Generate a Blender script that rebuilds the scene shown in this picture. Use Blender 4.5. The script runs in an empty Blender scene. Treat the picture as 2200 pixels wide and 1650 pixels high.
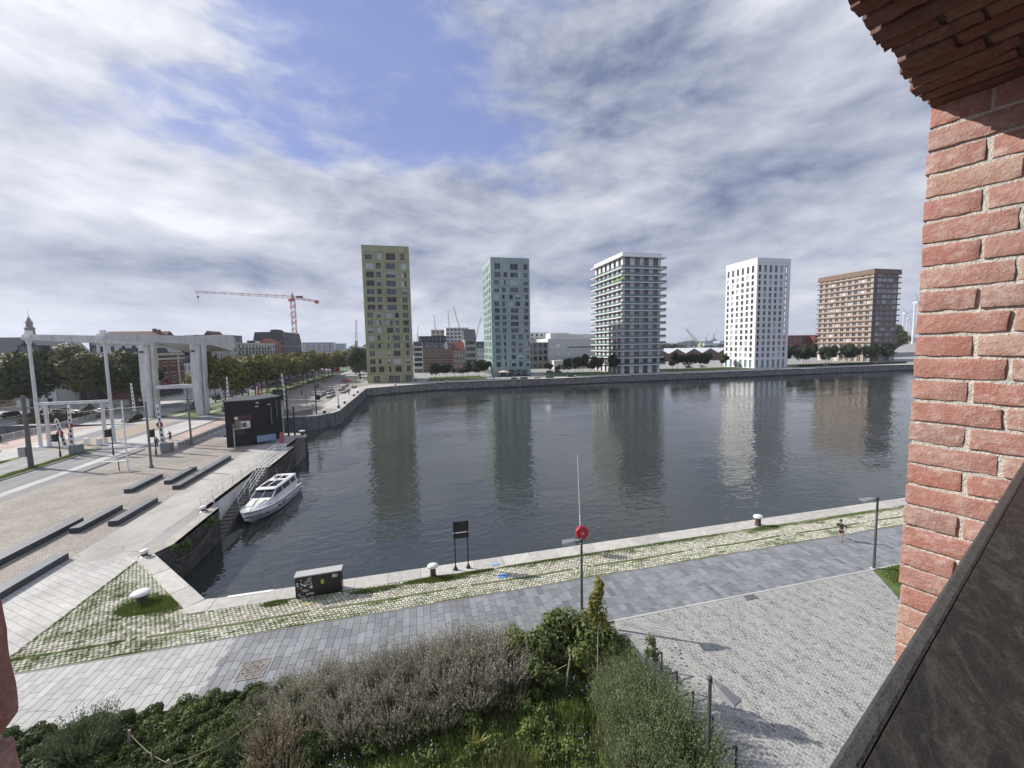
import bpy, bmesh, math, random
from mathutils import Vector, Matrix
from mathutils.geometry import tessellate_polygon
R = math.radians
random.seed(7)
sc = bpy.context.scene
col = sc.collection
# ------------------------------------------------------------------ camera
HC = 16.0
FPX, PITCH, ROLL, YAW = 840.0, R(4.6), R(1.02), R(13.5)
fw = Vector((math.sin(YAW)*math.cos(PITCH), math.cos(YAW)*math.cos(PITCH), -math.sin(PITCH)))
r0 = Vector((math.cos(YAW), -math.sin(YAW), 0)); u0 = r0.cross(fw)
rt = r0*math.cos(ROLL)-u0*math.sin(ROLL); up = rt.cross(fw)
cd = bpy.data.cameras.new('camera'); cam = bpy.data.objects.new('camera', cd); col.objects.link(cam)
m3 = Matrix((rt, up, -fw)).transposed()
cam.matrix_world = Matrix.Translation((0, 0, HC)) @ m3.to_4x4()
cd.sensor_width = 36; cd.lens = FPX/2200*36; cd.clip_start = 0.03; cd.clip_end = 20000
cd.shift_y = -(825-(743+FPX*math.tan(PITCH)))/2200
sc.camera = cam
CAMP = Vector((0, 0, HC))
# ------------------------------------------------------------------ light
SUN_EL, SUN_AZ = R(33.5), R(-61.5)     # azimuth clockwise from +Y
sd = Vector((math.sin(SUN_AZ)*math.cos(SUN_EL), math.cos(SUN_AZ)*math.cos(SUN_EL), math.sin(SUN_EL)))
sl = bpy.data.lights.new('sun', 'SUN'); sl.energy = 5.0; sl.angle = R(0.6); sl.color = (1, .95, .87)
so = bpy.data.objects.new('sun', sl); col.objects.link(so)
so.rotation_euler = (-sd).to_track_quat('-Z', 'Y').to_euler(); so.location = (-60, 30, 80)
sc.view_settings.view_transform = 'Standard'; sc.view_settings.look = 'None'
sc.view_settings.gamma = 1; sc.view_settings.use_curve_mapping = False; sc.view_settings.exposure = 0.30
sc.render.engine = 'CYCLES'
sc.cycles.max_bounces = 6; sc.cycles.caustics_reflective = False; sc.cycles.caustics_refractive = False

class G:
    """tiny node-graph helper"""
    def __init__(s, nt): s.nt = nt; s.N = nt.nodes; s.L = nt.links
    def n(s, t, **k):
        x = s.N.new(t)
        for a, b in k.items():
            if a.startswith('i_'): continue
            setattr(x, a, b)
        return x
    def put(s, sock, v):
        if hasattr(v, 'links'): s.L.new(v, sock)
        else:
            if sock.type == 'RGBA' and not hasattr(v, '__len__'): v = (v, v, v, 1)
            if sock.type == 'RGBA' and len(v) == 3: v = (*v, 1)
            if sock.type == 'VECTOR' and not hasattr(v, '__len__'): v = (v, v, v)
            sock.default_value = v
    def m(s, op, a, b=0, c=0, clamp=False):
        x = s.n('ShaderNodeMath', operation=op, use_clamp=clamp)
        for i, v in enumerate((a, b, c)): s.put(x.inputs[i], v)
        return x.outputs[0]
    def vm(s, op, a, b=(0, 0, 0)):
        x = s.n('ShaderNodeVectorMath', operation=op); s.put(x.inputs[0], a)
        if op == 'SCALE': s.put(x.inputs['Scale'], b)
        else: s.put(x.inputs[1], b)
        return x.outputs['Value'] if op in ('DOT_PRODUCT', 'LENGTH') else x.outputs[0]
    def noise(s, vec, scale, detail=3, rough=.55, dist=0, out=0):
        x = s.n('ShaderNodeTexNoise'); s.put(x.inputs['Vector'], vec)
        x.inputs['Scale'].default_value = scale; x.inputs['Detail'].default_value = detail
        x.inputs['Roughness'].default_value = rough; x.inputs['Distortion'].default_value = dist
        return x.outputs[out]
    def mix(s, f, a, b, mode='MIX'):
        x = s.n('ShaderNodeMix', data_type='RGBA', blend_type=mode)
        s.put(x.inputs[0], f); s.put(x.inputs[6], a); s.put(x.inputs[7], b); return x.outputs[2]
    def rng(s, v, a, b, c=0, d=1, smooth=False):
        x = s.n('ShaderNodeMapRange'); x.interpolation_type = 'SMOOTHSTEP' if smooth else 'LINEAR'
        for i, q in enumerate((v, a, b, c, d)): s.put(x.inputs[i], q)
        return x.outputs[0]
    def map(s, v, sc_=(1, 1, 1), rot=(0, 0, 0), loc=(0, 0, 0)):
        x = s.n('ShaderNodeMapping'); s.put(x.inputs[0], v)
        x.inputs['Scale'].default_value = sc_; x.inputs['Rotation'].default_value = rot; x.inputs['Location'].default_value = loc
        return x.outputs[0]

# ------------------------------------------------------------------ world: physical sky with layers of cloud
w = bpy.data.worlds.new('World'); sc.world = w; w.use_nodes = True
g = G(w.node_tree); g.N.clear()
wo = g.n('ShaderNodeOutputWorld'); bgn = g.n('ShaderNodeBackground'); g.L.new(bgn.outputs[0], wo.inputs[0])
sky = g.n('ShaderNodeTexSky', sky_type='NISHITA', sun_disc=False)
sky.sun_elevation = SUN_EL; sky.sun_rotation = SUN_AZ; sky.air_density = 1.0; sky.dust_density = .6; sky.ozone_density = 3.0
tc = g.n('ShaderNodeTexCoord'); D = g.vm('NORMALIZE', tc.outputs['Generated'])
sep = g.n('ShaderNodeSeparateXYZ'); g.L.new(D, sep.inputs[0])
dx, dy, dz = sep.outputs
el = g.m('MULTIPLY', g.m('ARCSINE', dz), 57.2958)
az = g.m('MULTIPLY', g.m('ARCTAN2', dx, dy), 57.2958)          # degrees clockwise from +Y
# cloud-plane coordinates
zz = g.m('ADD', g.m('MAXIMUM', dz, 0.0), .16)
cp = g.n('ShaderNodeCombineXYZ'); g.L.new(g.m('DIVIDE', dx, zz), cp.inputs[0]); g.L.new(g.m('DIVIDE', dy, zz), cp.inputs[1]); cp.inputs[2].default_value = 3.3
P = cp.outputs[0]
n1 = g.noise(P, .75, 8, .56, .35); n2 = g.noise(g.map(P, (1, 1, 1), (0, 0, .5), (7, 3, 0)), 1.7, 6, .55, .3)
n3 = g.noise(g.map(P, (1, 1, 1), (0, 0, 0), (-4, 9, 1)), .42, 4, .5, .2)
def pw(de, da=0.0):
    x = g.n('ShaderNodeCombineXYZ'); g.L.new(g.m('MULTIPLY', g.m('ADD', az, da), .042), x.inputs[0]); g.L.new(g.m('MULTIPLY', g.m('ADD', el, de), .10), x.inputs[1]); x.inputs[2].default_value = 1.7
    return x.outputs[0]
wr = g.n('ShaderNodeVectorMath', operation='SCALE'); g.L.new(g.noise(pw(0), 1.1, 3, .5, 0, 1), wr.inputs[0]); wr.inputs['Scale'].default_value = .35
def puff(de, da=0.0): return g.noise(g.vm('ADD', pw(de, da), wr.outputs[0]), 2.0, 10, .58, 0)
n4 = puff(0); n4b = puff(1.5, -1.6)                              # puffy detail; the second sample looks up and towards the sun
relief = g.m('SUBTRACT', n4, n4b)
n1b = g.noise(g.vm('ADD', P, (-.10, .05, 0)), .75, 8, .56, .35); relief2 = g.m('SUBTRACT', n1, n1b)
def blob(a0, e0, sa, se, rot=0):
    """soft elliptical patch of sky, centre and size in degrees"""
    da = g.m('SUBTRACT', az, a0); de = g.m('SUBTRACT', el, e0)
    if rot:
        c_, s_ = math.cos(R(rot)), math.sin(R(rot))
        da, de = g.m('ADD', g.m('MULTIPLY', da, c_), g.m('MULTIPLY', de, s_)), g.m('SUBTRACT', g.m('MULTIPLY', de, c_), g.m('MULTIPLY', da, s_))
    q = g.m('ADD', g.m('POWER', g.m('ABSOLUTE', g.m('DIVIDE', da, sa)), 2), g.m('POWER', g.m('ABSOLUTE', g.m('DIVIDE', de, se)), 2))
    return g.m('POWER', 2.71828, g.m('MULTIPLY', q, -1))
def acc(lst):
    r = None
    for wgt, b in lst:
        t = g.m('MULTIPLY', b, wgt); r = t if r is None else g.m('ADD', r, t)
    return r
# (weight, azimuth, elevation, size az, size el, tilt)
COV = [(.8, -36, 38, 15, 15, 0), (.75, -30, 14, 26, 6, 0), (.45, 0, 15, 18, 6, 0), (-.52, -6, 36, 17, 10, 12), (-.5, -30, 25, 16, 4, 0), (-.5, 8, 26, 13, 5, -10), (1.0, 40, 28, 24, 18, 0), (.7, 30, 12, 34, 7, 0), (.4, 0, 4, 70, 3.5, 0), (.4, -75, 30, 25, 25, 0), (.35, 0, 55, 30, 8, 0)]
DRK = [(.55, -32, 9, 20, 2.4, -2), (.45, -1, 15.5, 11, 3.6, 0), (.5, 20, 10.5, 24, 4, 5), (.6, 32, 31, 20, 12, -12), (.4, 48, 18, 14, 5, 10), (-.7, -38, 36, 18, 12, 0), (-.5, -26, 15, 26, 3.4, 0), (-.5, 20, 3.5, 60, 3, 0), (-.3, 52, 33, 8, 12, -30), (-.6, -75, 30, 25, 25, 0), (.3, -24, 5.4, 22, 1.2, 0), (.3, 10, 20, 10, 3, 0)]
cov = g.m('ADD', acc([(a, blob(*b)) for a, *b in COV]), g.m('ADD', g.m('MULTIPLY', g.m('SUBTRACT', n1, .5), 2.3), g.m('MULTIPLY', g.m('SUBTRACT', n4, .5), 2.2)))
cov = g.rng(g.m('ADD', cov, .26), -.34, .46, .08, 1, True)
drk = g.m('ADD', acc([(a, blob(*b)) for a, *b in DRK]), g.m('ADD', g.m('MULTIPLY', g.m('SUBTRACT', n2, .5), 1.2), g.m('ADD', g.m('MULTIPLY', g.m('SUBTRACT', n3, .5), .9), g.m('MULTIPLY', g.m('SUBTRACT', n4, .5), 1.3))))
drk = g.m('SUBTRACT', drk, g.m('ADD', g.m('MULTIPLY', relief, 2.8), g.m('MULTIPLY', relief2, 1.5)))
drk = g.rng(g.m('ADD', drk, .16), -.85, 1.15, 0, 1, False)
SK = g.vm('MULTIPLY', sky.outputs[0], (1.25, 1.0, 1.32))
SK = g.mix(.72, SK, (1.95, 2.7, 5.3))
cloud = g.mix(drk, (7.6, 7.75, 8.2), (1.5, 1.85, 2.95))
skyc = g.mix(g.m('MULTIPLY', cov, .96), SK, cloud)
hz = g.rng(el, 0, 7, .5, 0, True)
skyc = g.mix(hz, skyc, (4.9, 5.4, 6.5))
# faint vapour trail
tr = g.m('ABSOLUTE', g.m('SUBTRACT', el, g.m('ADD', 35.5, g.m('MULTIPLY', g.m('ADD', az, 20), .36))))
trm = g.m('MULTIPLY', g.rng(tr, .12, .55, .5, 0, True), g.m('MULTIPLY', g.rng(az, -21, -15, 0, 1, True), g.rng(az, -6, 8, 1, 0, True)))
skyc = g.mix(trm, skyc, (6, 6.3, 7.2))
g.L.new(skyc, bgn.inputs[0]); bgn.inputs[1].default_value = .1

# ------------------------------------------------------------------ materials
MATS = {}
def M(name, c, rough=.75, var=.18, scale=1.5, bump=0, bs=25, metal=0, rnd=0, tint=None, tw=.5, trans=0, spec=.5, detail=4, alpha=1, stretch=(1, 1, 1), coat=0):
    """plain procedural material; rnd = brightness change from piece to piece"""
    if name in MATS: return MATS[name]
    m = bpy.data.materials.new(name); m.use_nodes = True; g = G(m.node_tree)
    b = g.N['Principled BSDF']; geo = g.n('ShaderNodeNewGeometry')
    p = geo.outputs['Position']
    if stretch != (1, 1, 1): p = g.map(p, stretch)
    nz = g.noise(p, scale, detail, .6)
    c0 = tuple(x*(1-var) for x in c); c1 = tuple(min(1, x*(1+var)) for x in c)
    cc = g.mix(g.rng(nz, .3, .7), c0, c1)
    if rnd or tint:
        oi = g.n('ShaderNodeObjectInfo'); at_ = g.n('ShaderNodeAttribute', attribute_name='rnd')
        rv = g.m('FRACT', g.m('ADD', oi.outputs['Random'], at_.outputs['Fac']))
        if tint:
            rv2 = g.m('FRACT', g.m('MULTIPLY', rv, 7.31))
            cc = g.mix(g.m('MULTIPLY', g.rng(rv2, 1-tw, 1), .9), cc, tint)
        if rnd: cc = g.mix(1, cc, g.rng(rv, 0, 1, 1-rnd, 1+rnd), 'MULTIPLY')
    g.put(b.inputs['Base Color'], cc); b.inputs['Roughness'].default_value = rough; b.inputs['Metallic'].default_value = metal
    b.inputs['Specular IOR Level'].default_value = spec
    if coat: b.inputs['Coat Weight'].default_value = coat
    if alpha < 1: b.inputs['Alpha'].default_value = alpha
    if bump:
        bn = g.n('ShaderNodeBump'); bn.inputs['Strength'].default_value = bump; bn.inputs['Distance'].default_value = .02
        g.L.new(g.noise(p, bs, 5, .6), bn.inputs['Height']); g.L.new(bn.outputs[0], b.inputs['Normal'])
    MATS[name] = m; return m
def leafmat(name, c, c2, rnd=.3):
    if name in MATS: return MATS[name]
    m = bpy.data.materials.new(name); m.use_nodes = True; g = G(m.node_tree); b = g.N['Principled BSDF']
    at_ = g.n('ShaderNodeAttribute', attribute_name='rnd'); oi = g.n('ShaderNodeObjectInfo')
    geo = g.n('ShaderNodeNewGeometry'); nz = g.noise(geo.outputs['Position'], .5, 3)
    f = g.m('ADD', g.m('MULTIPLY', at_.outputs['Fac'], .55), g.m('ADD', g.m('MULTIPLY', g.m('SUBTRACT', nz, .3), .6), g.m('MULTIPLY', oi.outputs['Random'], .3)), clamp=True)
    cc = g.mix(f, c, c2); cc = g.mix(1, cc, g.rng(at_.outputs['Fac'], 0, 1, 1-rnd, 1+rnd), 'MULTIPLY')
    g.put(b.inputs['Base Color'], cc); b.inputs['Roughness'].default_value = .6; b.inputs['Specular IOR Level'].default_value = .3
    tl = g.n('ShaderNodeBsdfTranslucent'); g.put(tl.inputs[0], cc); ms = g.n('ShaderNodeMixShader'); ms.inputs[0].default_value = .25
    out = g.N['Material Output']; g.L.new(b.outputs[0], ms.inputs[1]); g.L.new(tl.outputs[0], ms.inputs[2]); g.L.new(ms.outputs[0], out.inputs[0])
    MATS[name] = m; return m

# ------------------------------------------------------------------ object helpers
def tag(o, label=None, cat=None, group=None, kind=None):
    for k, v in (('label', label), ('category', cat), ('group', group), ('kind', kind)):
        if v: o[k] = v
    return o
def thing(name, label, cat, loc=(0, 0, 0), rz=0, group=None, kind=None):
    o = bpy.data.objects.new(name, None); o.empty_display_size = .3; col.objects.link(o)
    o.location = loc; o.rotation_euler = (0, 0, rz); return tag(o, label, cat, group, kind)
def link(name, me, parent=None, loc=(0, 0, 0), rot=None, scale=None):
    o = bpy.data.objects.new(name, me); col.objects.link(o); o.location = loc
    if rot is not None: o.rotation_euler = rot
    if scale is not None: o.scale = scale
    if parent: o.parent = parent
    return o
def copy_tree(o, parent=None, loc=None, rz=None, label=None):
    c = o.copy(); col.objects.link(c)
    if parent: c.parent = parent
    for ch in list(o.children): copy_tree(ch, c)
    if loc is not None: c.location = loc
    if rz is not None: c.rotation_euler = (0, 0, rz)
    if label: c['label'] = label
    return c
class MB:
    """collects shapes and links them as one mesh object"""
    def __init__(s): s.v = []; s.f = []; s.r = []; s.mi = []; s.smooth = False; s.cur = 0
    def face(s, pts, r=0):
        i = len(s.v); s.v += [tuple(p) for p in pts]; s.f.append(tuple(range(i, i+len(pts)))); s.r.append(r); s.mi.append(s.cur); return s
    def box(s, x0, x1, y0, y1, z0, z1, r=0, M4=None, skip=''):
        i = len(s.v); P = [(x0, y0, z0), (x1, y0, z0), (x1, y1, z0), (x0, y1, z0), (x0, y0, z1), (x1, y0, z1), (x1, y1, z1), (x0, y1, z1)]
        if M4 is not None: P = [tuple(M4 @ Vector(p)) for p in P]
        s.v += P
        for k, q in (('b', (0, 3, 2, 1)), ('t', (4, 5, 6, 7)), ('s', (0, 1, 5, 4)), ('e', (1, 2, 6, 5)), ('n', (2, 3, 7, 6)), ('w', (3, 0, 4, 7))):
            if k in skip: continue
            s.f.append(tuple(i+a for a in q)); s.r.append(r); s.mi.append(s.cur)
        return s
    def prism(s, poly, z0, z1, r=0, axis='z', caps=True):
        """poly of 2-D points extruded along an axis"""
        n = len(poly); i = len(s.v)
        def mk(a, b, c): return {'z': (a, b, c), 'y': (a, c, b), 'x': (c, a, b)}[axis]
        s.v += [mk(a, b, z0) for a, b in poly]+[mk(a, b, z1) for a, b in poly]
        fs = [(i+k, i+(k+1) % n, i+n+(k+1) % n, i+n+k) for k in range(n)]
        if caps: fs += [tuple(i+k for k in range(n))[::-1], tuple(i+n+k for k in range(n))]
        for q in fs: s.f.append(q); s.r.append(r); s.mi.append(s.cur)
        return s
    def tube(s, a, b, r1, r2=None, n=8, r=0, caps=True):
        if r2 is None: r2 = r1
        a = Vector(a); b = Vector(b); d = (b-a)
        if d.length < 1e-6: return s
        q = d.normalized().to_track_quat('Z', 'Y'); i = len(s.v)
        for c, rr in ((a, r1), (b, r2)):
            for k in range(n):
                t = 2*math.pi*k/n; s.v.append(tuple(c+q @ Vector((math.cos(t)*rr, math.sin(t)*rr, 0))))
        for k in range(n): s.f.append((i+k, i+(k+1) % n, i+n+(k+1) % n, i+n+k)); s.r.append(r); s.mi.append(s.cur)
        if caps:
            s.f.append(tuple(i+k for k in range(n))[::-1]); s.f.append(tuple(i+n+k for k in range(n))); s.r += [r, r]; s.mi += [s.cur]*2
        return s
    def path(s, pts, rad, n=6):
        for a, b in zip(pts, pts[1:]): s.tube(a, b, rad, n=n)
        return s
    def lathe(s, prof, n=16, c=(0, 0, 0), r=0, M4=None):
        i = len(s.v)
        for rr, z in prof:
            for k in range(n):
                t = 2*math.pi*k/n; p = Vector((c[0]+math.cos(t)*rr, c[1]+math.sin(t)*rr, c[2]+z))
                s.v.append(tuple(M4 @ p if M4 is not None else p))
        for j in range(len(prof)-1):
            for k in range(n):
                s.f.append((i+j*n+k, i+j*n+(k+1) % n, i+(j+1)*n+(k+1) % n, i+(j+1)*n+k)); s.r.append(r); s.mi.append(s.cur)
        s.f.append(tuple(i+k for k in range(n))[::-1]); s.f.append(tuple(i+(len(prof)-1)*n+k for k in range(n))); s.r += [r, r]; s.mi += [s.cur]*2
        return s
    def loft(s, rings, r=0, close=True, caps=True):
        n = len(rings[0]); i = len(s.v)
        for q in rings: s.v += [tuple(p) for p in q]
        for j in range(len(rings)-1):
            for k in range(n if close else n-1):
                s.f.append((i+j*n+k, i+j*n+(k+1) % n, i+(j+1)*n+(k+1) % n, i+(j+1)*n+k)); s.r.append(r); s.mi.append(s.cur)
        if caps and close:
            s.f.append(tuple(i+k for k in range(n))[::-1]); s.f.append(tuple(i+(len(rings)-1)*n+k for k in range(n))); s.r += [r, r]; s.mi += [s.cur]*2
        return s
    def mesh(s, name, mats):
        me = bpy.data.meshes.new(name); me.from_pydata(s.v, [], s.f)
        if not isinstance(mats, (list, tuple)): mats = [mats]
        for m in mats: me.materials.append(m)
        if len(mats) > 1: me.polygons.foreach_set('material_index', s.mi)
        if any(s.r):
            a = me.attributes.new('rnd', 'FLOAT', 'FACE'); a.data.foreach_set('value', s.r)
        if s.smooth:
            me.polygons.foreach_set('use_smooth', [True]*len(me.polygons))
        me.update(); return me
    def build(s, name, mats, parent=None, loc=(0, 0, 0), rot=None):
        if isinstance(s.smooth, (int, float)) and s.smooth is not True and s.smooth is not False:
            pass
        return link(name, s.mesh(name, mats), parent, loc, rot)
_box = {}
def bx(name, mat, parent, x0, x1, y0, y1, z0, z1):
    """a box part, sharing one unit-cube mesh per material"""
    k = mat.name
    if k not in _box: _box[k] = MB().box(-.5, .5, -.5, .5, -.5, .5).mesh('box_'+k, mat)
    return link(name, _box[k], parent, ((x0+x1)/2, (y0+y1)/2, (z0+z1)/2), None, (x1-x0, y1-y0, z1-z0))
def bevel(o, wd=.01, seg=1):
    m = o.modifiers.new('bevel', 'BEVEL'); m.width = wd; m.segments = seg; m.limit_method = 'ANGLE'; return o
def visible(p):
    d = Vector(p)-CAMP; z = d.dot(fw)
    if z < .1: return False
    x = d.dot(rt)/z*FPX+1100; y = 810.6-d.dot(up)/z*FPX
    return -20 < x < 1985 and -20 < y < 1680
def pieces(parent, specs, meshes, name, mats, limit=300, stuffname=None):
    """specs: (loc, rz, scale3, seed). The nearest visible ones become parts, the rest one joined part."""
    specs = sorted(specs, key=lambda q: (not visible(q[0]), (Vector(q[0])-CAMP).length))
    for i, (loc, rz, s3, sd_) in enumerate(specs[:limit]):
        o = link(name, meshes[i % len(meshes)], parent, loc, (0, 0, rz), s3)
    rest = specs[limit:]
    if not rest: return
    v = []; f = []; r = []
    for i, (loc, rz, s3, sd_) in enumerate(rest):
        me = meshes[i % len(meshes)]; c, s = math.cos(rz), math.sin(rz); b = len(v)
        for q in me.vertices:
            x, y, z = q.co.x*s3[0], q.co.y*s3[1], q.co.z*s3[2]
            v.append((loc[0]+x*c-y*s, loc[1]+x*s+y*c, loc[2]+z))
        for p in me.polygons: f.append(tuple(b+a for a in p.vertices)); r.append(sd_)
    me = bpy.data.meshes.new(name); me.from_pydata(v, [], f); me.materials.append(mats)
    a = me.attributes.new('rnd', 'FLOAT', 'FACE'); a.data.foreach_set('value', r); me.update()
    o = link(stuffname or name+'_field', me, parent); tag(o, kind='stuff')
def poly_sheet(name, pts, z, mat, parent=None, label=None, kind='structure', hole=None):
    loops = [[Vector((x, y, 0)) for x, y in pts]]
    if hole: loops.append([Vector((x, y, 0)) for x, y in hole])
    tri = tessellate_polygon(loops); allv = [p for l in loops for p in l]
    me = bpy.data.meshes.new(name); fs = []
    for t in tri:
        a, b, c = (allv[i] for i in t)
        fs.append(t if (b-a).cross(c-a).z > 0 else t[::-1])
    me.from_pydata([(p.x, p.y, z) for p in allv], [], fs); me.materials.append(mat); me.update()
    o = link(name, me, parent)
    if not parent: tag(o, label, None, None, kind)
    return o
def rect(x0, x1, y0, y1): return [(x0, y0), (x1, y0), (x1, y1), (x0, y1)]
BZ = Matrix.Rotation(R(20), 4, 'Z')
# ------------------------------------------------------------------ special materials
def special(name, fn):
    m = bpy.data.materials.new(name); m.use_nodes = True; g = G(m.node_tree); b = g.N['Principled BSDF']
    fn(g, b, g.n('ShaderNodeNewGeometry').outputs['Position']); MATS[name] = m; return m
def setb(g, b, c, rough, h=None, dist=.02, strength=1):
    g.put(b.inputs['Base Color'], c); g.put(b.inputs['Roughness'], rough)
    if h is not None:
        bn = g.n('ShaderNodeBump'); bn.inputs['Strength'].default_value = strength; bn.inputs['Distance'].default_value = dist
        g.L.new(h, bn.inputs['Height']); g.L.new(bn.outputs[0], b.inputs['Normal'])
def f_water(g, b, p):
    q = g.map(p, (.55, 1.0, 1), (0, 0, R(14)))
    a = g.noise(q, 1.0, 2, .45, .7); c = g.noise(g.map(p, (.8, 1, 1), (0, 0, R(-25))), 2.3, 2, .5, .3); e = g.noise(p, .14, 2, .5)
    pt = g.rng(g.noise(g.map(p, (.35, 1, 1), (0, 0, R(10))), .05, 3, .5, .6), .35, .62, .22, 1.15)
    h = g.m('MULTIPLY', g.m('ADD', a, g.m('ADD', g.m('MULTIPLY', c, .16), g.m('MULTIPLY', e, .8))), pt)
    setb(g, b, g.mix(g.noise(p, .07, 2), (.030, .037, .034), (.046, .053, .049)), .01, h, .075)
    b.inputs['IOR'].default_value = 1.38; b.inputs['Specular IOR Level'].default_value = 1.0
special('water', f_water)
def f_quay(dark):
    def f(g, b, p):
        s = g.n('ShaderNodeSeparateXYZ'); g.L.new(p, s.inputs[0])
        v = g.n('ShaderNodeCombineXYZ'); g.L.new(g.m('ADD', s.outputs[0], s.outputs[1]), v.inputs[0]); g.L.new(s.outputs[2], v.inputs[1])
        br = g.n('ShaderNodeTexBrick'); g.L.new(v.outputs[0], br.inputs[0]); br.inputs['Scale'].default_value = 1
        br.inputs['Brick Width'].default_value = 1.25; br.inputs['Row Height'].default_value = .48; br.inputs['Mortar Size'].default_value = .025
        br.inputs['Color1'].default_value = (.16*dark, .15*dark, .14*dark, 1); br.inputs['Color2'].default_value = (.30*dark, .29*dark, .28*dark, 1); br.inputs['Mortar'].default_value = (.04, .04, .035, 1)
        nz = g.noise(v.outputs[0], 1.3, 6, .7); c = g.mix(1, br.outputs[0], g.rng(nz, .3, .7, .45, 1.5), 'MULTIPLY')
        streak = g.noise(g.map(v.outputs[0], (1, .12, 1)), 1.6, 4, .6)
        c = g.mix(g.rng(streak, .5, .75, 0, .7), c, (.05, .055, .035))
        wet = g.rng(s.outputs[2], -3.1, -2.7, 1, 0); c = g.mix(g.m('MULTIPLY', wet, .85), c, (.012, .014, .010))
        setb(g, b, c, .85, g.m('ADD', br.outputs[1], g.m('MULTIPLY', nz, -1.5)), -.04)
    return f
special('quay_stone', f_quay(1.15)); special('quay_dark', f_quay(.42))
def f_pave(c1, c2, w_, h_, rot, big, mort=.012, mc=None):
    def f(g, b, p):
        br = g.n('ShaderNodeTexBrick'); g.L.new(g.map(p, (1, 1, 1), (0, 0, R(rot))), br.inputs[0]); br.inputs['Scale'].default_value = 1
        br.inputs['Brick Width'].default_value = w_; br.inputs['Row Height'].default_value = h_; br.inputs['Mortar Size'].default_value = mort
        br.inputs['Color1'].default_value = (*c1, 1); br.inputs['Color2'].default_value = (*c2, 1)
        br.inputs['Mortar'].default_value = (*(mc or tuple(x*.45 for x in c1)), 1)
        nz = g.noise(p, big, 6, .62); n2 = g.noise(p, 9, 4, .7)
        c = g.mix(1, br.outputs[0], g.m('MULTIPLY', g.rng(nz, .3, .7, .74, 1.22), g.rng(n2, .3, .7, .82, 1.18)), 'MULTIPLY')
        setb(g, b, c, .85, g.m('ADD', g.m('MULTIPLY', br.outputs[1], -1), g.m('MULTIPLY', n2, .6)), .012)
    return f
special('plaza_paver', f_pave((.40, .36, .315), (.27, .245, .215), .23, .115, 8, .28))
special('slab_pale', f_pave((.47, .46, .44), (.42, .41, .39), .9, .42, 35, .35, .008))
def f_asph(c, joint=0):
    def f(g, b, p):
        nz = g.noise(p, .22, 6, .65, .3); n2 = g.noise(p, 35, 2, .7); n3 = g.noise(g.map(p, (1, .08, 1)), .8, 4, .6)
        m_ = g.m('MULTIPLY', g.rng(nz, .3, .7, .82, 1.18), g.m('MULTIPLY', g.rng(n2, .3, .7, .88, 1.12), g.rng(n3, .35, .65, .92, 1.08)))
        cr = g.n('ShaderNodeTexVoronoi', feature='DISTANCE_TO_EDGE'); g.L.new(g.vm('ADD', p, g.vm('SCALE', g.noise(p, .7, 4, out=1), 2.5)), cr.inputs[0]); cr.inputs['Scale'].default_value = .11
        cc = g.mix(1, c, m_, 'MULTIPLY'); cc = g.mix(g.rng(cr.outputs[0], 0, .008, .45, 0), cc, (.02, .02, .02))
        setb(g, b, cc, .88, n2, .006)
    return f
special('asphalt', f_asph((.20, .20, .205))); special('asphalt_dark', f_asph((.11, .11, .115))); special('concrete_path', f_asph((.37, .355, .33)))
special('pale_road', f_asph((.42, .41, .395))); special('pink_path', f_asph((.40, .31, .27))); special('far_ground', f_asph((.30, .295, .285)))
def f_grass(g, b, p):
    n_ = g.noise(p, 1.1, 6, .7); n2 = g.noise(p, 14, 3, .7)
    c = g.mix(g.rng(n_, .3, .7), (.045, .085, .018), (.12, .17, .035)); c = g.mix(1, c, g.rng(n2, .3, .7, .6, 1.35), 'MULTIPLY'); setb(g, b, c, .9, n2, .05)
special('grass_base', f_grass)
def f_soil(g, b, p):
    n_ = g.noise(p, .8, 5, .7); n2 = g.noise(p, 22, 3, .7)
    c = g.mix(g.rng(n_, .42, .58), (.055, .085, .022), (.10, .085, .06)); c = g.mix(1, c, g.rng(n2, .3, .7, .55, 1.3), 'MULTIPLY'); setb(g, b, c, .95, n2, .03)
special('mossy_soil', f_soil)
def f_moss(g, b, p):
    n_ = g.noise(p, .9, 5, .7); n2 = g.noise(p, 22, 3, .7); s = g.n('ShaderNodeSeparateXYZ'); g.L.new(p, s.inputs[0])
    tr_ = g.rng(g.m('ABSOLUTE', g.m('SUBTRACT', s.outputs[1], 25.45)), .25, .45, .85, 0)
    c = g.mix(g.rng(g.m('ADD', n_, g.m('MULTIPLY', tr_, .3)), .5, .66), (.085, .125, .028), (.17, .155, .11)); c = g.mix(1, c, g.rng(n2, .3, .7, .6, 1.3), 'MULTIPLY'); setb(g, b, c, .95, n2, .02)
special('moss_joint', f_moss)
def f_sand(g, b, p):
    n2 = g.noise(p, 14, 4, .7); setb(g, b, g.mix(g.rng(n2, .3, .7), (.27, .268, .25), (.42, .415, .39)), .95, n2, .01)
special('joint_sand', f_sand)
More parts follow.
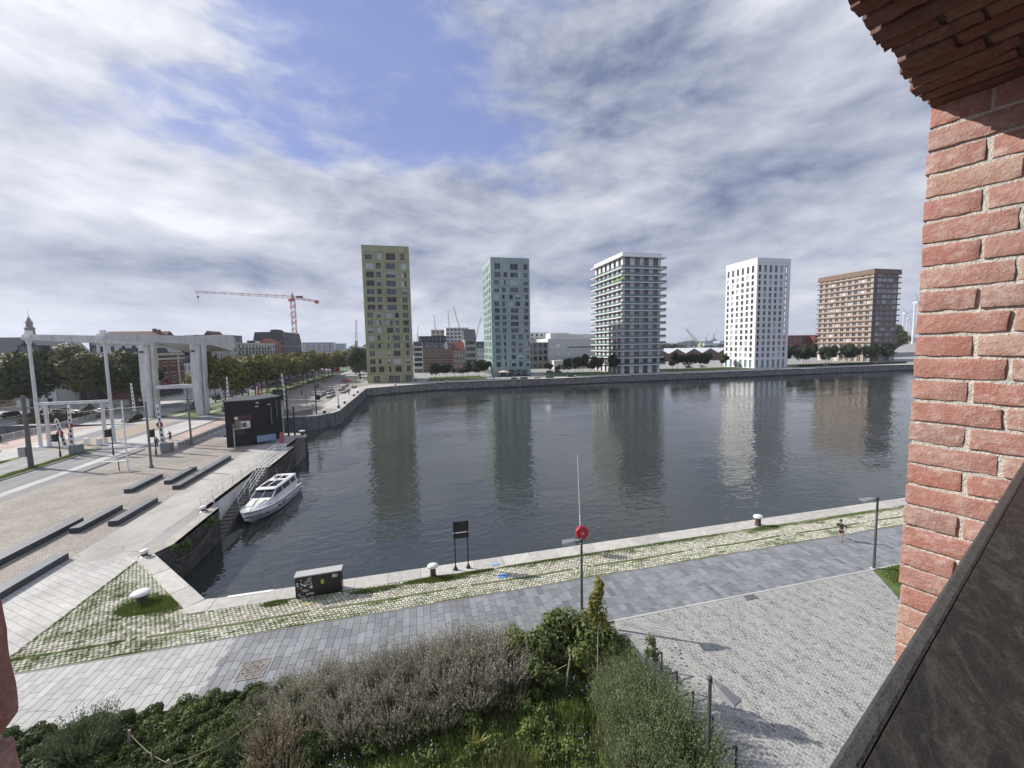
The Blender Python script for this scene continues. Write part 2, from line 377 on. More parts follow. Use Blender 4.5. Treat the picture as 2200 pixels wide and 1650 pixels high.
def f_brick(g, b, p, shaded=False):
    oi = g.n('ShaderNodeObjectInfo'); rv = oi.outputs['Random']
    off = g.n('ShaderNodeCombineXYZ'); g.L.new(g.m('MULTIPLY', rv, 37), off.inputs[0]); q = g.vm('ADD', p, off.outputs[0])
    n1 = g.noise(q, 11, 5, .6); n2 = g.noise(g.map(q, (1, 1, 1.3)), 30, 7, .72, .25); n3 = g.noise(q, 170, 3, .7); n4 = g.noise(q, 8, 4, .65, .3); n5 = g.noise(q, 75, 4, .7, .15)
    r2 = g.m('FRACT', g.m('MULTIPLY', rv, 5.7)); r3 = g.m('FRACT', g.m('MULTIPLY', rv, 13.3))
    base = g.mix(rv, (.34, .085, .055), (.38, .18, .135)); base = g.mix(g.rng(r2, .80, .92, 0, .85), base, (.46, .32, .23)); base = g.mix(g.rng(r3, .74, .9, 0, .8), base, (.25, .15, .135))
    base = g.mix(g.rng(n1, .35, .7, 0, .5), base, (.28, .12, .10))
    lime = g.m('MULTIPLY', g.rng(n2, .44, .66), g.rng(g.m('ADD', n4, g.m('MULTIPLY', g.m('SUBTRACT', r2, .4), .3)), .36, .56, .08, .95))
    base = g.mix(lime, base, (.52, .405, .365))
    base = g.mix(g.m('MULTIPLY', g.rng(n5, .58, .68), .45), base, (.62, .52, .47)); base = g.mix(g.m('MULTIPLY', g.rng(n5, .28, .40, 1, 0), .4), base, (.17, .055, .045)); base = g.mix(1, base, g.rng(n3, .3, .7, .84, 1.14), 'MULTIPLY'); base = g.mix(.27, base, (.50, .37, .33))
    if shaded: base = g.mix(1, base, (.50, .46, .46), 'MULTIPLY')  # shade under the lintel painted into the brick colour
    setb(g, b, base, .9, g.m('ADD', g.m('MULTIPLY', n2, 1), g.m('ADD', g.m('MULTIPLY', n5, .5), g.m('MULTIPLY', n3, .3))), .005)
special('brick', f_brick); special('brick_shaded', lambda g, b, p: f_brick(g, b, p, True))
def f_mortar(g, b, p):
    n1 = g.noise(p, 60, 4, .75); n2 = g.noise(p, 160, 2, .7)
    setb(g, b, g.mix(g.rng(n1, .3, .7), (.44, .43, .395), (.66, .64, .60)), .95, g.m('ADD', n1, g.m('MULTIPLY', n2, .5)), .008)
special('mortar', f_mortar)
def f_ledge(g, b, p):
    q = g.map(p, (1, 1, 1), (0, 0, R(-38))); s = g.map(q, (1, 3.2, 1))
    n1 = g.noise(s, 9, 8, .74, 1.4); n2 = g.noise(q, 2.2, 4, .6); n3 = g.noise(p, 260, 2, .7); n5 = g.noise(s, 26, 7, .75, .8)
    f = g.m('MULTIPLY', g.rng(n1, .46, .70), g.rng(n2, .35, .68, .2, 1)); c = g.mix(f, (.019, .0185, .018), (.085, .08, .073))
    c = g.mix(g.m('MULTIPLY', g.rng(n5, .55, .72), .5), c, (.075, .07, .062)); c = g.mix(1, c, g.rng(n3, .3, .7, .7, 1.3), 'MULTIPLY')
    setb(g, b, c, g.rng(n1, .3, .7, .5, .72), g.m('ADD', g.m('MULTIPLY', n3, .4), n1), .0015); b.inputs['Specular IOR Level'].default_value = .35
special('ledge_slab', f_ledge)
def f_wood(g, b, p):
    n_ = g.noise(g.map(p, (1, 1, .1)), 20, 4, .7); setb(g, b, g.mix(n_, (.20, .17, .13), (.36, .32, .26)), .85, n_, .01)
special('weathered_wood', f_wood)
def f_blackbrick(g, b, p):
    s = g.n('ShaderNodeSeparateXYZ'); g.L.new(p, s.inputs[0]); v = g.n('ShaderNodeCombineXYZ'); g.L.new(g.m('ADD', s.outputs[0], s.outputs[1]), v.inputs[0]); g.L.new(s.outputs[2], v.inputs[1])
    br = g.n('ShaderNodeTexBrick'); g.L.new(v.outputs[0], br.inputs[0]); br.inputs['Scale'].default_value = 1
    br.inputs['Brick Width'].default_value = .24; br.inputs['Row Height'].default_value = .08; br.inputs['Mortar Size'].default_value = .008
    br.inputs['Color1'].default_value = (.014, .013, .013, 1); br.inputs['Color2'].default_value = (.026, .023, .022, 1); br.inputs['Mortar'].default_value = (.01, .01, .01, 1)
    setb(g, b, g.mix(1, br.outputs[0], g.rng(g.noise(p, .9, 4), .3, .7, .75, 1.3), 'MULTIPLY'), .8, br.outputs[1], -.01)
special('black_brick', f_blackbrick)
WHITE = M('white_paint', (.76, .77, .76), .45, .06, 2, .1)
WSTEEL = M('white_steel', (.58, .59, .59), .5, .2, 1.3, .1, detail=7, stretch=(1, 1, .18))
DARK = M('dark_steel', (.035, .037, .04), .45, .2, 3)
MIDS = M('grey_steel', (.20, .205, .21), .45, .15, 3, 0, metal=.3)
BLACK = M('black', (.008, .008, .009), .5, .1)
RUBBER = M('rubber', (.012, .012, .012), .85, .1)
GLASS = M('glass_dark', (.025, .032, .04), .06, .3, .3, rnd=.5, spec=.9)
GLASSB = M('glass_sky', (.06, .08, .10), .05, .3, .3, rnd=.4, spec=1)
TEAL = M('glass_teal', (.11, .20, .20), .08, .2, .5, spec=.9, alpha=.62)
BLIND = M('blind', (.045, .042, .045), .7, .15, rnd=.3)
BLINDW = M('blind_white', (.45, .47, .50), .6, .1, rnd=.2)
RED = M('red_paint', (.42, .02, .025), .45, .1)
PINKRED = M('red_plastic', (.38, .008, .03), .35, .1, 6)
STONE = M('coping_stone', (.43, .415, .385), .85, .17, 2.2, .5, 14, rnd=.12, detail=7)
BENCHM = M('bench_stone', (.055, .06, .068), .6, .15, 2, .2, rnd=.08)
BENCHM2 = M('bench_top', (.135, .145, .165), .55, .12, 2, .2, rnd=.08)
STEPM = M('step_stone', (.16, .155, .14), .9, .3, 3, .5)
SLAB = M('slab_blue', (.20, .21, .222), .62, .16, .7, .25, 30, rnd=.18, tint=(.125, .132, .148), tw=.2, detail=9)
SLABP = M('slab_light', (.38, .38, .37), .75, .12, .7, .25, 30, rnd=.09, tint=(.33, .335, .34), tw=.3)
COB = M('cobble', (.47, .455, .38), .8, .22, 5, .4, 40, rnd=.28, tint=(.42, .33, .25), tw=.06)
COBG = M('cobble_grey', (.25, .252, .243), .8, .2, .8, .4, 40, rnd=.2, tint=(.11, .112, .115), tw=.2, detail=8)

# ------------------------------------------------------------------ ground, water, quays
WZ = -3.4
SRIM = [(-300, 82.3), (-25.6, 82.3), (-23.5, 82.1), (-21.6, 80.9), (-20.4, 78.5), (-20.4, 77), (-21.9, 77), (-21.9, 70.5), (-20.4, 70.5), (-20.4, 58.8), (-21.9, 58.8), (-21.9, 45), (-20.4, 45), (-20.4, 37.2), (-21.0, 35.9), (-13.8, 28), (900, 28)]
NRIM = [(-300, 116), (-100, 113), (-84, 110), (-60, 104), (-40, 102), (-26.7, 101.7), (-23.6, 102.6), (-21.3, 105), (-20.3, 108.5), (-20.5, 166), (-7, 172.5), (8, 177.5), (900, 177.5)]
poly_sheet('ground', SRIM+[(900, -120), (-300, -120)], 0, MATS['far_ground'], label='paved ground of the near quay and the drawbridge square')
poly_sheet('ground', NRIM+[(900, 9000), (-300, 9000)][:1]+[(900, 9000), (-300, 9000)], 0, MATS['far_ground'], label='flat ground beyond the dock reaching to the horizon')
poly_sheet('ground', rect(-9000, -300, -120, 9000), 0, MATS['far_ground'], label='flat ground far to the left')
poly_sheet('ground', rect(900, 9000, -120, 9000), 0, MATS['far_ground'], label='flat ground far to the right')
poly_sheet('water', rect(-320, 920, 15, 185), WZ, MATS['water'], label='dark rippled water of the dock')
def wall(parent, path, mat, z0=WZ-1.2, z1=-.02, th=.5, name='wall'):
    mb = MB()
    for (ax, ay), (bx_, by) in zip(path, path[1:]):
        mb.face([(ax, ay, z0), (bx_, by, z0), (bx_, by, z1), (ax, ay, z1)])
    return mb.build(name, mat, parent)
qw = thing('quay_wall', 'dark weathered stone quay wall on the left, with landing stairs and the moored boat', 'quay wall')
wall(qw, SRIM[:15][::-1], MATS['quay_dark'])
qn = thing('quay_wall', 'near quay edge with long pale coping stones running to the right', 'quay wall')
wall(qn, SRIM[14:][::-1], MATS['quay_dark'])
qf = thing('quay_wall', 'grey stone quay wall on the far side of the dock under the towers', 'quay wall')
wall(qf, NRIM[9:], MATS['quay_stone'])
qc = thing('quay_wall', 'streaked stone quay wall with rounded corner beyond the bridge channel', 'quay wall')
wall(qc, NRIM[:10], M('quay_streak', (.13, .135, .14), .85, .55, .9, .6, 6, stretch=(1, 1, .15)))
# far coping as a pale rim
def rim(parent, path, wd, mat, name='coping', z=.02, side=1, h=.35):
    mb = MB()
    for (ax, ay), (bx_, by) in zip(path, path[1:]):
        d = Vector((bx_-ax, by-ay, 0)); L = d.length; d.normalize(); nrm = Vector((-d.y, d.x, 0))*side; k = max(1, round(L/12))
        for j in range(k):
            a = Vector((ax, ay, 0))+d*(L*j/k+.01); b_ = Vector((ax, ay, 0))+d*(L*(j+1)/k-.01)
            q = [a, b_, b_+nrm*wd, a+nrm*wd]; zt = z+random.uniform(-.004, .008)
            P = [(p.x, p.y, z-h) for p in q]+[(p.x, p.y, zt) for p in q]; i = len(mb.v); mb.v += P; r = random.random()
            for f in ((0, 1, 5, 4), (1, 2, 6, 5), (2, 3, 7, 6), (3, 0, 4, 7), (4, 5, 6, 7)): mb.f.append(tuple(i+a_ for a_ in f)); mb.r.append(r); mb.mi.append(0)
    return mb.build(name, mat, parent)
rim(qf, NRIM[9:-1]+[(340, 177.5)], .75, STONE); rim(qc, NRIM[1:10], .8, STONE)
cst = M('concrete_rim', (.36, .335, .30), .9, .2, 1.2, .5, 12, rnd=.1)
rim(qw, [(-40, 82.3), (-25.6, 82.3), (-23.5, 82.1), (-21.6, 80.9), (-20.4, 78.5), (-20.4, 77)], .7, cst, side=-1)
rim(qw, [(-20.4, 70.5), (-20.4, 58.8)], .9, cst, side=-1); rim(qw, [(-20.4, 45), (-20.4, 37.2), (-21.0, 35.9)], .9, cst, side=-1)
rim(qw, [(-21.9, 58.8), (-21.9, 45)], .55, cst, side=-1); rim(qw, [(-21.9, 77), (-21.9, 70.5)], .5, cst, side=-1)
# blocks of the near left wall
blk = MB().box(0, .06, -.5, .5, -.5, .5); bm_ = []
for k in range(3):
    rr = random.Random(k); q = MB(); P = [(-.02, -.5, -.5), (.03, -.46, -.42), (.03, .46, -.44), (-.02, .5, -.5), (-.02, -.5, .5), (.03, -.45, .44), (.03, .46, .43), (-.02, .5, .5)]
    P = [(x+rr.uniform(-.01, .02)*(x > 0), y, z) for x, y, z in P]; q.v = P
    q.f = [(0, 3, 2, 1), (4, 5, 6, 7), (0, 1, 5, 4), (1, 2, 6, 5), (2, 3, 7, 6)]; q.r = [0]*5; q.mi = [0]*5
    bm_.append(q.mesh('block', MATS['quay_dark']))
DWALL = M('wall_block', (.07, .066, .056), .9, .45, 1.6, .8, 9, rnd=.35)
for me in bm_: me.materials[0] = DWALL
sp = []
for (y0, y1) in ((37.3, 44.9), (58.9, 70.4), (77.1, 78.4)):
    for row in range(7):
        y = y0+(.5 if row % 2 else 0); z = -.35-.24-row*.47
        while y < y1-.2:
            L = min(random.uniform(.8, 1.25), y1-y); sp.append(((-20.4, y+L/2, z), 0, (1.4, L-.02, .45), random.random())); y += L
pieces(qw, sp, bm_, 'stone_block', DWALL, 300)
# landing stairs
wp = bx('rendered_panel', M('white_render', (.58, .58, .56), .8, .14, .8, .3), qw, -21.92, -21.86, 45.6, 58.4, WZ-.5, -.45)
def stairs(ya, yb, n, x0, x1):
    for k in range(n):
        t = (k+1)/n; y1 = yb-(yb-ya)*k/n; bx('step', STEPM, qw, x0+.03, x1, y1-(yb-ya)/n-.0, y1, WZ-.6, -t*3.3)
stairs(45.6, 58.75, 20, -21.9, -20.45); stairs(70.6, 76.95, 16, -21.9, -20.45)
bx('landing', STEPM, qw, -21.87, -20.42, 45.02, 45.6, WZ-.6, -3.32)
# weeds hanging on the wall
LEAFD = leafmat('leaf_dark', (.018, .032, .009), (.055, .075, .02)); LEAFM = leafmat('leaf_mid', (.035, .06, .015), (.10, .13, .035))

# -- surface sheets on the left square
def sheet(name, pts, mat, lvl, label): return poly_sheet(name, pts, .004*lvl, MATS[mat] if isinstance(mat, str) else mat, label=label)
sheet('paving', [(-44.5, 36), (-44.5, 76), (-41.5, 81.8), (-27, 81.8), (-27, 30), (-34, 22), (-44.5, 10)], 'plaza_paver', 1, 'small weathered brown paving blocks of the bridge square')
sheet('path', [(-27, 35.7), (-27, 81.8), (-22.6, 81.5), (-22.6, 35.7)], 'concrete_path', 2, 'smooth grey path along the left quay')
sheet('paving', [(-27.2, 35.8), (-21.6, 35.8), (-21.6, 23.7), (-21.6, 19.5), (-34, 19.5)], 'slab_pale', 3, 'pale slab paving by the low stone benches')
sheet('road', rect(-52.2, -47.6, -60, 82), 'asphalt', 1, 'grey asphalt road lane leading to the drawbridge')
sheet('cycle_lane', rect(-47.6, -46.3, -60, 82), 'pale_road', 2, 'pale strip between the road and the square')
sheet('cycle_path', rect(-46.3, -44.5, -60, 82), 'asphalt', 1, 'narrow grey cycle path beside the square')
sheet('grass_strip', [(-54.6, -30), (-52.35, -30), (-52.35, 79), (-53.2, 81.0), (-54.3, 79)], 'grass_base', 2, 'bright grass strip between the road and the tram track')
sheet('grass_strip', [(-61.8, -30), (-60.2, -30), (-60.2, 75), (-61, 77.5), (-61.6, 75)], 'grass_base', 2, 'narrow grass island left of the tram track')
special('tram_setts', f_pave((.42, .41, .40), (.33, .325, .32), .2, .12, 20, .5))
sheet('tram_bed', rect(-60.2, -54.6, -30, 81), 'tram_setts', 1, 'pale stone setts between the tram rails')
sheet('road', rect(-67.6, -61.8, -60, 83), 'pale_road', 1, 'pale road lane left of the tram track')
sheet('pavement', rect(-75, -68.2, -60, 84), 'pink_path', 1, 'pinkish pavement left of the road')
for x in (-59.3, -57.9, -56.9, -55.5):
    o = MB().box(x-.035, x+.035, -30, 80, .006, .018).build('tram_rail', MIDS); tag(o, 'steel tram rail, '+{-59.3: 'leftmost of four in the setts', -57.9: 'second from the left in the setts', -56.9: 'third from the left in the setts', -55.5: 'rightmost of four beside the grass strip'}[x], 'tram rail')
def kerb(x, y0, y1, lab, wd=.22, h=.13):
    t = thing('kerb', lab, 'kerb'); mb = None
    y = y0; 
    while y < y1: bx('kerb_stone', M('kerb_stone', (.22, .22, .225), .8, .15, 2, .3, rnd=.15), t, x-wd/2, x+wd/2, y+.01, min(y+3, y1)-.01, -.1, h); y += 3
kerb(-52.28, 42, 79, 'dark stone kerb between the grass strip and the road')
kerb(-67.9, 60, 82, 'dark kerb along the pinkish pavement left of the bridge road', .3)
kerb(-44.4, 64, 76, 'kerb edge of the square next to the cycle path')
# -- beyond the channel
sheet('paving', [(-49, 103), (-26.8, 102.6), (-24, 103.6), (-22, 106), (-21.3, 109), (-21.5, 166), (-7.5, 173.5), (8, 178.6), (8, 187.6), (-49, 187.6)], 'plaza_paver', 1, 'paved quay square beyond the channel with benches')
sheet('path', [(-27, 115), (-21.4, 112), (-21.6, 166), (-7.5, 173.6), (8, 178.5), (320, 178.5), (320, 184.5), (8, 184.5), (-20, 181), (-27, 168)], 'pale_road', 2, 'pale footpath along the far quay edge')
sheet('road', [(-52.5, 104), (-46, 104), (-46, 109), (-49, 113), (-52.5, 113)], 'asphalt', 3, 'grey boulevard lane beyond the drawbridge')
sheet('grass_strip', [(-58.5, 112), (-53, 109.5), (-49.3, 114.5), (-49.3, 420), (-58.5, 420)], 'grass_base', 2, 'grass verge under the row of plane trees')
sheet('grass_strip', [(-63, 110), (-62, 108), (-60.5, 112), (-60.5, 130), (-63, 130)], 'grass_base', 3, 'small grass patch at the foot of the left bridge pylon')
sheet('road', rect(-75, -62, 131, 420), 'asphalt', 1, 'street with parked cars left of the plane trees')
sheet('grass_strip', rect(-62, -59.5, 131, 420), 'grass_base', 2, 'second verge between the tree rows')
sheet('pavement', rect(-83.8, -75, 125, 420), 'pale_road', 1, 'pavement in front of the old houses')
sheet('path', rect(-54.2, -52.9, 116, 420), 'pale_road', 3, 'narrow pale path between the tree rows')
kerb(-49.2, 115, 230, 'long kerb of the tree verge beyond the bridge')
# ------------------------------------------------------------------ near promenade
sheet('mossy_ground', [(-21.6, 23.75), (60, 23.75), (60, 26.68), (-14.1, 26.68), (-21.35, 34.9), (-21.6, 34.9)], 'moss_joint', 9, 'mossy soil and grass growing in the joints between the old quay setts')
STN = []
for k in range(14):
    rr = random.Random(50+k); q = MB(); a = .46; c = .36+rr.uniform(-.03, .03)
    q.v = [(-a, -a, -.5), (a, -a, -.5), (a, a, -.5), (-a, a, -.5)]+[(x*a+rr.uniform(-.05, .05), y*a+rr.uniform(-.05, .05), .2) for x, y in ((-1, -1), (1, -1), (1, 1), (-1, 1))]+[(x*c+rr.uniform(-.04, .04), y*c+rr.uniform(-.04, .04), .5) for x, y in ((-1, -1), (1, -1), (1, 1), (-1, 1))]
    q.f = [(0, 1, 5, 4), (1, 2, 6, 5), (2, 3, 7, 6), (3, 0, 4, 7), (4, 5, 9, 8), (5, 6, 10, 9), (6, 7, 11, 10), (7, 4, 8, 11), (8, 9, 10, 11)]; q.r = [0]*9; q.mi = [0]*9
    STN.append(q)
def stones(mat, nm): return [q.mesh(nm, mat) for q in STN]
def inpoly(x, y, P):
    c = False
    for (ax, ay), (bx_, by) in zip(P, P[1:]+P[:1]):
        if (ay > y) != (by > y) and x < (bx_-ax)*(y-ay)/(by-ay)+ax: c = not c
    return c
t = thing('cobbled_strip', 'strip of old worn setts with moss in the joints along the near quay edge', 'cobbles', kind='structure')
C1 = [(-21.55, 23.85), (50, 23.85), (50, 26.6), (-14.15, 26.6), (-21.3, 34.7), (-21.55, 34.8)]
sp = []; y = 23.95; row = 0
while y < 34.6:
    x = -21.5+(.12 if row % 2 else 0)
    while x < 50:
        xx, yy = x+random.uniform(-.015, .015), y+random.uniform(-.012, .012)+.05*math.sin(x*.7)
        if inpoly(xx, yy, C1) and abs(yy-24.95) > .07:
            if not (math.hypot((xx+16.9)/1.9, (yy-28.3)/1.0) < 1 and random.random() < .9): 
                hgt_ = random.uniform(.062, .08)
                sp.append(((xx, yy, hgt_/2-.012), random.uniform(-.08, .08), (random.uniform(.19, .225), random.uniform(.165, .195), hgt_), random.random()))
        x += .235
    y += .205; row += 1
pieces(t, sp, stones(COB, 'cobble'), 'cobblestone', COB, 300, 'cobblestone_field')
o = bx('steel_strip', M('rusty_rail', (.11, .10, .085), .7, .3, 8), t, -21.4, 50, 24.92, 24.98, -.01, .035)
t = thing('slab_walkway', 'walkway of long blue grey stone slabs along the near quay', 'paving', kind='structure')
sl_ = []
for k in range(8):
    rr = random.Random(k+9); q = MB(); e = .485; P = [(-.5, -.5, -.5), (.5, -.5, -.5), (.5, .5, -.5), (-.5, .5, -.5)]+[(x*.5, y*.5, .3) for x, y in ((-1, -1), (1, -1), (1, 1), (-1, 1))]+[(x*e, y*.492, .5+rr.uniform(-.03, .03)) for x, y in ((-1, -1), (1, -1), (1, 1), (-1, 1))]
    q.v = P; q.f = list(STN[0].f); q.r = [0]*9; q.mi = [0]*9; sl_.append(q)
poly_sheet('joint_bed', rect(-34, 50, 19.5, 23.78), .006, M('joint_dark', (.075, .075, .078), .9), t)
for (xa, xb, mt, lim) in ((-10.6, 50, SLAB, 300), (-34, -10.6, SLABP, 140)):
    sp = []; x = xa
    while x < xb-.2:
        w_ = .40; y = 19.62+random.uniform(0, .5); ys = [19.58]
        while y < 23.3: ys.append(y); y += random.choice((.6, .75, .9))
        ys.append(23.72)
        for a, b_ in zip(ys, ys[1:]):
            if b_-a < .08: continue
            sp.append(((x+w_/2, (a+b_)/2, .012), 0, (w_-.014, b_-a-.014, .04), random.random()))
        x += w_
    pieces(t, sp, [q.mesh('slab', mt) for q in sl_], 'slab', mt, lim, 'slab_field')
bx('border_strip', M('border', (.24, .235, .225), .8), t, -21.6, 50, 23.735, 23.80, -.02, .04)
bx('border_strip', SLABP, t, -20, 50, 19.44, 19.565, -.02, .05)
# long coping stones of the near edge
x = -13.2; k = 0
while x < 62:
    L = random.uniform(1.5, 2.4); o = bevel(bx('coping_stone', STONE, qn, x+.008, x+L-.008, 26.72+random.uniform(-.02, .02), 28.03, -.4, .035+random.uniform(0, .012)), .02); x += L
bx('coping_run', STONE, qn, 62, 320, 26.7, 28.03, -.4, .04)
cz = .04; A = Vector((-21.0, 35.9, 0)); B_ = Vector((-13.8, 28, 0)); dch = (B_-A); Lc = dch.length; dch.normalize(); nin = Vector((-dch.y, dch.x, 0)); nin = nin if nin.dot(Vector((-1, -1, 0))) > 0 else -nin
for a, b_ in ((0, .37), (.37, .74), (.74, .985)):
    q = MB(); P = [A+dch*(Lc*a+.01), A+dch*(Lc*b_-.01)]; P += [P[1]+nin*1.15, P[0]+nin*1.15]
    q.prism([(p.x, p.y) for p in P], -.4, cz+random.uniform(-.01, .01)); bevel(q.build('coping_stone', STONE, qn), .03)
q = MB(); q.prism([(-14.9, 27.3), (-13.82, 28.1), (-13.2, 28.03), (-13.2, 26.75), (-14.1, 26.7), (-14.75, 27.0)], -.4, .045); bevel(q.build('coping_stone', STONE, qn), .03)
bx('repair_strip', M('white_patch', (.7, .69, .66), .8), qn, -12.6, -9.9, 27.83, 28.05, .03, .062)
# right square of small setts
sheet('sand_joints', [(10.4, 19.44), (30.2, 19.44), (24.6, 11.6), (24.6, -4), (10.4, -4)], 'joint_sand', 7, 'pale sand between the setts of the right square')
t = thing('sett_square', 'square paved with small grey setts to the right of the planting bed', 'cobbles', kind='structure')
C2 = [(10.5, 19.4), (30.15, 19.4), (26.4, 14.2), (24.0, 9), (20, 3.5), (10.5, 3.5)]
sp = []
for zone, ang in ((0, -64), (1, -28)):
    ca, sa = math.cos(R(ang)), math.sin(R(ang))
    for i in range(-140, 140):
        for j in range(-150, 150):
            a = i*.235+(.11 if j % 2 else 0)+random.uniform(-.02, .02); b_ = j*.158+random.uniform(-.008, .008)+.06*math.sin(a*1.3+j)
            x, y = 20+a*ca-b_*sa, 11+a*sa+b_*ca
            if (x < 12.9+.5*math.sin(y*1.1)) != (zone == 1): continue
            if zone == 1: x += .12*math.sin(y*2.4); 
            if inpoly(x, y, C2): sp.append(((x, y, .015), R(ang)+random.uniform(-.06, .06), (random.uniform(.19, .225), random.uniform(.132, .15), .045), random.random()))
pieces(t, sp, stones(COBG, 'sett'), 'sett', COBG, 300, 'sett_field')
sheet('lawn', [(30.25, 19.42), (60, 19.42), (60, -20), (24.7, -4), (24.7, 11.6)], 'grass_base', 2, 'corner of green lawn at the right behind the lamp post')
sheet('planting_soil', rect(-40, 10.38, -10, 19.43), 'mossy_soil', 2, 'dark soil of the planting bed')
# ------------------------------------------------------------------ the brick opening the picture is taken from
BR = []
def rough_brick(seed, amp=.0021):
    rr = random.Random(seed); bm = bmesh.new(); bmesh.ops.create_cube(bm, size=1)
    L, W, Hh = .2, .1, .0625
    for v in bm.verts: v.co = Vector((v.co.x*L, v.co.y*W, v.co.z*Hh))
    for _ in range(1): bmesh.ops.bevel(bm, geom=bm.edges[:], offset=.0028, segments=2, affect='EDGES', profile=.6)
    bmesh.ops.triangulate(bm, faces=bm.faces[:])
    for _ in range(3):
        es = [e for e in bm.edges if e.calc_length() > .014]
        if es: bmesh.ops.subdivide_edges(bm, edges=es, cuts=1)
    bmesh.ops.triangulate(bm, faces=bm.faces[:])
    from mathutils import noise
    off = Vector((seed*3.1, seed*1.7, 0))
    for v in bm.verts:
        ed = (abs(v.co.x) > L/2-.008)+(abs(v.co.y) > W/2-.008)+(abs(v.co.z) > Hh/2-.008)
        n_ = noise.noise_vector((v.co+off)*26)*amp*(.8+.9*(ed >= 2))+noise.noise_vector((v.co+off)*90)*amp*.35
        v.co += n_
        if ed >= 2: v.co *= 1-.012*max(0, noise.noise((v.co+off)*18))*2.2
    me = bpy.data.meshes.new('brick'); bm.to_mesh(me); bm.free(); me.materials.append(MATS['brick']); me.polygons.foreach_set('use_smooth', [True]*len(me.polygons))
    for v in me.vertices: v.co = Vector((v.co.x/L, v.co.y/W, v.co.z/Hh))
    me.update(); return me
BR = [rough_brick(k) for k in range(7)]
BS = []
for me in BR: m_ = me.copy(); m_.materials[0] = MATS['brick_shaded']; BS.append(m_)
bp = thing('brick_pier', 'red brick pier and lintel framing the view, close at the right, with pale mortar', 'brick wall', (0, 0, HC), R(20))
def brick(u0, u1, n0, n1, z0, z1, par=bp, jit=.0025, along=None):
    du, dn, dzz = u1-u0, n1-n0, z1-z0
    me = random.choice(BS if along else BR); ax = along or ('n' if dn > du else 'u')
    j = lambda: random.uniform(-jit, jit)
    loc = ((u0+u1)/2+j(), (n0+n1)/2+j(), (z0+z1)/2+j()*.5)
    if ax == 'u': return link('brick', me, par, loc, (random.choice((0, math.pi)), 0, random.uniform(-.01, .01)), (du, dn, dzz))
    return link('brick', me, par, loc, (random.choice((0, math.pi)), 0, math.pi/2+random.uniform(-.008, .008)), (dn, du, dzz))
JT = .0105; CP = .073
for k in range(-12, 4+0):
    z0 = .45+k*CP+JT/2; z1 = z0+CP-JT
    if z0 < -1.6: continue
    n = .35; first = .125 if (k % 2) else .195; i = 0
    while n > -.25:
        L = first if i == 0 else .195
        brick(1.86, 1.96, n-L, n, z0, z1); n -= L+JT; i += 1
for k in range(-24, -12):
    z0 = .45+k*CP+JT/2; z1 = z0+CP-JT; n = .35; i = 0
    while n > -.1:
        L = (.125 if (k % 2) else .195) if i == 0 else .195
        brick(1.86, 1.96, n-L, n, z0, z1); n -= L+JT; i += 1
mc = MB(); mc.box(1.8655, 2.75, -1.2, .343, -1.35, .735)
o = mc.build('mortar', MATS['mortar'], bp)
mc = MB(); mc.box(.3, 2.75, -.5, .333, .747, 1.6); mc.build('lintel_core', M('mortar_dark', (.16, .15, .14), .95, .3, 40, .8, 80), bp)
u = 1.93; i = 0
while u > .55:
    wd = random.uniform(.053, .058); n = .352+random.uniform(-.008, .008); first = random.choice((.10, .195, .15)); k = 0
    while n > -.3:
        L = first if k == 0 else .2
        zz0 = .735+random.uniform(-.003, .004)+(.004 if k else 0)
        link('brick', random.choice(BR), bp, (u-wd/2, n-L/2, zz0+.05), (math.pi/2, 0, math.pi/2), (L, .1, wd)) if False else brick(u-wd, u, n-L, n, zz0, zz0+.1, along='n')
        n -= L+.009; k += 1
    u -= wd+.0095; i += 1
# the rest of the masonry round the opening, plus an unseen box added to shade the stub
mc = MB(); mc.box(1.97, 4.5, -.5, .34, .72, 3); mc.box(2.76, 4.5, -1.2, .34, -16, .72); mc.box(1.87, 2.75, -1.2, .34, -16, -1.36); mc.box(-3, 1.86, -.28, .07, -16, -.425); mc.box(-1.3, -.52, .3, 1.02, -16, 3); mc.box(-3, .29, -.5, .33, .76, 3); mc.box(-3, 4.5, -3.6, -3.4, -16, 3); mc.box(-3, 4.5, -3.4, -.51, .9, 1.1); mc.box(-3, 4.5, -3.4, -.29, -1.6, -1.5)
mc.build('masonry_and_shade_box', M('brick_plain', (.22, .08, .06), .9, .3, 12, .5, 30), bp)
# left end of the parapet brickwork
lp = thing('brick_stub', 'dark brick edge at the lower left corner of the view', 'brick wall', (0, 0, HC), R(20))
for k in range(0, 9):
    z1 = -.170-k*.104; brick(-.36, -.1585+(-.002 if k else -.001), .33, .43, z1-.094, z1, lp, .001)
mc = MB(); mc.box(-.6, -.168, .335, .427, -16, -.185); mc.build('mortar', MATS['mortar'], lp)
# dark ledge
lg = thing('window_ledge', 'dark mottled stone ledge running away at the lower right', 'ledge', (0, 0, HC), R(20))
bevel(MB().box(-1.2, 1.85, .0916, .1085, -.41, -.3592).build('lit_ledge_rim', M('lit_ledge_rim', (.055, .056, .057), .5, .2, 30, .3, 90), lg), .004, 2)  # lighter grey paints the light caught by the rounded edge
o = MB().box(-1.2, 1.85, -.35, .0915, -.42, -.36).build('ledge_top', MATS['ledge_slab'], lg); bevel(o, .0006, 1); pass
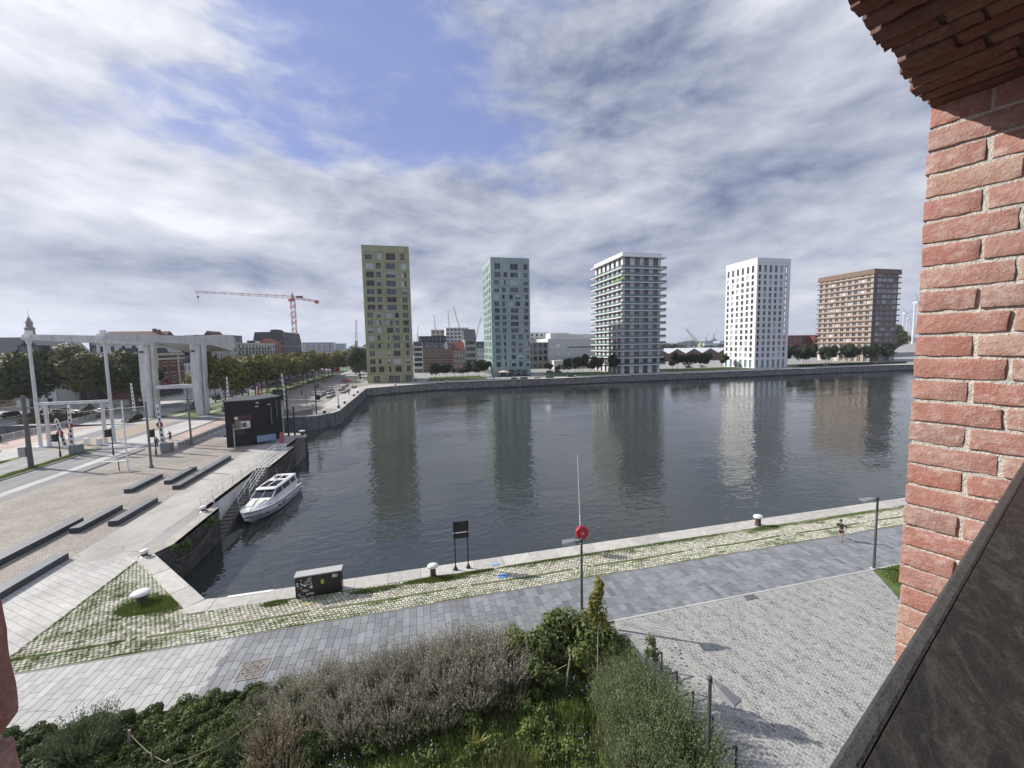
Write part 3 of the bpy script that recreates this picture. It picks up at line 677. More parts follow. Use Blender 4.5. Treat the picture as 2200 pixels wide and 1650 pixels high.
# ------------------------------------------------------------------ buildings
_c = {}
M('furn', (.05, .05, .055), .7)
M('roof_slate', (.09, .10, .115), .6, .2, 1, .2); M('core_dark', (.03, .03, .035)); M('loggia', (.12, .12, .13)); M('lime_awning', (.35, .55, .06), .7)
def winmesh(w_, h_, fr, fm, mull):
    k = ('w', round(w_, 2), round(h_, 2), fm.name, mull)
    if k not in _c:
        q = MB(); f = fr; d = .09
        q.box(0, w_, 0, d, 0, f).box(0, w_, 0, d, h_-f, h_).box(0, f, 0, d, f, h_-f).box(w_-f, w_, 0, d, f, h_-f)
        for j in range(mull):
            x = w_*(j+1)/(mull+1); q.box(x-f*.5, x+f*.5, .01, d-.01, f, h_-f)
        _c[k] = q.mesh('window', fm)
    return _c[k]
def panemesh(w_, h_, pm):
    k = ('p', round(w_, 2), round(h_, 2), pm.name)
    if k not in _c: _c[k] = MB().box(.02, w_-.02, .05, .07, .02, h_-.02).mesh('pane', pm)
    return _c[k]
def window(par, face, u, z, w_, h_, inset=.2, fm=None, pm=None, mull=1, fr=.09, name='window'):
    """face = (x, y, rz): origin of a facade, local x along it, local y inwards"""
    fx, fy, rz = face; c, s = math.cos(rz), math.sin(rz)
    o = link(name, winmesh(w_, h_, fr, fm or WHITE, mull), par, (fx+u*c-inset*s, fy+u*s+inset*c, z), (0, 0, rz))
    link('pane', panemesh(w_, h_, pm or GLASS), o)
    return o
def cellmesh(w_, h_, hole, mat, d=.3, gap=.035):
    k = ('c', round(w_, 2), round(h_, 2), tuple(round(a, 2) for a in hole) if hole else None, mat.name, d)
    if k not in _c:
        q = MB(); a, b, zz, e = gap, w_-gap, gap, h_-gap
        if not hole: q.box(a, b, 0, d, zz, e)
        else:
            x0, x1, z0, z1 = hole
            q.box(a, b, 0, d, z1, e).box(a, b, 0, d, zz, z0).box(a, x0, 0, d, z0, z1).box(x1, b, 0, d, z0, z1)
        _c[k] = q.mesh('facade_panel', mat)
    return _c[k]
def cell(par, face, u, z, w_, h_, hole, mat, d=.3, gap=.035, name='facade_panel'):
    fx, fy, rz = face; c, s = math.cos(rz), math.sin(rz)
    return link(name, cellmesh(w_, h_, hole, mat, d, gap), par, (fx+u*c, fy+u*s, z), (0, 0, rz))
def paneled(par, face, W, seams, rows, mat, rr, frm, opts, seam_split=True):
    """facade of storeys between seams; rows = list of lists of (a,b) window fractions"""
    for k, ws in enumerate(rows):
        z1, z0 = seams[k], seams[k+1]; h_ = z1-z0; cuts = [0]
        for (a, b), (c_, d_) in zip(ws, ws[1:]): cuts.append((b+c_)/2*W)
        cuts.append(W)
        for (a, b), c0, c1 in zip(ws, cuts, cuts[1:]):
            wz0, wz1 = h_*.21, h_*.90
            hole = (a*W-c0, b*W-c0, wz0, wz1)
            cell(par, face, c0, z0, c1-c0, h_, hole, mat)
            pm = rr.choice(opts); ml = 0 if pm in (BLIND, BLINDW) and rr.random() < .7 else (1 if (b-a)*W > 1.5 else 0)
            if (b-a)*W > 3: ml = 1
            wo = window(par, face, a*W, z0+wz0, (b-a)*W, wz1-wz0, .16, frm, pm, ml, .07)
            if pm in (GLASS, GLASSB) and rr.random() < .5:
                ww_, hh_ = (b-a)*W, wz1-wz0; fr_h = rr.choice((.25, .4, .6)); hf = rr.random() < .4
                bx('blind' if not hf else 'curtain', BLINDW if rr.random() < .5 else BLIND, wo, .08, ww_*(.5 if hf else 1)-.08, .035, .049, (.08 if hf else hh_*(1-fr_h)), hh_-.08)
SE = [59.3, 54.8, 50.9, 47.0, 43.2, 39.6, 36.1, 32.5, 29.0, 25.7, 22.1, 18.6, 15.1, 11.4, 8.0, 4.0]
def diener(name, label, x0, x1, y0, y1, mat, frm, rowsF, sideW, ground, top):
    t = thing(name, label, 'tower block', (x0, y0, 0)); rr = random.Random(len(label)); W = x1-x0; Dp = y1-y0
    core = MB().box(.28, W-.28, .28, Dp-.28, 0, top-.4).build('core', M('core_dark', (.03, .03, .035)), t)
    f = (0, 0, 0); opts = [GLASS, GLASS, GLASSB, BLIND, GLASS, GLASS, BLIND, GLASS, BLIND, GLASS, BLINDW, GLASS]
    paneled(t, f, W, SE, rowsF, mat, rr, frm, opts)
    n = 9
    for j in range(n): cell(t, f, W*j/n, SE[0], W/n, top-SE[0]-.25, None, mat)
    # ground storey
    cuts = [0]
    for (a, b), (c_, d_) in zip(ground, ground[1:]): cuts.append((b+c_)/2*W)
    cuts.append(W)
    for i, ((a, b), c0, c1) in enumerate(zip(ground, cuts, cuts[1:])):
        cell(t, f, c0, 0, c1-c0, 4.0, (a*W-c0, b*W-c0, .12, 3.3), mat)
        window(t, f, a*W, .12, (b-a)*W, 3.18, .2, frm, GLASS, 1, .12, 'window' if i != 1 else 'door')
    # left side, right side, back
    fl = (0, Dp, -math.pi/2)
    if sideW:
        paneled(t, fl, Dp, SE, [sideW]*15, mat, rr, frm, [GLASS, GLASSB, GLASS, BLIND])
        cell(t, fl, 0, SE[0], Dp, top-SE[0]-.25, None, mat)
        for j in range(8): cell(t, fl, Dp*j/8, 0, Dp/8, 4, (.5, Dp/8-.5, .2, 3.2), mat); window(t, fl, Dp*j/8+.5, .2, Dp/8-1, 3, .2, frm, GLASS, 0, .1)
    else:
        for k in range(16):
            z1 = SE[k-1] if k else top-.25; z0 = SE[k]
            for j in range(5): cell(t, fl, Dp*j/5, z0, Dp/5, z1-z0, None, mat)
        cell(t, fl, 0, 0, Dp, 4, None, mat)
    MB().box(W-.3, W, .31, Dp, 0, top-.27).build('side_wall', mat, t); MB().box(0.02, W-.31, Dp-.3, Dp-.01, 0, top-.27).build('back_wall', mat, t)
    MB().box(-.05, W+.05, -.05, Dp+.05, top-.25, top).build('roof_edge', mat, t)
    return t
def f_panelmat(c, dirt):
    def f(g, b, p):
        s = g.n('ShaderNodeSeparateXYZ'); g.L.new(p, s.inputs[0]); v = g.n('ShaderNodeCombineXYZ'); g.L.new(g.m('ADD', s.outputs[0], s.outputs[1]), v.inputs[0]); g.L.new(s.outputs[2], v.inputs[1])
        oi = g.n('ShaderNodeObjectInfo'); n_ = g.noise(g.map(v.outputs[0], (1, .22, 1)), .8, 6, .7)
        c_ = g.mix(g.rng(n_, .42, .72, 0, .55), c, dirt); c_ = g.mix(1, c_, g.rng(oi.outputs['Random'], 0, 1, .88, 1.1), 'MULTIPLY'); setb(g, b, c_, .5)
        # fine vertical joints of the cladding
    return f
special('olive_panel', f_panelmat((.335, .335, .185), (.25, .26, .115))); special('aqua_panel', f_panelmat((.31, .395, .383), (.24, .32, .30)))
rA0 = [(.06, .21), (.32, .42), (.50, .71), (.81, .90)]; rA = [(.07, .24), (.29, .39), (.49, .70), (.82, .94)]
rB = [(.06, .18), (.26, .35), (.46, .60), (.65, .74), (.82, .95)]; rC = [(.07, .19), (.255, .32), (.45, .51), (.59, .74), (.86, .94)]; rD = [(.07, .19), (.26, .37), (.47, .53), (.61, .75), (.86, .95)]
diener('apartment_tower', 'tall olive green panelled tower at the left corner of the dock', -22.7, -2.3, 189, 210, MATS['olive_panel'], M('frame_olive', (.38, .38, .26), .5), [rA0, rA, rA, rA, rA, rA, rA, rB, rB, rB, rC, rC, rC, rC, rD], None, [(.13, .27), (.46, .57), (.585, .70), (.82, .96)], 62.1)
r1 = [(.10, .25), (.33, .42), (.50, .70), (.84, .95)]; r2 = [(.08, .20), (.28, .35), (.46, .56), (.62, .75), (.87, .96)]; r3 = [(.08, .21), (.28, .38), (.49, .70), (.84, .96)]; r4 = [(.10, .22), (.30, .37), (.50, .61), (.69, .79), (.89, .97)]
diener('apartment_tower', 'pale aqua green panelled tower, second from the left, with cafe parasols at its foot', 38.3, 59.3, 203, 228.5, MATS['aqua_panel'], M('frame_aqua', (.40, .47, .46), .5), [r1, r1, r3, r3, r2, r2, r3, r3, r3, r3, r4, r4, r4, r4, r4], [(.07, .16), (.25, .34), (.42, .51), (.60, .69), (.79, .91)], [(.2, .34), (.4, .55), (.62, .72), (.78, .9)], 61.9)
# -- balcony tower
t = thing('balcony_tower', 'white tower ringed by balconies with teal glass railings, third from the left', 'tower block', (107.2, 191.2, 0)); rr = random.Random(4)
W, Dp = 22.9, 33.0; CW = M('white_clad', (.62, .61, .60), .6, .06, .5); SLW = M('white_slab', (.76, .76, .75), .5, .05, .5)
sl3 = [56.2, 52.5, 48.8, 45.0, 41.2, 37.4, 33.8, 30.3, 26.8, 23.1, 19.5, 15.9, 12.3, 8.6, 4.6]
MB().box(.5, W-.5, .5, Dp-.5, 0, 61.4).build('core', M('core_dark', ()), t)
zs = [61.6]+sl3+[0]
def pier_face(par, face, W_, z0, z1, cols, cw, mat, pm, dep=.5, gap=.01):
    last = 0
    for c_ in cols+[None]:
        e = W_ if c_ is None else c_*W_-cw/2
        if e-last > .05: cell(par, face, last, z0, e-last, z1-z0, None, mat, dep, gap, 'wall_pier')
        if c_ is not None:
            window(par, face, e, z0, cw, z1-z0-.3, .3, DARK, rr.choice(pm), 1, .1); last = e+cw
for k in range(16):
    z1, z0 = zs[k]-.02, zs[k+1]+.02
    pier_face(t, (0, 0, 0), W, z0, z1, [.125, .375, .61, .86], 3.1, CW, [GLASS, GLASSB, GLASS])
    pier_face(t, (0, Dp, -math.pi/2), Dp, z0, z1, [.10, .26, .42, .58, .74, .90], 2.6, CW, [GLASS, GLASSB, GLASS])
for k, z in enumerate(sl3):
    xr = W+2.8 if k < 12 or k == 14 else W+1.6
    bx('balcony_slab', SLW, t, -1.6, xr, -1.5, Dp+3, z-.42, z)
    for j in range(8):
        a = -1.5+(xr+1.4)*j/8; b = -1.5+(xr+1.4)*(j+1)/8-.06; bx('railing_glass', TEAL, t, a, b, -1.45, -1.42, z+.05, z+1.15)
    for j in range(9):
        a = -1.4+(Dp+4.2)*j/9; b = -1.4+(Dp+4.2)*(j+1)/9-.08; bx('railing_glass', TEAL, t, -1.55, -1.52, a, b, z+.05, z+1.15)
    bx('railing_glass', TEAL, t, xr-.1, xr-.07, -1.4, 4, z+.05, z+1.15)
    bx('handrail', MIDS, t, -1.56, xr-.05, -1.47, -1.40, z+1.15, z+1.2); bx('handrail', MIDS, t, -1.57, -1.5, -1.39, Dp+2.8, z+1.15, z+1.2)
    bx('partition', CW, t, W/2-.08, W/2+.08, -1.3, 0, z+.02, z+3.0)
    for j in range(3):
        a = rr.uniform(0, W-2); bx('garden_chair', M('furn', (.05, .05, .055), .7), t, a, a+rr.uniform(.5, 1.3), -1.1, -.5, z+.02, z+rr.uniform(.5, .9))
bx('roof_slab', SLW, t, -1.7, W+2.7, -1.6, Dp+3, 61.7, 62.2); bx('parapet', SLW, t, -.5, W+.4, -.4, Dp+.5, 62.2, 64.2); bx('awning', M('lime_awning', (.35, .55, .06), .7), t, -1.5, 2.2, -1.44, -.2, 49.9, 50.3)
bx('awning', M('lime_awning', ()), t, -1.5, -.2, -.2, 7, 49.9, 50.3)
# -- white grid tower
t = thing('grid_tower', 'bright white tower with a regular grid of small windows, fourth from the left', 'tower block', (196.3, 194, 0)); rr = random.Random(5); W, Dp, Ht = 24.4, 24.0, 65.2
GW = M('white_render_clean', (.70, .70, .71), .7, .05, .6)
MB().box(.5, W-3.1, .5, Dp-.5, 0, Ht-.3).build('core', M('core_dark', ()), t)
cols = [.085, .245, .405, .565, .725, .875]; cw = 1.95
for fi, (face, W_) in enumerate((((0, 0, 0), W), ((0, Dp, -math.pi/2), Dp))):
    for k in range(16):
        if k == 0: z0, z1, a, b = 55.9, Ht, 1.0, 5.1
        elif k == 15: z0, z1, a, b = 0, 5.7, .1, 4.9
        else: z0 = 55.9-3.585*k; z1 = z0+3.585; a, b = .75, 3.2
        cuts = [0]+[(c0+c1)/2*W_ for c0, c1 in zip(cols, cols[1:])]+[W_]
        for j, c_ in enumerate(cols):
            lg_ = (j == 5 and fi == 0) or (j == 0 and fi == 0 and k % 1 == 0) or (j == 5 and fi == 1)
            ww = cw*(.9 if j in (0, 5) else 1); u0 = c_*W_-ww/2
            cell(t, face, cuts[j], z0, cuts[j+1]-cuts[j], z1-z0, (u0-cuts[j], u0+ww-cuts[j], a, b), GW, .45, 0.004)
            if fi == 0 and j == 5 and k < 14: continue
            if lg_ and k < 15: bx('loggia_back', M('loggia', (.12, .12, .13)), t, *((u0, u0+ww, .9, .95) if fi == 0 else (.9, .95, Dp-u0-ww, Dp-u0)), z0+a, z0+b)
            elif k == 15: window(t, face, u0, z0+a, ww, b-a, .35, M('frame_teal', (.25, .36, .36), .4), M('glass_teal_solid', (.16, .25, .25), .1, .1), 1, .1)
            else: window(t, face, u0, z0+a, ww, b-a, .3, M('frame_grey', (.30, .31, .33), .4), rr.choice([GLASSB, GLASS, GLASSB, BLINDW]), 1, .09)
fr_ = (W, 0, math.pi/2)
for k in range(16):
    if k == 0: z0, z1, a, b = 55.9, Ht, 1.0, 5.1
    elif k == 15: z0, z1, a, b = 0, 5.7, .1, 4.9
    else: z0 = 55.9-3.585*k; z1 = z0+3.585; a, b = .75, 3.2
    cell(t, fr_, .46, z0, 6, z1-z0, (.15, 4.6, a, b) if k < 14 else None, GW, .4, .004); cell(t, fr_, 6.46, z0, Dp-6.46, z1-z0, None, GW, .4, .004)
MB().box(.01, W-.01, Dp-.4, Dp, 0, Ht-.2).build('back_wall', GW, t); MB().box(.45, W-.42, .46, Dp-.4, Ht-.6, Ht-.3).build('roof', GW, t)
for j, c_ in enumerate(cols): bx('slot', M('slot', (.45, .45, .46)), t, c_*W-1.1, c_*W+1.1, -.012, .01, 62.4, 62.7)
# -- brown banded tower
t = thing('banded_tower', 'brown terracotta tower with dark horizontal bands, rightmost of the five', 'tower block', (314, 212, 0)); rr = random.Random(6); W, Dp = 23.6, 38.0
BEI = M('beige_tile', (.36, .295, .25), .7, .1, .6, rnd=.05); BRN = M('brown_band', (.165, .105, .075), .7, .15, .8); BGY = M('tile_grey', (.30, .27, .24), .7, .1, .6)
MB().box(.6, W-.6, .6, Dp-.6, 0, 64.5).build('core', M('core_dark', ()), t)
bands = [59.9-3.85*k for k in range(15)]; zs = [64]+bands+[0]
for k in range(16):
    z1, z0 = zs[k]-.3, zs[k+1]+.3
    if k == 15: z0 = 0
    if k == 0: z1 = 62.2
    n = 9
    for j in range(n):
        cwid = Dp/n; u0 = cwid*.46
        fc = (0, Dp, -math.pi/2); cell(t, fc, cwid*j, z0, cwid, z1-z0, (.12, u0+.5, .65 if k < 15 else .1, z1-z0-.3), BEI, .4, .0, 'wall_panel')
        window(t, fc, cwid*j+.12, z0+(.65 if k < 15 else .1), u0+.38, z1-z0-.95, .25, M('frame_white', (.6, .58, .56), .5), rr.choice([GLASSB, BLINDW, GLASS, GLASS, BLIND]), 1, .1)
    for j in range(4):
        cwid = (W-3.5)/4; cell(t, (0, 0, 0), 3.5+cwid*j, z0, cwid, z1-z0, (.5, cwid-.9, .5, z1-z0-.3), BGY, .4, 0, 'wall_panel')
        window(t, (0, 0, 0), 3.5+cwid*j+.5, z0+.5, cwid-1.4, z1-z0-.8, .2, M('frame_br', (.22, .17, .13), .5), rr.choice([GLASSB, GLASS, BLINDW]), 1, .1)
    bx('corner_loggia', M('loggia', ()), t, .55, 3.48, .2, .5, z0, z1)
for z in bands+[62.3]:
    hh = .45 if z < 62 else 1.6
    bx('floor_band', BRN, t, -.75, W+1.7, -.75, Dp+1.4, z-.35, z+hh); 
    if z < 62: bx('balcony_rail', MIDS, t, W, W+1.5, -.7, -.65, z+.9, z+1.0)
bx('roof_band', BRN, t, -.6, W+1.6, -.6, Dp+1.2, 63.9, 65.5)

# -- ordinary houses
def house(name, label, cat, x0, x1, y0, y1, h, wall_, faces, roof=None, roofm=None, frm=None, pms=None, sill=None, base=0, rise=0, extra=None, ww=.5, wh=.58):
    """faces: list of (side, cols, rows); windows are inset parts"""
    t = thing(name, label, cat, (x0, y0, 0)); W, Dp = x1-x0, y1-y0; rr = random.Random(int(x0*7+y0)); pms = pms or [GLASS, GLASS, GLASSB]
    MB().box(.3, W-.3, .3, Dp-.3, base, h-.05).build('core', M('core_dark', ()), t)
    done = set()
    for side, nc, nr in faces:
        done.add(side); face, L = {'S': ((0, 0, 0), W), 'E': ((W, 0, math.pi/2), Dp), 'W': ((0, Dp, -math.pi/2), Dp)}[side]
        g_ = 0.0
        for r_ in range(nr):
            z0 = base+(h-base)*r_/nr; hh = (h-base)/nr
            for c_ in range(nc):
                cw_ = L/nc; a = cw_*(1-ww)/2; zb = hh*.22 if r_ or nr < 3 else .1
                cell(t, face, cw_*c_, z0, cw_, hh, (a, cw_-a, zb, zb+hh*wh), wall_, .3, 0, 'wall_bay')
                window(t, face, cw_*c_+a, z0+zb, cw_-2*a, hh*wh, .14, frm, rr.choice(pms), 1 if cw_*ww > 1.1 else 0, .08)
                if sill: 
                    fx, fy, rz = face; c, s = math.cos(rz), math.sin(rz); u = cw_*(c_+.5)
                    for zq in (z0+zb-.12, z0+zb+hh*wh+.02): 
                        o = bx('sill', sill, t, -.5, .5, -.06, .1, -.06, .08); o.scale = (cw_*ww+.3, .16, .14); o.location = (fx+u*c-(-.02)*s, fy+u*s+(-.02)*c, zq); o.rotation_euler = (0, 0, rz)
    q = MB()
    if 'S' not in done: q.box(.01, W-.01, 0, .3, base, h)
    if 'E' not in done: q.box(W-.3, W, .01, Dp-.01, base, h)
    if 'W' not in done: q.box(0, .3, .01, Dp-.01, base, h)
    q.box(.31, W-.31, Dp-.3, Dp, base, h); q.build('wall', wall_, t)
    rm = roofm or M('roof_slate', (.09, .10, .115), .6, .2, 1, .2)
    if roof == 'flat' or not roof: MB().box(-.1, W+.1, -.1, Dp+.1, h, h+.35).build('roof', rm, t)
    elif roof == 'x':   # ridge along x
        q = MB(); q.prism([(-.3, h-.0), (Dp+.3, h), (Dp/2, h+rise)], -.15, W+.15, axis='x'); q.build('roof', rm, t)
    elif roof == 'y':
        q = MB(); q.prism([(-.3, h), (W+.3, h), (W/2, h+rise)], -.15, Dp+.15, axis='y'); q.build('roof', rm, t)
    elif roof == 'mansard':
        q = MB(); a = min(2.2, rise*.5); q.loft([[(-.1, -.1, h), (W+.1, -.1, h), (W+.1, Dp+.1, h), (-.1, Dp+.1, h)], [(a*.3, a, h+rise), (W-a*.3, a, h+rise), (W-a*.3, Dp-a, h+rise), (a*.3, Dp-a, h+rise)]]); rf = q.build('roof', rm, t)
        nd = max(2, int(W/3.5))
        for j in range(nd):
            u = W*(j+.5)/nd; bx('dormer', frm or WHITE, t, u-.7, u+.7, .25, 1.6, h+.5, h+2.1); bx('dormer_pane', GLASS, t, u-.5, u+.5, .22, .26, h+.7, h+1.9)
    if extra: extra(t, W, Dp, h)
    return t
BRK = M('brick_red_far', (.17, .075, .06), .85, .15, 2); BRK2 = M('brick_brown_far', (.16, .105, .085), .85, .15, 2); CRM = M('cream', (.55, .52, .45), .7, .08, 1)
GREY = M('grey_wall', (.33, .33, .32), .8, .1, 1); PALE = M('pale_wall', (.56, .56, .555), .75, .08, 1, rnd=.04); CHAR = M('charcoal', (.028, .03, .036), .6, .2, 1); ROOFR = M('roof_brown', (.12, .062, .045), .8, .2, 1.5); ROOFT = M('roof_tile', (.22, .075, .05), .8, .2, 1.5); YBR = M('brick_yellow', (.30, .23, .14), .85, .15, 2); BLUR = M('roof_zinc', (.05, .06, .08), .85, .15, .6, spec=.2)
def chim(*ps):
    def f(t, W, Dp, h):
        for (x, y, z, s) in ps: bx('chimney', BRK2, t, x-s/2, x+s/2, y-s/2, y+s/2, h, h+z)
    return f
# between the first and second tower
house('town_house', 'narrow white framed modern house just right of the olive tower', 'house', -2.5, 3.3, 255, 270, 19.4, PALE, [('S', 1, 6)], 'flat', CHAR, DARK, [GLASS, GLASSB], ww=.86, wh=.72)
house('town_house', 'brown brick double house with light window bands and slate mansard', 'house', 3.4, 13.8, 255, 268, 14.8, BRK2, [('S', 6, 4)], 'mansard', M('roof_slate', ()), CRM, None, CRM, rise=4.4)
house('town_house', 'ornate brick house with many pale stone bands and a small gable', 'house', 13.9, 22.3, 255, 268, 14.6, BRK, [('S', 5, 4)], 'mansard', M('roof_slate', ()), CRM, None, CRM, rise=4.0, extra=lambda t, W, D, h: (bx('gable', CRM, t, 3.2, 5.2, -.1, 1.2, h, h+3.2), bx('gable_cap', CRM, t, 3.7, 4.7, -.1, 1.1, h+3.2, h+4.6)))
house('town_house', 'grey house with a red tiled roof and three skylights', 'house', 22.4, 29.8, 255, 266, 13.6, M('warm_grey', (.30, .27, .24), .8, .1), [('S', 4, 4)], 'x', ROOFT, CRM, None, CRM, rise=5.6, ww=.42)
house('town_house', 'tall grey modern house with a steep dark roof and large windows', 'house', 30.0, 37.6, 255, 268, 20.5, GREY, [('S', 1, 5)], 'x', M('roof_dark', (.075, .08, .088), .6, .1), DARK, [GLASS, GLASSB], ww=.78, wh=.6, rise=7)
house('town_house', 'white house with a dark mansard roof left of the aqua tower', 'house', 37.8, 47, 255, 268, 14.8, PALE, [('S', 5, 4)], 'mansard', M('roof_slate', ()), WHITE, None, None, rise=4.4, ww=.38)
house('apartment_block', 'long black roof storey rising behind the brick houses', 'apartment block', 1, 19.5, 272, 285, 23.2, CHAR, [('S', 7, 7)], 'flat', CHAR, WSTEEL, ww=.45)
house('office_block', 'pale distant office block with glass corner behind the row of houses', 'office block', 30, 54, 420, 440, 36, PALE, [('S', 6, 9)], 'flat', PALE, DARK, ww=.7)
house('office_block', 'pinkish distant block with plant on its roof behind the ornate house', 'office block', 14, 27, 400, 420, 33, M('pinkish', (.42, .36, .33), .8), [('S', 3, 8)], 'flat', GREY, DARK)
# between the second and third
house('factory', 'old grey factory building with big dark windows right of the aqua tower', 'factory', 70, 88.6, 260, 280, 17.8, M('factory_grey', (.24, .235, .22), .85, .12, 1), [('S', 5, 4)], 'flat', PALE, DARK, [GLASS], ww=.66, wh=.66)
def hall(t, W, D, h):
    for z in (13.6, 5.6):
        for j in range(15): bx('window', BLACK, t, 14.5+j*1.42, 15.4+j*1.42, -.03, .02, z, z+1.25)
    bx('upper_storey', PALE, t, 3, 17, 4, 14, h, h+4.2); bx('upper_storey', PALE, t, 17.3, W-.5, 6, 14, h, h+3.4)
    for (a, b_, c, s) in ((7.5, 15.5, 2.2, 2.6), (15.5, 15.2, 1.6, 1), (2.6, 14.6, 1.4, .9), (7.6, 10, 1.4, 1.2), (15, 9.5, 1.5, 1), (7.6, 5.6, 1.3, .9), (20, 14.6, 1.2, 1.4), (15, 4.9, 1.8, .8)): bx('light_patch', M('pale_patch', (.66, .68, .69), .6), t, a-s/2*1.1, a+s/2*1.1, -.015, .01, b_-c/2, b_+c/2)  # last loop: paler rectangles set on the hall front
house('warehouse', 'big pale grey hall with two thin rows of small windows and light patches', 'warehouse', 88.7, 136, 260, 290, 20.2, M('pale_grey_clad', (.47, .50, .51), .6, .06, .6), [], 'flat', WHITE, extra=hall)
house('apartment_block', 'white terrace flats with a roof terrace behind the grey factory', 'apartment block', 66, 100, 292, 302, 25.6, PALE, [('S', 9, 8)], 'flat', PALE, DARK, ww=.4)
house('warehouse', 'low white hall behind the trees between the second and third tower', 'warehouse', 88, 134, 246, 256, 5.4, PALE, [], 'flat', PALE)
# old sheds between third and fourth, one long building with five gables
t = thing('brick_sheds', 'row of old brick sheds with zigzag gables left of the white grid tower', 'shed', (150, 300, 0))
SR = M('shed_roof', (.40, .42, .46), .6, .12, .6)
for k in range(7):
    x = 12+k*17; q = MB(); q.prism([(x, 0), (x+16.9, 0), (x+16.9, 6.5), (x+8.5, 10.6), (x, 6.5)], 0, .6, axis='y'); q.build('gable_wall', BRK2, t)
    q = MB(); q.prism([(x-.2, 6.6), (x+8.5, 10.9), (x+17.1, 6.6), (x+17.1, 6.3), (x+8.5, 10.55), (x-.2, 6.3)], -.2, 50, axis='y'); q.build('roof', SR, t)
    for dx_ in (4, 8.5, 13): bx('arched_window', GLASS, t, x+dx_-1.1, x+dx_+1.1, -.05, .02, 1, 4.6)
t = thing('red_frame_building', 'rust red steel framed building raised on legs between the white and brown towers', 'building', (336, 300, 0))
RST = M('rust_red', (.30, .062, .028), .7, .25, .8)
MB().box(0.2, 42, .5, 14, 12.4, 20.8).build('core', CHAR, t)
for z in (12.1, 20.2): bx('beam', RST, t, 0, 42, -.05, .45, z, z+1.0)
for k in range(8): bx('post', RST, t, k*5.9, k*5.9+.7, -.04, .44, 13.1, 20.2)
for k in range(7): window(t, (0, 0, 0), k*5.9+1.0, 13.6, 4.5, 6, .3, RST, GLASS, 2, .25)
for x in (2, 22, 38): bx('leg', CHAR, t, x, x+2.5, 3, 9, 0, 12.1)
bx('stair_tower', M('rust_dark', (.12, .03, .02), .8), t, 30, 42, -6, .4, 0, 20.5)
house('harbour_building', 'low pale buildings beyond the far quay at the right edge', 'building', 405, 520, 330, 350, 7, PALE, [('S', 9, 1)], 'x', BLUR, DARK, rise=3)
house('harbour_building', 'orange roofed low building far right beyond the brown tower', 'building', 400, 440, 400, 420, 10, M('tan', (.4, .3, .22)), [('S', 6, 2)], 'x', ROOFT, DARK, rise=3)
house('harbour_building', 'long low quay wall building far right by the water', 'building', 352, 470, 262, 268, 3.4, GREY, [], 'flat', GREY)
# left bank of the picture
WR = M('white_render_old', (.60, .60, .58), .8, .08, 1)
house('corner_house', 'yellow brick house with a zinc roof and a small pointed dormer at the left edge', 'house', -131, -119.2, 150, 162, 15.2, YBR, [('S', 4, 4)], 'x', BLUR, CRM, None, CRM, rise=6.2, ww=.4, extra=lambda t, W, D, h: (MB().lathe([(.9, 0), (.9, 1.5), (1.1, 1.55), (.5, 2.3), (.05, 3.4)], 4, (W-5.2, 1.4, h+.6)).build('dormer', CHAR, t),))
def wx(t, W, D, h):
    bx('dormer', CHAR, t, 1.8, 7.6, -.02, 3, h+.1, h+3.4); bx('dormer_pane', GLASS, t, 2.4, 7.0, -.06, 0, h+.4, h+3.0)
    q = MB(); q.prism([(.0, h), (D, h), (D/2, h+6.4)], 0, .3, axis='x'); q.v = [(x+W, y, z) for x, y, z in q.v]; q.build('gable_wall', WR, t)
house('white_house', 'white gabled house with dark windows and a wide black dormer left of the bridge frame', 'house', -119.1, -109, 150, 166, 15.3, WR, [('S', 3, 4)], 'x', BLUR, DARK, [GLASS, BLACK], rise=6.2, ww=.34, wh=.6, extra=wx)
house('dark_house', 'slate clad dark house wall right of the white gabled house', 'house', -108.5, -104, 158, 172, 12.5, CHAR, [], 'x', CHAR, rise=3)
house('town_house', 'white house with a brown hipped roof behind the big trees', 'house', -116, -96, 178, 192, 19.3, PALE, [('S', 6, 5)], 'x', ROOFR, DARK, rise=5, extra=chim((15, 7, 6, 1), (17, 6, 5.6, .8)), ww=.35)
house('town_house', 'house with a brown ridge roof just left of the bridge pylon', 'house', -96, -88, 205, 217, 19.2, PALE, [('S', 3, 5), ('E', 3, 5)], 'y', ROOFR, DARK, rise=6, ww=.35)
house('town_house', 'white house with slanted balcony roof between the bridge posts', 'house', -104, -93, 168, 178, 15, WR, [('S', 4, 4)], 'mansard', CHAR, DARK, rise=2.6, ww=.4)
def redx(t, W, D, h):
    for y in (3.2, 15.6):
        bx('quoin_strip', CRM, t, W-.02, W+.12, y-.45, y+.45, 3.6, h)
    for z in (h-2.2, h-.5): bx('cornice', CRM, t, W-.02, W+.3, -.1, D+.1, z, z+.6)
    bx('shop_awning', M('awning_pale', (.6, .58, .54), .7), t, W, W+2.2, 2, 8, 3.2, 3.5); bx('shop_awning', M('awning_pale', ()), t, W, W+2.2, 10, 17, 3.2, 3.5)
    bx('bay_window', M('bay_red', (.2, .03, .03), .6), t, W, W+.5, 7.4, 10.0, 4.3, 5.9); bx('shop_front', GLASS, t, W-.01, W+.05, 1, D-1, .2, 3.1)
house('brick_house', 'red brick house with cream bands seen between the two bridge pylons', 'house', -104, -90, 161.5, 181, 15.4, BRK, [('E', 4, 4)], 'flat', M('roof_slate', ()), CRM, None, CRM, ww=.52, extra=redx)
house('white_house', 'low white house with narrow windows beside the red brick house', 'house', -103, -90.3, 181.2, 196.5, 11.4, M('white_clean', (.72, .72, .71)), [('E', 6, 3)], 'x', CHAR, DARK, rise=3, ww=.3)
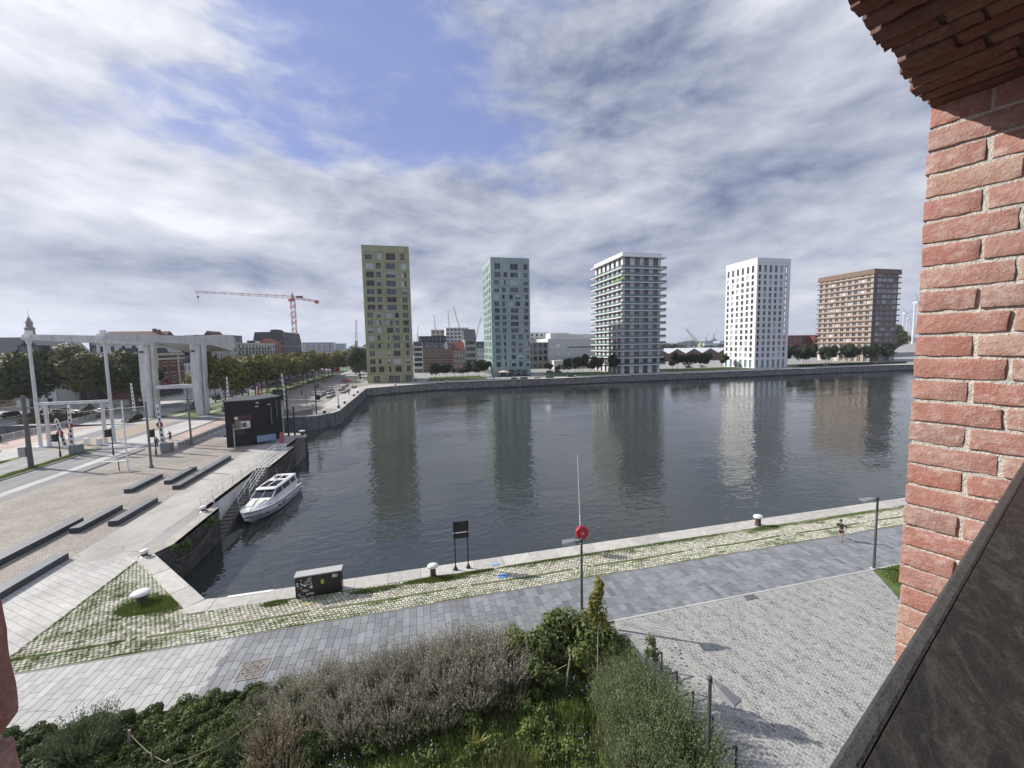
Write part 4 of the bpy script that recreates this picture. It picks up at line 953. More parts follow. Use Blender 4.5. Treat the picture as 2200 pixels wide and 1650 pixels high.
house('apartment_block', 'dark modern block behind the right bridge pylon', 'apartment block', -110, -91, 197, 208, 19.5, CHAR, [('E', 6, 6), ('S', 5, 6)], 'flat', CHAR, MIDS, ww=.5)
house('apartment_block', 'long low black roof with chimneys seen above the bridge beam', 'apartment block', -130, -104, 196, 206, 22.2, CHAR, [('S', 8, 6)], 'flat', CHAR, PALE, extra=lambda t, W, D, h: [bx('roof_plant', CHAR, t, a, a+b, 2, 5, h+.3, h+c) for a, b, c in ((9, 3.4, 1.6), (12, 2, 1.2), (20, 1.2, 2.2), (22, .5, 2.6), (14.6, 1.5, 1))])
house('apartment_block', 'grey and white stepped block just right of the bridge counterweight', 'apartment block', -99, -85.2, 209, 216, 22.0, M('pale_green_grey', (.45, .47, .45), .7), [('E', 2, 6)], 'flat', GREY, DARK, ww=.35)
def wbal(t, W, D, h):
    for r_ in range(1, 6):
        for j in range(6):
            if rr.random() < .75: bx('balcony_rail', M('rail_grey', (.16, .165, .17), .5), t, W, W+.9, 2+j*7.5, 7+j*7.5, h*r_/6+.1, h*r_/6+1.1)
    bx('roof_hut', PALE, t, W-5, W-2, 30, 34, h, h+1.6); bx('roof_hut', CHAR, t, W-5, W-2, 25, 28, h, h+1.8)
house('apartment_block', 'white modern apartment block with dark balconies behind the row of plane trees', 'apartment block', -98, -85, 216.5, 268, 19.6, PALE, [('E', 12, 6)], 'flat', PALE, DARK, [GLASS, GLASSB, GLASS], ww=.6, wh=.66, extra=wbal)
house('apartment_block', 'dark zinc roof blocks behind the white modern apartments', 'apartment block', -118, -100, 240, 262, 24.3, M('zinc_dark', (.07, .08, .09), .5), [('E', 5, 7)], 'flat', CHAR, PALE)
house('apartment_block', 'black slanted roof apartment block below the tower crane', 'apartment block', -104, -86, 288, 330, 20, CHAR, [('E', 9, 6), ('S', 4, 6)], 'mansard', CHAR, WSTEEL, rise=8, extra=lambda t, W, D, h: [bx('roof_plant', CHAR, t, 8, 12, 8+3*a, 10+3*a, h+8, h+9.5+.5*(a % 2)) for a in range(5)])
house('town_house', 'small red brick house with a steep tiled roof beside the white apartments', 'house', -96, -86, 270, 287, 18.8, BRK, [('E', 4, 5)], 'y', ROOFT, CRM, rise=4.5)
for k in range(6):
    house('flats', ['pale concrete slab flats far away above the trees, %s of a stepped row' % q for q in ('first', 'second', 'third', 'fourth', 'fifth', 'last')][k], 'flats', -156+k*6.3, -150.2+k*6.3, 600+k*4, 612+k*4, 25.5, M('flats_pale', (.42, .44, .46), .8), [('S', 2, 9)], 'flat', GREY, PALE, [GLASSB], ww=.75, wh=.6)
house('office_block', 'bluish glass office block far away right of the slab flats', 'office block', -148, -128, 760, 780, 25.5, M('bluish', (.3, .36, .42), .6), [('S', 8, 8)], 'flat', GREY, DARK, [GLASSB], ww=.8)
t = thing('church_spire', 'baroque church spire on the far left skyline', 'church tower', (-455, 600, 0)); SPM = M('spire_stone', (.10, .085, .075), .8, .2, .3)
MB().box(-4.5, 4.5, -4.5, 4.5, 0, 40).build('tower_shaft', SPM, t); MB().lathe([(4.2, 40), (4.2, 47), (5, 47.3), (5, 48), (3, 49), (2.8, 53), (3.4, 53.4), (3, 55), (1.6, 57.5), (1.8, 58.2), (.7, 60.5), (.25, 62)], 8).build('dome', SPM, t); MB().tube((0, 0, 62), (0, 0, 71), .18, .05).build('finial', DARK, t)
# ------------------------------------------------------------------ the white drawbridge
t = thing('drawbridge', 'white steel drawbridge with two pylons, slender front posts and long balance beams', 'bridge', (-58.7, 84, 0))
def L_(x, y): return (x+58.7, y-84)
q = MB()
def bbox(nm, mat, x0, x1, y0, y1, z0, z1, par=None): return bevel(bx(nm, mat, par or t, x0+58.7, x1+58.7, y0-84, y1-84, z0, z1), .02)
bbox('deck', M('deck_steel', (.42, .42, .41), .7), -76, -38.9, 80.2, 104.5, -1.0, .03)
for nm, x0, x1, mt, z in (('deck_walk', -75.2, -68, 'pink_path', .034), ('deck_lane', -67.6, -64.6, 'pale_road', .034), ('deck_lane', -64.5, -60.6, 'asphalt', .034), ('deck_tram_bed', -60.5, -54.7, None, .036), ('deck_lane', -54.6, -52.4, 'asphalt', .034), ('deck_lane', -52.3, -46.3, 'pale_road', .034), ('deck_edge_strip', -46.2, -45.3, 'asphalt_dark', .05), ('deck_walk', -45.2, -39.6, 'pink_path', .034)):
    bx(nm, MATS[mt] if mt else M('deck_wood', (.33, .27, .20), .85, .2, 4, stretch=(4, .3, 1)), t, x0+58.7, x1+58.7, -3.7, 20.4, 0, z)
for x in (-59.3, -57.9, -56.9, -55.5): bx('deck_rail', MIDS, t, x-.04+58.7, x+.04+58.7, -3.7, 20.4, .03, .05)
bbox('fascia', WSTEEL, -39.1, -38.75, 78, 104, -1.25, .1); bbox('fascia', WSTEEL, -76.2, -75.9, 80, 104, -1.2, .1)
for x in (-63.8, -53.3):
    MB().tube((x+58.7, -.3, 0), (x+58.7, -.3, 18.4), .25, .22, 12).lathe([(.24, 17.6), (.42, 18.2), (.42, 18.9), (.25, 19.2)], 12, (x+58.7, -.3, 0)).build('post', WSTEEL, t)
    bbox('foot_plate', WSTEEL, x-.8, x+.8, 83.1, 84.4, 0, .12)
bbox('gantry_beam', WSTEEL, -63.8, -53.3, 83.4, 83.85, 7.25, 7.75)
for x in (-62.5, -54.5): bbox('gantry_post', WSTEEL, x-.2, x+.2, 83.4, 83.8, 0, 7.2)
for x in (-63.7, -53.4):
    s = 1 if x < -60 else -1; q = MB(); X = x+58.7; q.path([(X, -.3, 6.0), (X+s*.9, -.3, 7.2)], .09); q.build('brace', WSTEEL, t)
for i, x in enumerate((-64.2, -53.5)):
    X = x+58.7; q = MB()
    yb = 30
    q.loft([[(X-1.05, yb-.8, 0), (X+.3, yb-.9, 0), (X+1.0, yb+.1, 0), (X+1.0, yb+1.4, 0), (X-.9, yb+1.4, 0)], [(X-1.5, yb-.9, 7.4), (X+.2, yb-1.05, 7.4), (X+1.0, yb+.1, 7.4), (X+1.0, yb+1.5, 7.4), (X-1.35, yb+1.5, 7.4)], [(X-1.25, yb-.9, 18), (X+.45, yb-1.0, 18), (X+1.2, yb+.1, 18), (X+1.2, yb+1.6, 18), (X-1.15, yb+1.6, 18)]])
    q.build('pylon', WSTEEL, t)
    q = MB(); q.loft([[(X+.5, yb-.64, .1), (X+.66, yb-.41, .1), (X+.71, yb-.45, .1), (X+.55, yb-.68, .1)], [(X+.75, yb-.62, 17.7), (X+.91, yb-.38, 17.7), (X+.96, yb-.42, 17.7), (X+.8, yb-.66, 17.7)]]); q.build('groove_strip', M('groove_tone', (.30, .275, .23), .8, .3, 1, stretch=(1, 1, .2)), t)  # darker streaky strip along the pylon groove
    bx('inspection_lamp', DARK, t, X-1.0, X-.2, yb-1.15, yb-.98, 15.9, 16.3)
bbox('cross_beam', WSTEEL, -63.2, -55.0, 113.6, 114.6, 6.9, 7.8)
for i, x in enumerate((-63.75, -53.5)):
    X = x+58.7; q = MB(); prof = [(-.9, 18.5), (-.6, 19.35), (12, 19.55), (30, 19.85), (48.5, 20.7), (49.3, 17.2), (47, 15.9), (36, 17.6), (28, 17.75), (8, 18.2)]
    q.prism(prof, X-.62, X+.62, axis='x'); q.build('balance_beam', WSTEEL, t)
    for yy in (4, 7.5, 11, 14.5, 18, 21.5, 25, 28.5): bx('weld_rib', M('weld_grey', (.42, .42, .41), .6), t, X+.615, X+.63, yy, yy+.06, 18.3, 19.7)
q = MB(); q.loft([[(-4.4, 31, 18.6), (4.5, 31, 18.6), (4.5, 31, 18.9), (-4.4, 31, 18.9)], [(-4.4, 37, 17.3), (4.5, 37, 17.3), (4.5, 37, 19.6), (-4.4, 37, 19.6)], [(-4.4, 45, 15.9), (4.5, 45, 15.9), (4.5, 45, 19.9), (-4.4, 45, 19.9)], [(-4.4, 48, 17.4), (4.5, 48, 17.4), (4.5, 48, 20), (-4.4, 48, 20)]]); q.build('counterweight', WSTEEL, t)
for x in (-63.7, -53.4):
    X = x+58.7; MB().tube((X, -.3, 18.9), (X, -.3, 20.0), .55, .45, 12).build('pin_cap', WHITE, t)
# railings of white panels
RAILW = M('rail_white', (.68, .69, .68), .5, .06)
RPAN = M('rail_mesh', (.36, .365, .36), .6, .2, 6)
def panel_rail(label, pts, h=1.15, step=2.0):
    t = thing('bridge_railing', label, 'railing', (pts[0][0], pts[0][1], 0)); o0 = Vector((*pts[0], 0))
    for a, b in zip(pts, pts[1:]):
        a = Vector((*a, 0)); b = Vector((*b, 0)); L = (b-a).length; n = max(1, round(L/step)); d = (b-a)/n; rz = math.atan2(d.y, d.x)
        for k in range(n):
            p = a+d*k-o0; s = d.length
            link('post', _b('rpost', RAILW, .05), t, (p.x, p.y, h/2), (0, 0, rz), (.1, .1, h))
            link('panel', _b('rpan', RPAN, .05), t, (p.x+d.x/2, p.y+d.y/2, h*.5), (0, 0, rz), (s-.14, .03, h*.72))
            link('top_rail', _b('rpost', RAILW, .05), t, (p.x+d.x/2, p.y+d.y/2, h), (0, 0, rz), (s, .12, .08))
            link('bottom_rail', _b('rpost', RAILW, .05), t, (p.x+d.x/2, p.y+d.y/2, .1), (0, 0, rz), (s-.1, .06, .12))
    return t
def _b(k, mat, w_):
    if k not in _box: _box[k] = MB().box(-.5, .5, -.5, .5, -.5, .5).mesh(k, mat)
    return _box[k]
panel_rail('white panel railing on the right edge of the bridge beside the black building', [(-38.95, 74.5), (-38.95, 104)])
panel_rail('long white panel railing on the far left side of the bridge road', [(-75.6, 76), (-75.6, 104), (-80, 128), (-82, 145)])
# pipe railings
def pipe_rail(label, pts, h=1.1, rad=.035, posts=None, mids=(.5,)):
    o0 = Vector(pts[0]); t = thing('pipe_railing', label, 'railing', pts[0]); P = [Vector(p)-o0 for p in pts]
    for f in (1,)+tuple(mids): q = MB(); q.path([(p.x, p.y, p.z+h*f) for p in P], rad, 6); q.build('rail', WHITE, t)
    for a, b in zip(P, P[1:]):
        n = max(1, round((b-a).length/2.2))
        for k in range(n): c = a+(b-a)*k/n; MB().tube(c, c+Vector((0, 0, h)), rad, n=6).build('post', WHITE, t)
    c = P[-1]; MB().tube(c, c+Vector((0, 0, h)), rad, n=6).build('post', WHITE, t); return t
pipe_rail('white pipe railing round the top of the landing stairs behind the boat', [(-20.9, 45.3, 0), (-22.15, 45.3, 0), (-22.15, 59.6, 0)])
pipe_rail('white railing on the landing above the stairs near the black building', [(-22.4, 60.2, 0), (-22.4, 67.5, 0), (-20.7, 67.5, 0), (-20.7, 65.6, 0)])
pipe_rail('white handrail slanting down the quay stairs beside the boat', [(-20.5, 62.5, 0), (-20.5, 59.0, 0), (-20.45, 52.5, -1.7)], 1.05)
pipe_rail('second white handrail slanting down along the stairs next to the wall', [(-21.3, 60.5, 0), (-21.2, 58.5, -.1), (-21.1, 51.0, -2.0)], 1.05)

# ------------------------------------------------------------------ bridge keeper's building
bb = thing('black_building', 'windowless black brick bridge building with an air conditioner, at the tip of the quay', 'building')
bp_ = [(-31.2, 73.0), (-26.9, 74.05), (-24.4, 78.2), (-26.8, 81.7), (-32.6, 80.3)]
MB().prism(bp_, 0, 7.5).build('wall', MATS['black_brick'], bb)
MB().prism([(x+(.06 if x > -28 else -.06), y+(.06 if y > 77 else -.06)) for x, y in bp_], 7.5, 7.72).build('roof_edge', DARK, bb)
wd = Vector((4.3, 1.05, 0)).normalized(); wn = Vector((wd.y, -wd.x, 0)); wa = math.atan2(wd.y, wd.x)
def onw(nm, mat, u0, u1, z0, z1, d0, d1, par=bb):
    c = Vector((-31.2, 73.0, 0))+wd*((u0+u1)/2)+wn*((d0+d1)/2)
    return link(nm, _b('ow'+mat.name, mat, 0), par, (c.x, c.y, (z0+z1)/2), (0, 0, wa), (u1-u0, abs(d1-d0), z1-z0))
MAR = M('maroon', (.13, .012, .022), .5, .1)
for a in ((1.15, 3.7, 4.45, 5.15), (1.25, 2.55, 2.0, 3.05)):
    for (u0, u1, z0, z1) in ((a[0], a[1], a[2], a[2]+.1), (a[0], a[1], a[3]-.1, a[3]), (a[0], a[0]+.1, a[2], a[3]), (a[1]-.1, a[1], a[2], a[3])): onw('red_frame', MAR, u0, u1, z0, z1, .001, .06)
    onw('grille', M('grille', (.05, .035, .035), .6), a[0]+.1, a[1]-.1, a[2]+.1, a[3]-.1, .002, .03)
onw('sign_plate', WHITE, 1.3, 1.75, 4.6, 5.0, .03, .08); onw('cover_plate', M('tan_plate', (.25, .20, .13), .6), 1.3, 2.2, 3.2, 4.4, .002, .10); onw('meter_box', M('olive_box', (.16, .15, .12), .6), .95, 1.4, 3.2, 3.9, .1, .3)
onw('bracket', WSTEEL, 1.0, 3.3, 3.02, 3.1, .0, .5); onw('drain_pipe', WSTEEL, 1.0, 1.12, 0, 3.05, .02, .16)
ac = onw('air_conditioner', M('ac_white', (.6, .59, .55), .5), 2.2, 3.45, 3.12, 4.25, .02, .5)
onw('fan_grille', M('fan_grey', (.10, .10, .10), .6), 2.32, 2.92, 3.3, 4.0, .5, .52); onw('badge', M('white_disc', (.75, .75, .75)), 2.98, 3.28, 3.7, 4.05, .5, .52)
for (x, y, z0, z1) in ((-25.5, 76.3, 2.9, 6.2), (-24.9, 77.3, 4.0, 7.0)): bx('slot_window', M('slot_grey', (.14, .14, .15), .4), bb, x-.02, x+.12, y-.09, y+.09, z0, z1)
for p_ in ((-26.8, 74.0, 6.5), (-26.7, 74.1, 7.1), (-25.6, 76.0, 6.5)): bx('lamp', M('white_disc', ()), bb, p_[0]-.2, p_[0]+.25, p_[1]-.2, p_[1]-.02, p_[2], p_[2]+.12)
tk = thing('blue_tank', 'light blue boxy tank on thin legs beside the black building', 'tank', (-25.7, 74.2, 0), R(25)); BLU = M('pale_blue', (.20, .29, .40), .5, .12)
bevel(MB().box(-1.4, 1.4, -.5, .5, .5, 1.5).build('body', BLU, tk), .1, 2)
for x in (-1.2, 1.2): 
    for y in (-.35, .35): MB().tube((x, y, 0), (x, y, .55), .04).build('leg', BLU, tk)
tag(MB().lathe([(.30, 0), (.32, .3), (.32, 1.5), (.24, 1.75), (.08, 1.85)], 14).build('lifebuoy_post', M('pink_plastic', (.50, .10, .16), .45, .15, 3), None, (-23.3, 74.0, 0)), 'rounded pink lifebuoy housing standing at the corner of the black building', 'lifebuoy box')
tag(MB().path([(0, 0, 0), (0, 0, .7), (.75, .1, .7), (.75, .1, 0)], .03).build('bike_hoop', DARK, None, (-29.0, 72.6, 0)), 'small dark hoop stand in front of the black building wall', 'bicycle stand')

# ------------------------------------------------------------------ poles, barriers, signals
def pole(nm, label, cat, x, y, h, r1, r2, mat, lean=(0, 0), grp=None):
    o = MB().tube((0, 0, 0), (lean[0], lean[1], h), r1, r2, 10).build(nm, mat, None, (x, y, 0)); return tag(o, label, cat, grp)
BRP = M('mast_brown', (.12, .115, .105), .6, .2); GRP = M('mast_grey', (.17, .175, .18), .5, .15)
t = thing('tram_mast', 'thick brown grey tram mast with a grey box at its foot, on the grass strip', 'mast', (-53.9, 68.9, 0))
MB().tube((0, 0, 0), (0, 0, 10.3), .30, .2, 10).build('pole', BRP, t); bx('switch_box', M('box_grey', (.33, .34, .33), .6), t, -1.05, -.25, -.3, .2, 1.6, 3.0); MB().path([(0, 0, 9.8), (-4.6, .3, 9.4), (-4.6, .3, 9.2)], .05).path([(-.9, 0, 9.9), (2.6, 0, 9.5), (-3, 0, 9.75)], .03).build('bracket_arm', GRP, t)
def arm_mast(label, x, y, h, mat=GRP):
    t = thing('tram_mast', label, 'mast', (x, y, 0)); MB().tube((0, 0, 0), (0, 0, h), .16, .11, 10).build('pole', mat, t); MB().lathe([(.26, 0), (.26, .25), (.17, .4)], 10).build('foot', mat, t); return t
arm_mast('slim grey mast standing on the square beside the cycle path', -36.5, 63.5, 9.3)
arm_mast('dark grey mast at the right end of the bridge railing', -38.4, 77.4, 9.7)
pole('flag_pole', 'thin white pole on the square next to the low sign frame', 'pole', -38.2, 61.9, 9.7, .11, .07, WHITE)
pole('mooring_pole', 'tall dark pole at the tip of the quay by the white bollard', 'pole', -23.9, 79.7, 9.0, .17, .14, DARK)
pole('mooring_pole', 'short dark pole right of the tall one at the tip of the quay', 'pole', -22.9, 79.8, 5.4, .17, .15, DARK)
pole('pole', 'thin grey pole leaning against the corner of the black building', 'pole', -24.0, 77.4, 5.5, .06, .05, WSTEEL)
pole('pole', 'thin brown pole at the corner of the far quay square', 'pole', -21.1, 112, 3.6, .12, .1, BRP)
pole('pole', 'slim dark mast near the stone benches of the far square', 'pole', -31.8, 123, 8.0, .12, .09, GRP); pole('pole', 'slim mast behind the benches of the far square', 'pole', -33, 140, 8, .1, .08, GRP)
pole('pole', 'slim mast between benches and the far footpath', 'pole', -27.5, 150, 8, .1, .08, GRP); pole('pole', 'short dark post near the ramp of the far square', 'pole', -38.6, 115, 3.2, .14, .12, DARK)
t = thing('column_sign', 'grey column with a red and white panel on top in the far square', 'sign', (-38.5, 108.5, 0)); MB().tube((0, 0, 0), (0, 0, 5.4), .3, .26, 10).build('column', GRP, t); bx('panel', RED, t, -.5, .1, -.35, -.27, 5.0, 7.2); bx('panel_white', WHITE, t, -.5, -.3, -.37, -.34, 5.0, 7.1)
def barrier(label, x, y, arms, h, rz=0, disc=True, box=True):
    t = thing('barrier', label, 'barrier', (x, y, 0), rz)
    if box: bevel(MB().box(-.7, .7, -.55, .55, 0, 1.5).build('housing', M('housing_grey', (.20, .215, .215), .55, .1), t), .08)
    for i, (dx_, lean, hh) in enumerate(arms):
        q = MB(); n = 9; z0 = 1.0
        for k in range(n):
            a, b = k/n, (k+1)/n; xa, xb = dx_+lean*a, dx_+lean*b; za, zb = z0+(hh-z0)*a, z0+(hh-z0)*b; w0, w1 = .30-.16*a, .30-.16*b
            q.loft([[(xa-w0, -.09, za), (xa+w0, -.09, za), (xa+w0, .09, za), (xa-w0, .09, za)], [(xb-w1, -.09, zb), (xb+w1, -.09, zb), (xb+w1, .09, zb), (xb-w1, .09, zb)]])
        ar = q.build('arm', WHITE, t)
        for k in range(7):
            a = .12+k*.125; xx = dx_+lean*a; zz = z0+(hh-z0)*a; w0 = (.30-.16*a)
            MB().face([(xx-w0*.45, -.097, zz), (xx+w0*.7, -.097, zz-.1), (xx+w0*.7, -.097, zz+.35), (xx-w0*.45, -.097, zz+.45)]).build('stripe', BLACK if k % 2 else DARK, ar)
        bx('red_edge', RED, t, dx_-.34, dx_-.26, -.05, .05, 1.2, 3.4)
        if disc:
            a = .52; M4 = Matrix.Translation((dx_+lean*a, -.14, z0+(hh-z0)*a)) @ Matrix.Rotation(math.pi/2, 4, 'X')
            d = MB().lathe([(.46, 0), (.46, .05)], 16, M4=M4).build('disc', M('sign_red', (.30, .012, .03), .5), t); bx('disc_bar', WHITE, t, dx_+lean*a-.1, dx_+lean*a+.1, -.22, -.2, z0+(hh-z0)*a-.38, z0+(hh-z0)*a+.38)
    return t
barrier('raised red and white barrier with a red disc beside the bridge railing', -39.6, 73.0, [(-.5, -.3, 7.7)], 7.7)
barrier('pair of raised striped barriers with red discs on the grass strip', -53.7, 76.3, [(-.5, .1, 7.9), (-1.3, -.9, 5.8)], 7.5)
barrier('raised striped barrier beyond the bridge on its left side', -69.4, 116.5, [(0, -.2, 8.4)], 8.4, disc=False)
barrier('two striped barrier arms in a V shape beyond the right pylon', -62.8, 127, [(-.3, -.7, 7.5), (.3, .8, 7.2)], 7, disc=False)
barrier('raised white barrier behind the black building, left one', -49.7, 117, [(-.2, -.9, 8.2)], 8, disc=False); barrier('raised white barrier behind the black building, right one', -47.0, 112.5, [(0, 0, 9.5)], 8, disc=False)
barrier('raised striped barrier at the channel corner right of the black building', -31.8, 106, [(0, -.7, 10.2)], 9, disc=False)
def signal(label, x, y, h=3.8, s=1):
    t = thing('traffic_light', label, 'traffic light', (x, y, 0)); MB().tube((0, 0, 0), (0, 0, h), .07, n=8).tube((0, 0, 0), (0, 0, .9), .13, .11, 8).build('pole', DARK, t)
    bevel(MB().box(-.62*s-.1, -.12, -.16, .16, h-1.35, h-.15).build('head', BLACK, t), .05)
    for k in range(3): 
        z = h-.4-k*.38; M4 = Matrix.Translation((-.58*s-.06, 0, z)) @ Matrix.Rotation(-math.pi/2, 4, 'Y'); MB().lathe([(.15, 0), (.17, .22)], 10, M4=M4).build('visor', BLACK, t)
    return t
signal('traffic light standing on the grass strip left of the striped barriers', -54.6, 74.6); signal('traffic light on the road edge right of the pair of barriers', -46.9, 73.2, 4.3); signal('traffic light beside the raised barrier at the bridge railing', -40.2, 71.3, 4.2)
t = thing('traffic_light', 'tall dark signal mast at the corner of the channel in the far square', 'traffic light', (-24.8, 104.3, 0)); MB().tube((0, 0, 0), (0, 0, 8.7), .15, .11, 8).build('pole', DARK, t); bx('head', BLACK, t, .1, 1.0, -.2, .2, 3.6, 4.7); bx('control_box', M('box_pale', (.45, .47, .48), .6), t, -1.5, -.8, 1.5, 2, 1.0, 2.4)
for i, (x, y) in enumerate(((-56.6, 85.2), (-54.3, 84.4))): tag(bevel(MB().box(-.32, .32, -.32, .32, 0, 1.3).build('marker_post', WHITE, None, (x, y-2.5, .0)), .1, 2), ['left', 'right'][i]+' one of two short white posts at the end of the grass strip', 'post')
t = thing('low_sign', 'low grey slanted panel on two dark legs at the edge of the square', 'sign', (-40.0, 63.0, 0)); 
for x in (.1, 1.1): MB().tube((x, 0, 0), (x, 0, 1.35), .06, n=6).build('leg', DARK, t)
MB().box(-1.9, 1.3, -.25, .25, 1.35, 1.42).build('panel', WSTEEL, t)
t = thing('speed_sign', 'round red rimmed sign on the bridge railing', 'sign', (-75.3, 103, 0)); MB().lathe([(.55, 0), (.55, .04)], 20, M4=Matrix.Translation((0, -.1, 1.7)) @ Matrix.Rotation(math.pi/2, 4, 'X')).build('rim', M('sign_red2', (.45, .03, .05), .5), t); MB().lathe([(.38, 0), (.38, .05)], 20, M4=Matrix.Translation((0, -.13, 1.7)) @ Matrix.Rotation(math.pi/2, 4, 'X')).build('face', WHITE, t); MB().lathe([(.2, 0), (.2, .05)], 16, M4=Matrix.Translation((0, -.16, 1.7)) @ Matrix.Rotation(math.pi/2, 4, 'X')).build('symbol', M('sign_red2', ()), t); MB().tube((0, 0, 0), (0, 0, 1.5), .05).build('post', GRP, t)
def lampT(label, x, y, h=8, two=True, d=0):
    t = thing('street_lamp', label, 'street lamp', (x, y, 0), d); MB().tube((0, 0, 0), (0, 0, h), .13, .08, 8).build('pole', BRP, t); bx('lamp_head', WHITE, t, .1, 1.3, -.2, .2, h, h+.14); 
    if two: bx('lamp_head', WHITE, t, -1.3, -.1, -.2, .2, h, h+.14)
lampT('double headed lamp post by the parked cars left of the bridge', -92, 124, 8.2); lampT('small street lamp left of the left pylon', -88, 146, 7.5); lampT('globe lamp post among the plane trees', -49.5, 139, 7, False); lampT('single lamp at the plane tree verge near the bridge', -60, 124, 9, False); lampT('lamp post on the far square by the parked cars', -36, 152, 8.5, False, R(160))
# ------------------------------------------------------------------ low stone benches
def lowbench(label, x0, x1, y0, y1, grp='low stone benches on the squares'):
    t = thing('stone_bench', label, 'bench', ((x0+x1)/2, (y0+y1)/2, 0), 0, grp); w2, l2 = (x1-x0)/2, (y1-y0)/2; n = max(1, round((y1-y0)/3.2))
    for k in range(n):
        a = -l2+2*l2*k/n; b = -l2+2*l2*(k+1)/n
        bevel(bx('block', BENCHM, t, -w2, w2, a+.006, b-.006, 0, .47), .012); 
    bx('top', BENCHM2, t, -w2+.01, w2-.01, -l2+.01, l2-.01, .47, .49)
for a in (('short bench left in the row by the sign frame', -33.1, -32.3, 52.6, 58.2), ('short bench between the long bench and the leftmost one', -30.4, -29.65, 54.8, 60.6), ('longest bench, running up to the black building', -28.3, -27.5, 52.4, 65.4), ('long bench at the left edge of the picture', -32.2, -31.4, 27, 44.6), ('middle bench of the nearer group', -30.75, -29.95, 42, 47.3), ('bench of the nearer group closest to the water', -28.4, -27.6, 42.8, 48.6), ('nearest bench, cut off by the left edge of the picture', -28.0, -27.1, 22, 36.8)):
    lowbench('dark grey stone '+a[0], *a[1:])
for i, (x, a, b) in enumerate(((-33.2, 139, 151), (-29.4, 137, 146), (-31.4, 149, 156), (-34, 158, 166), (-27.2, 150, 163), (-30, 160, 168), (-31, 172, 184), (-26.5, 168, 175))): lowbench('low stone bench on the far square, '+('nearest long one', 'near one by the quay edge', 'second behind the nearest', 'third behind the nearest', 'long one close to the footpath', 'one in the middle of the group', 'farthest long one', 'farthest one by the footpath')[i], x, x+1.1, a, b)
t = thing('concrete_ramp', 'low concrete wedge on the far square behind the channel wall', 'ramp', (-29, 104.5, 0)); q = MB(); q.prism([(-5, 0), (3.2, 0), (3.2, 1.5)], 0, .5, axis='y'); q.build('ramp_wall', M('ramp_con', (.22, .215, .2), .9, .2), t, rot=(0, 0, R(12)))
# ------------------------------------------------------------------ bollards
WB = M('bollard_white', (.74, .74, .72), .4, .08, 3, .2, rnd=.03); RUST = M('bollard_rust', (.075, .055, .045), .8, .4, 6, .5)
def bollard(label, x, y, s=1, rz=0, tall=1, tilt=0, grp='mooring bollards along the quays'):
    t = thing('bollard', label, 'bollard', (x, y, 0), rz, grp); MB().lathe([(.34*s, -.05), (.31*s, .12), (.28*s, .2), (.27*s, .62*tall), (.3*s, .66*tall)], 16).build('stem', RUST, t)
    q = MB(); q.smooth = True; q.lathe([(.32*s, .62*tall), (.47*s, .68*tall), (.49*s, .76*tall), (.42*s, .84*tall), (.22*s, .89*tall), (.02, .9*tall)], 18); o = q.build('cap', WB, t); o.scale = (1.1, .85, 1); o.rotation_euler = (tilt, 0, 0); return t
bollard('big white capped bollard in the grass patch at the quay corner', -17.8, 28.9, 1.0, R(20), .9, R(8))
bollard('white capped bollard on the near quay between cabinet and sign', .5, 26.75, .72, 0, 1.08); bollard('white capped bollard farthest right on the near quay', 28.3, 27.05, .8, 0, 1.08)
for lab, x, y in (('small rusty white bollard where the corner coping begins', -21.4, 35.5), ('small rusty white bollard near the stair railing', -21.4, 44.2)):
    t = thing('bollard', lab, 'bollard', (x, y, 0), 0, 'mooring bollards along the quays'); MB().lathe([(.35, -.02), (.3, .06), (.19, .12), (.2, .35), (.27, .42), (.27, .55), (.15, .6)], 12).build('stem', WB, t); MB().lathe([(.21, .1), (.215, .3)], 12).build('rust_band', RUST, t); MB().tube((-.4, 0, .0), (.4, 0, .04), .1).build('foot', RUST, t)
bollard('white bollard on the tip of the left quay', -21.6, 79.7, 1.1)
for i, (x, y) in enumerate(((-23.2, 105.3), (-21.4, 113.5), (-21.3, 122), (-21.4, 140), (-21.6, 150))): bollard('white capped bollard on the far square edge, '+('nearest', 'second', 'third', 'fourth', 'fifth')[i]+' from the channel corner', x, y, 1.2)
for i, x in enumerate((-9.7, 12.5, 46, 75, 106, 137, 165, 196, 226)): bollard('small white bollard on the far quay, %s from the left' % ('first', 'second', 'third', 'fourth', 'fifth', 'sixth', 'seventh', 'eighth', 'ninth')[i], x, 173.2 if i == 0 else 179.0, 1.0)
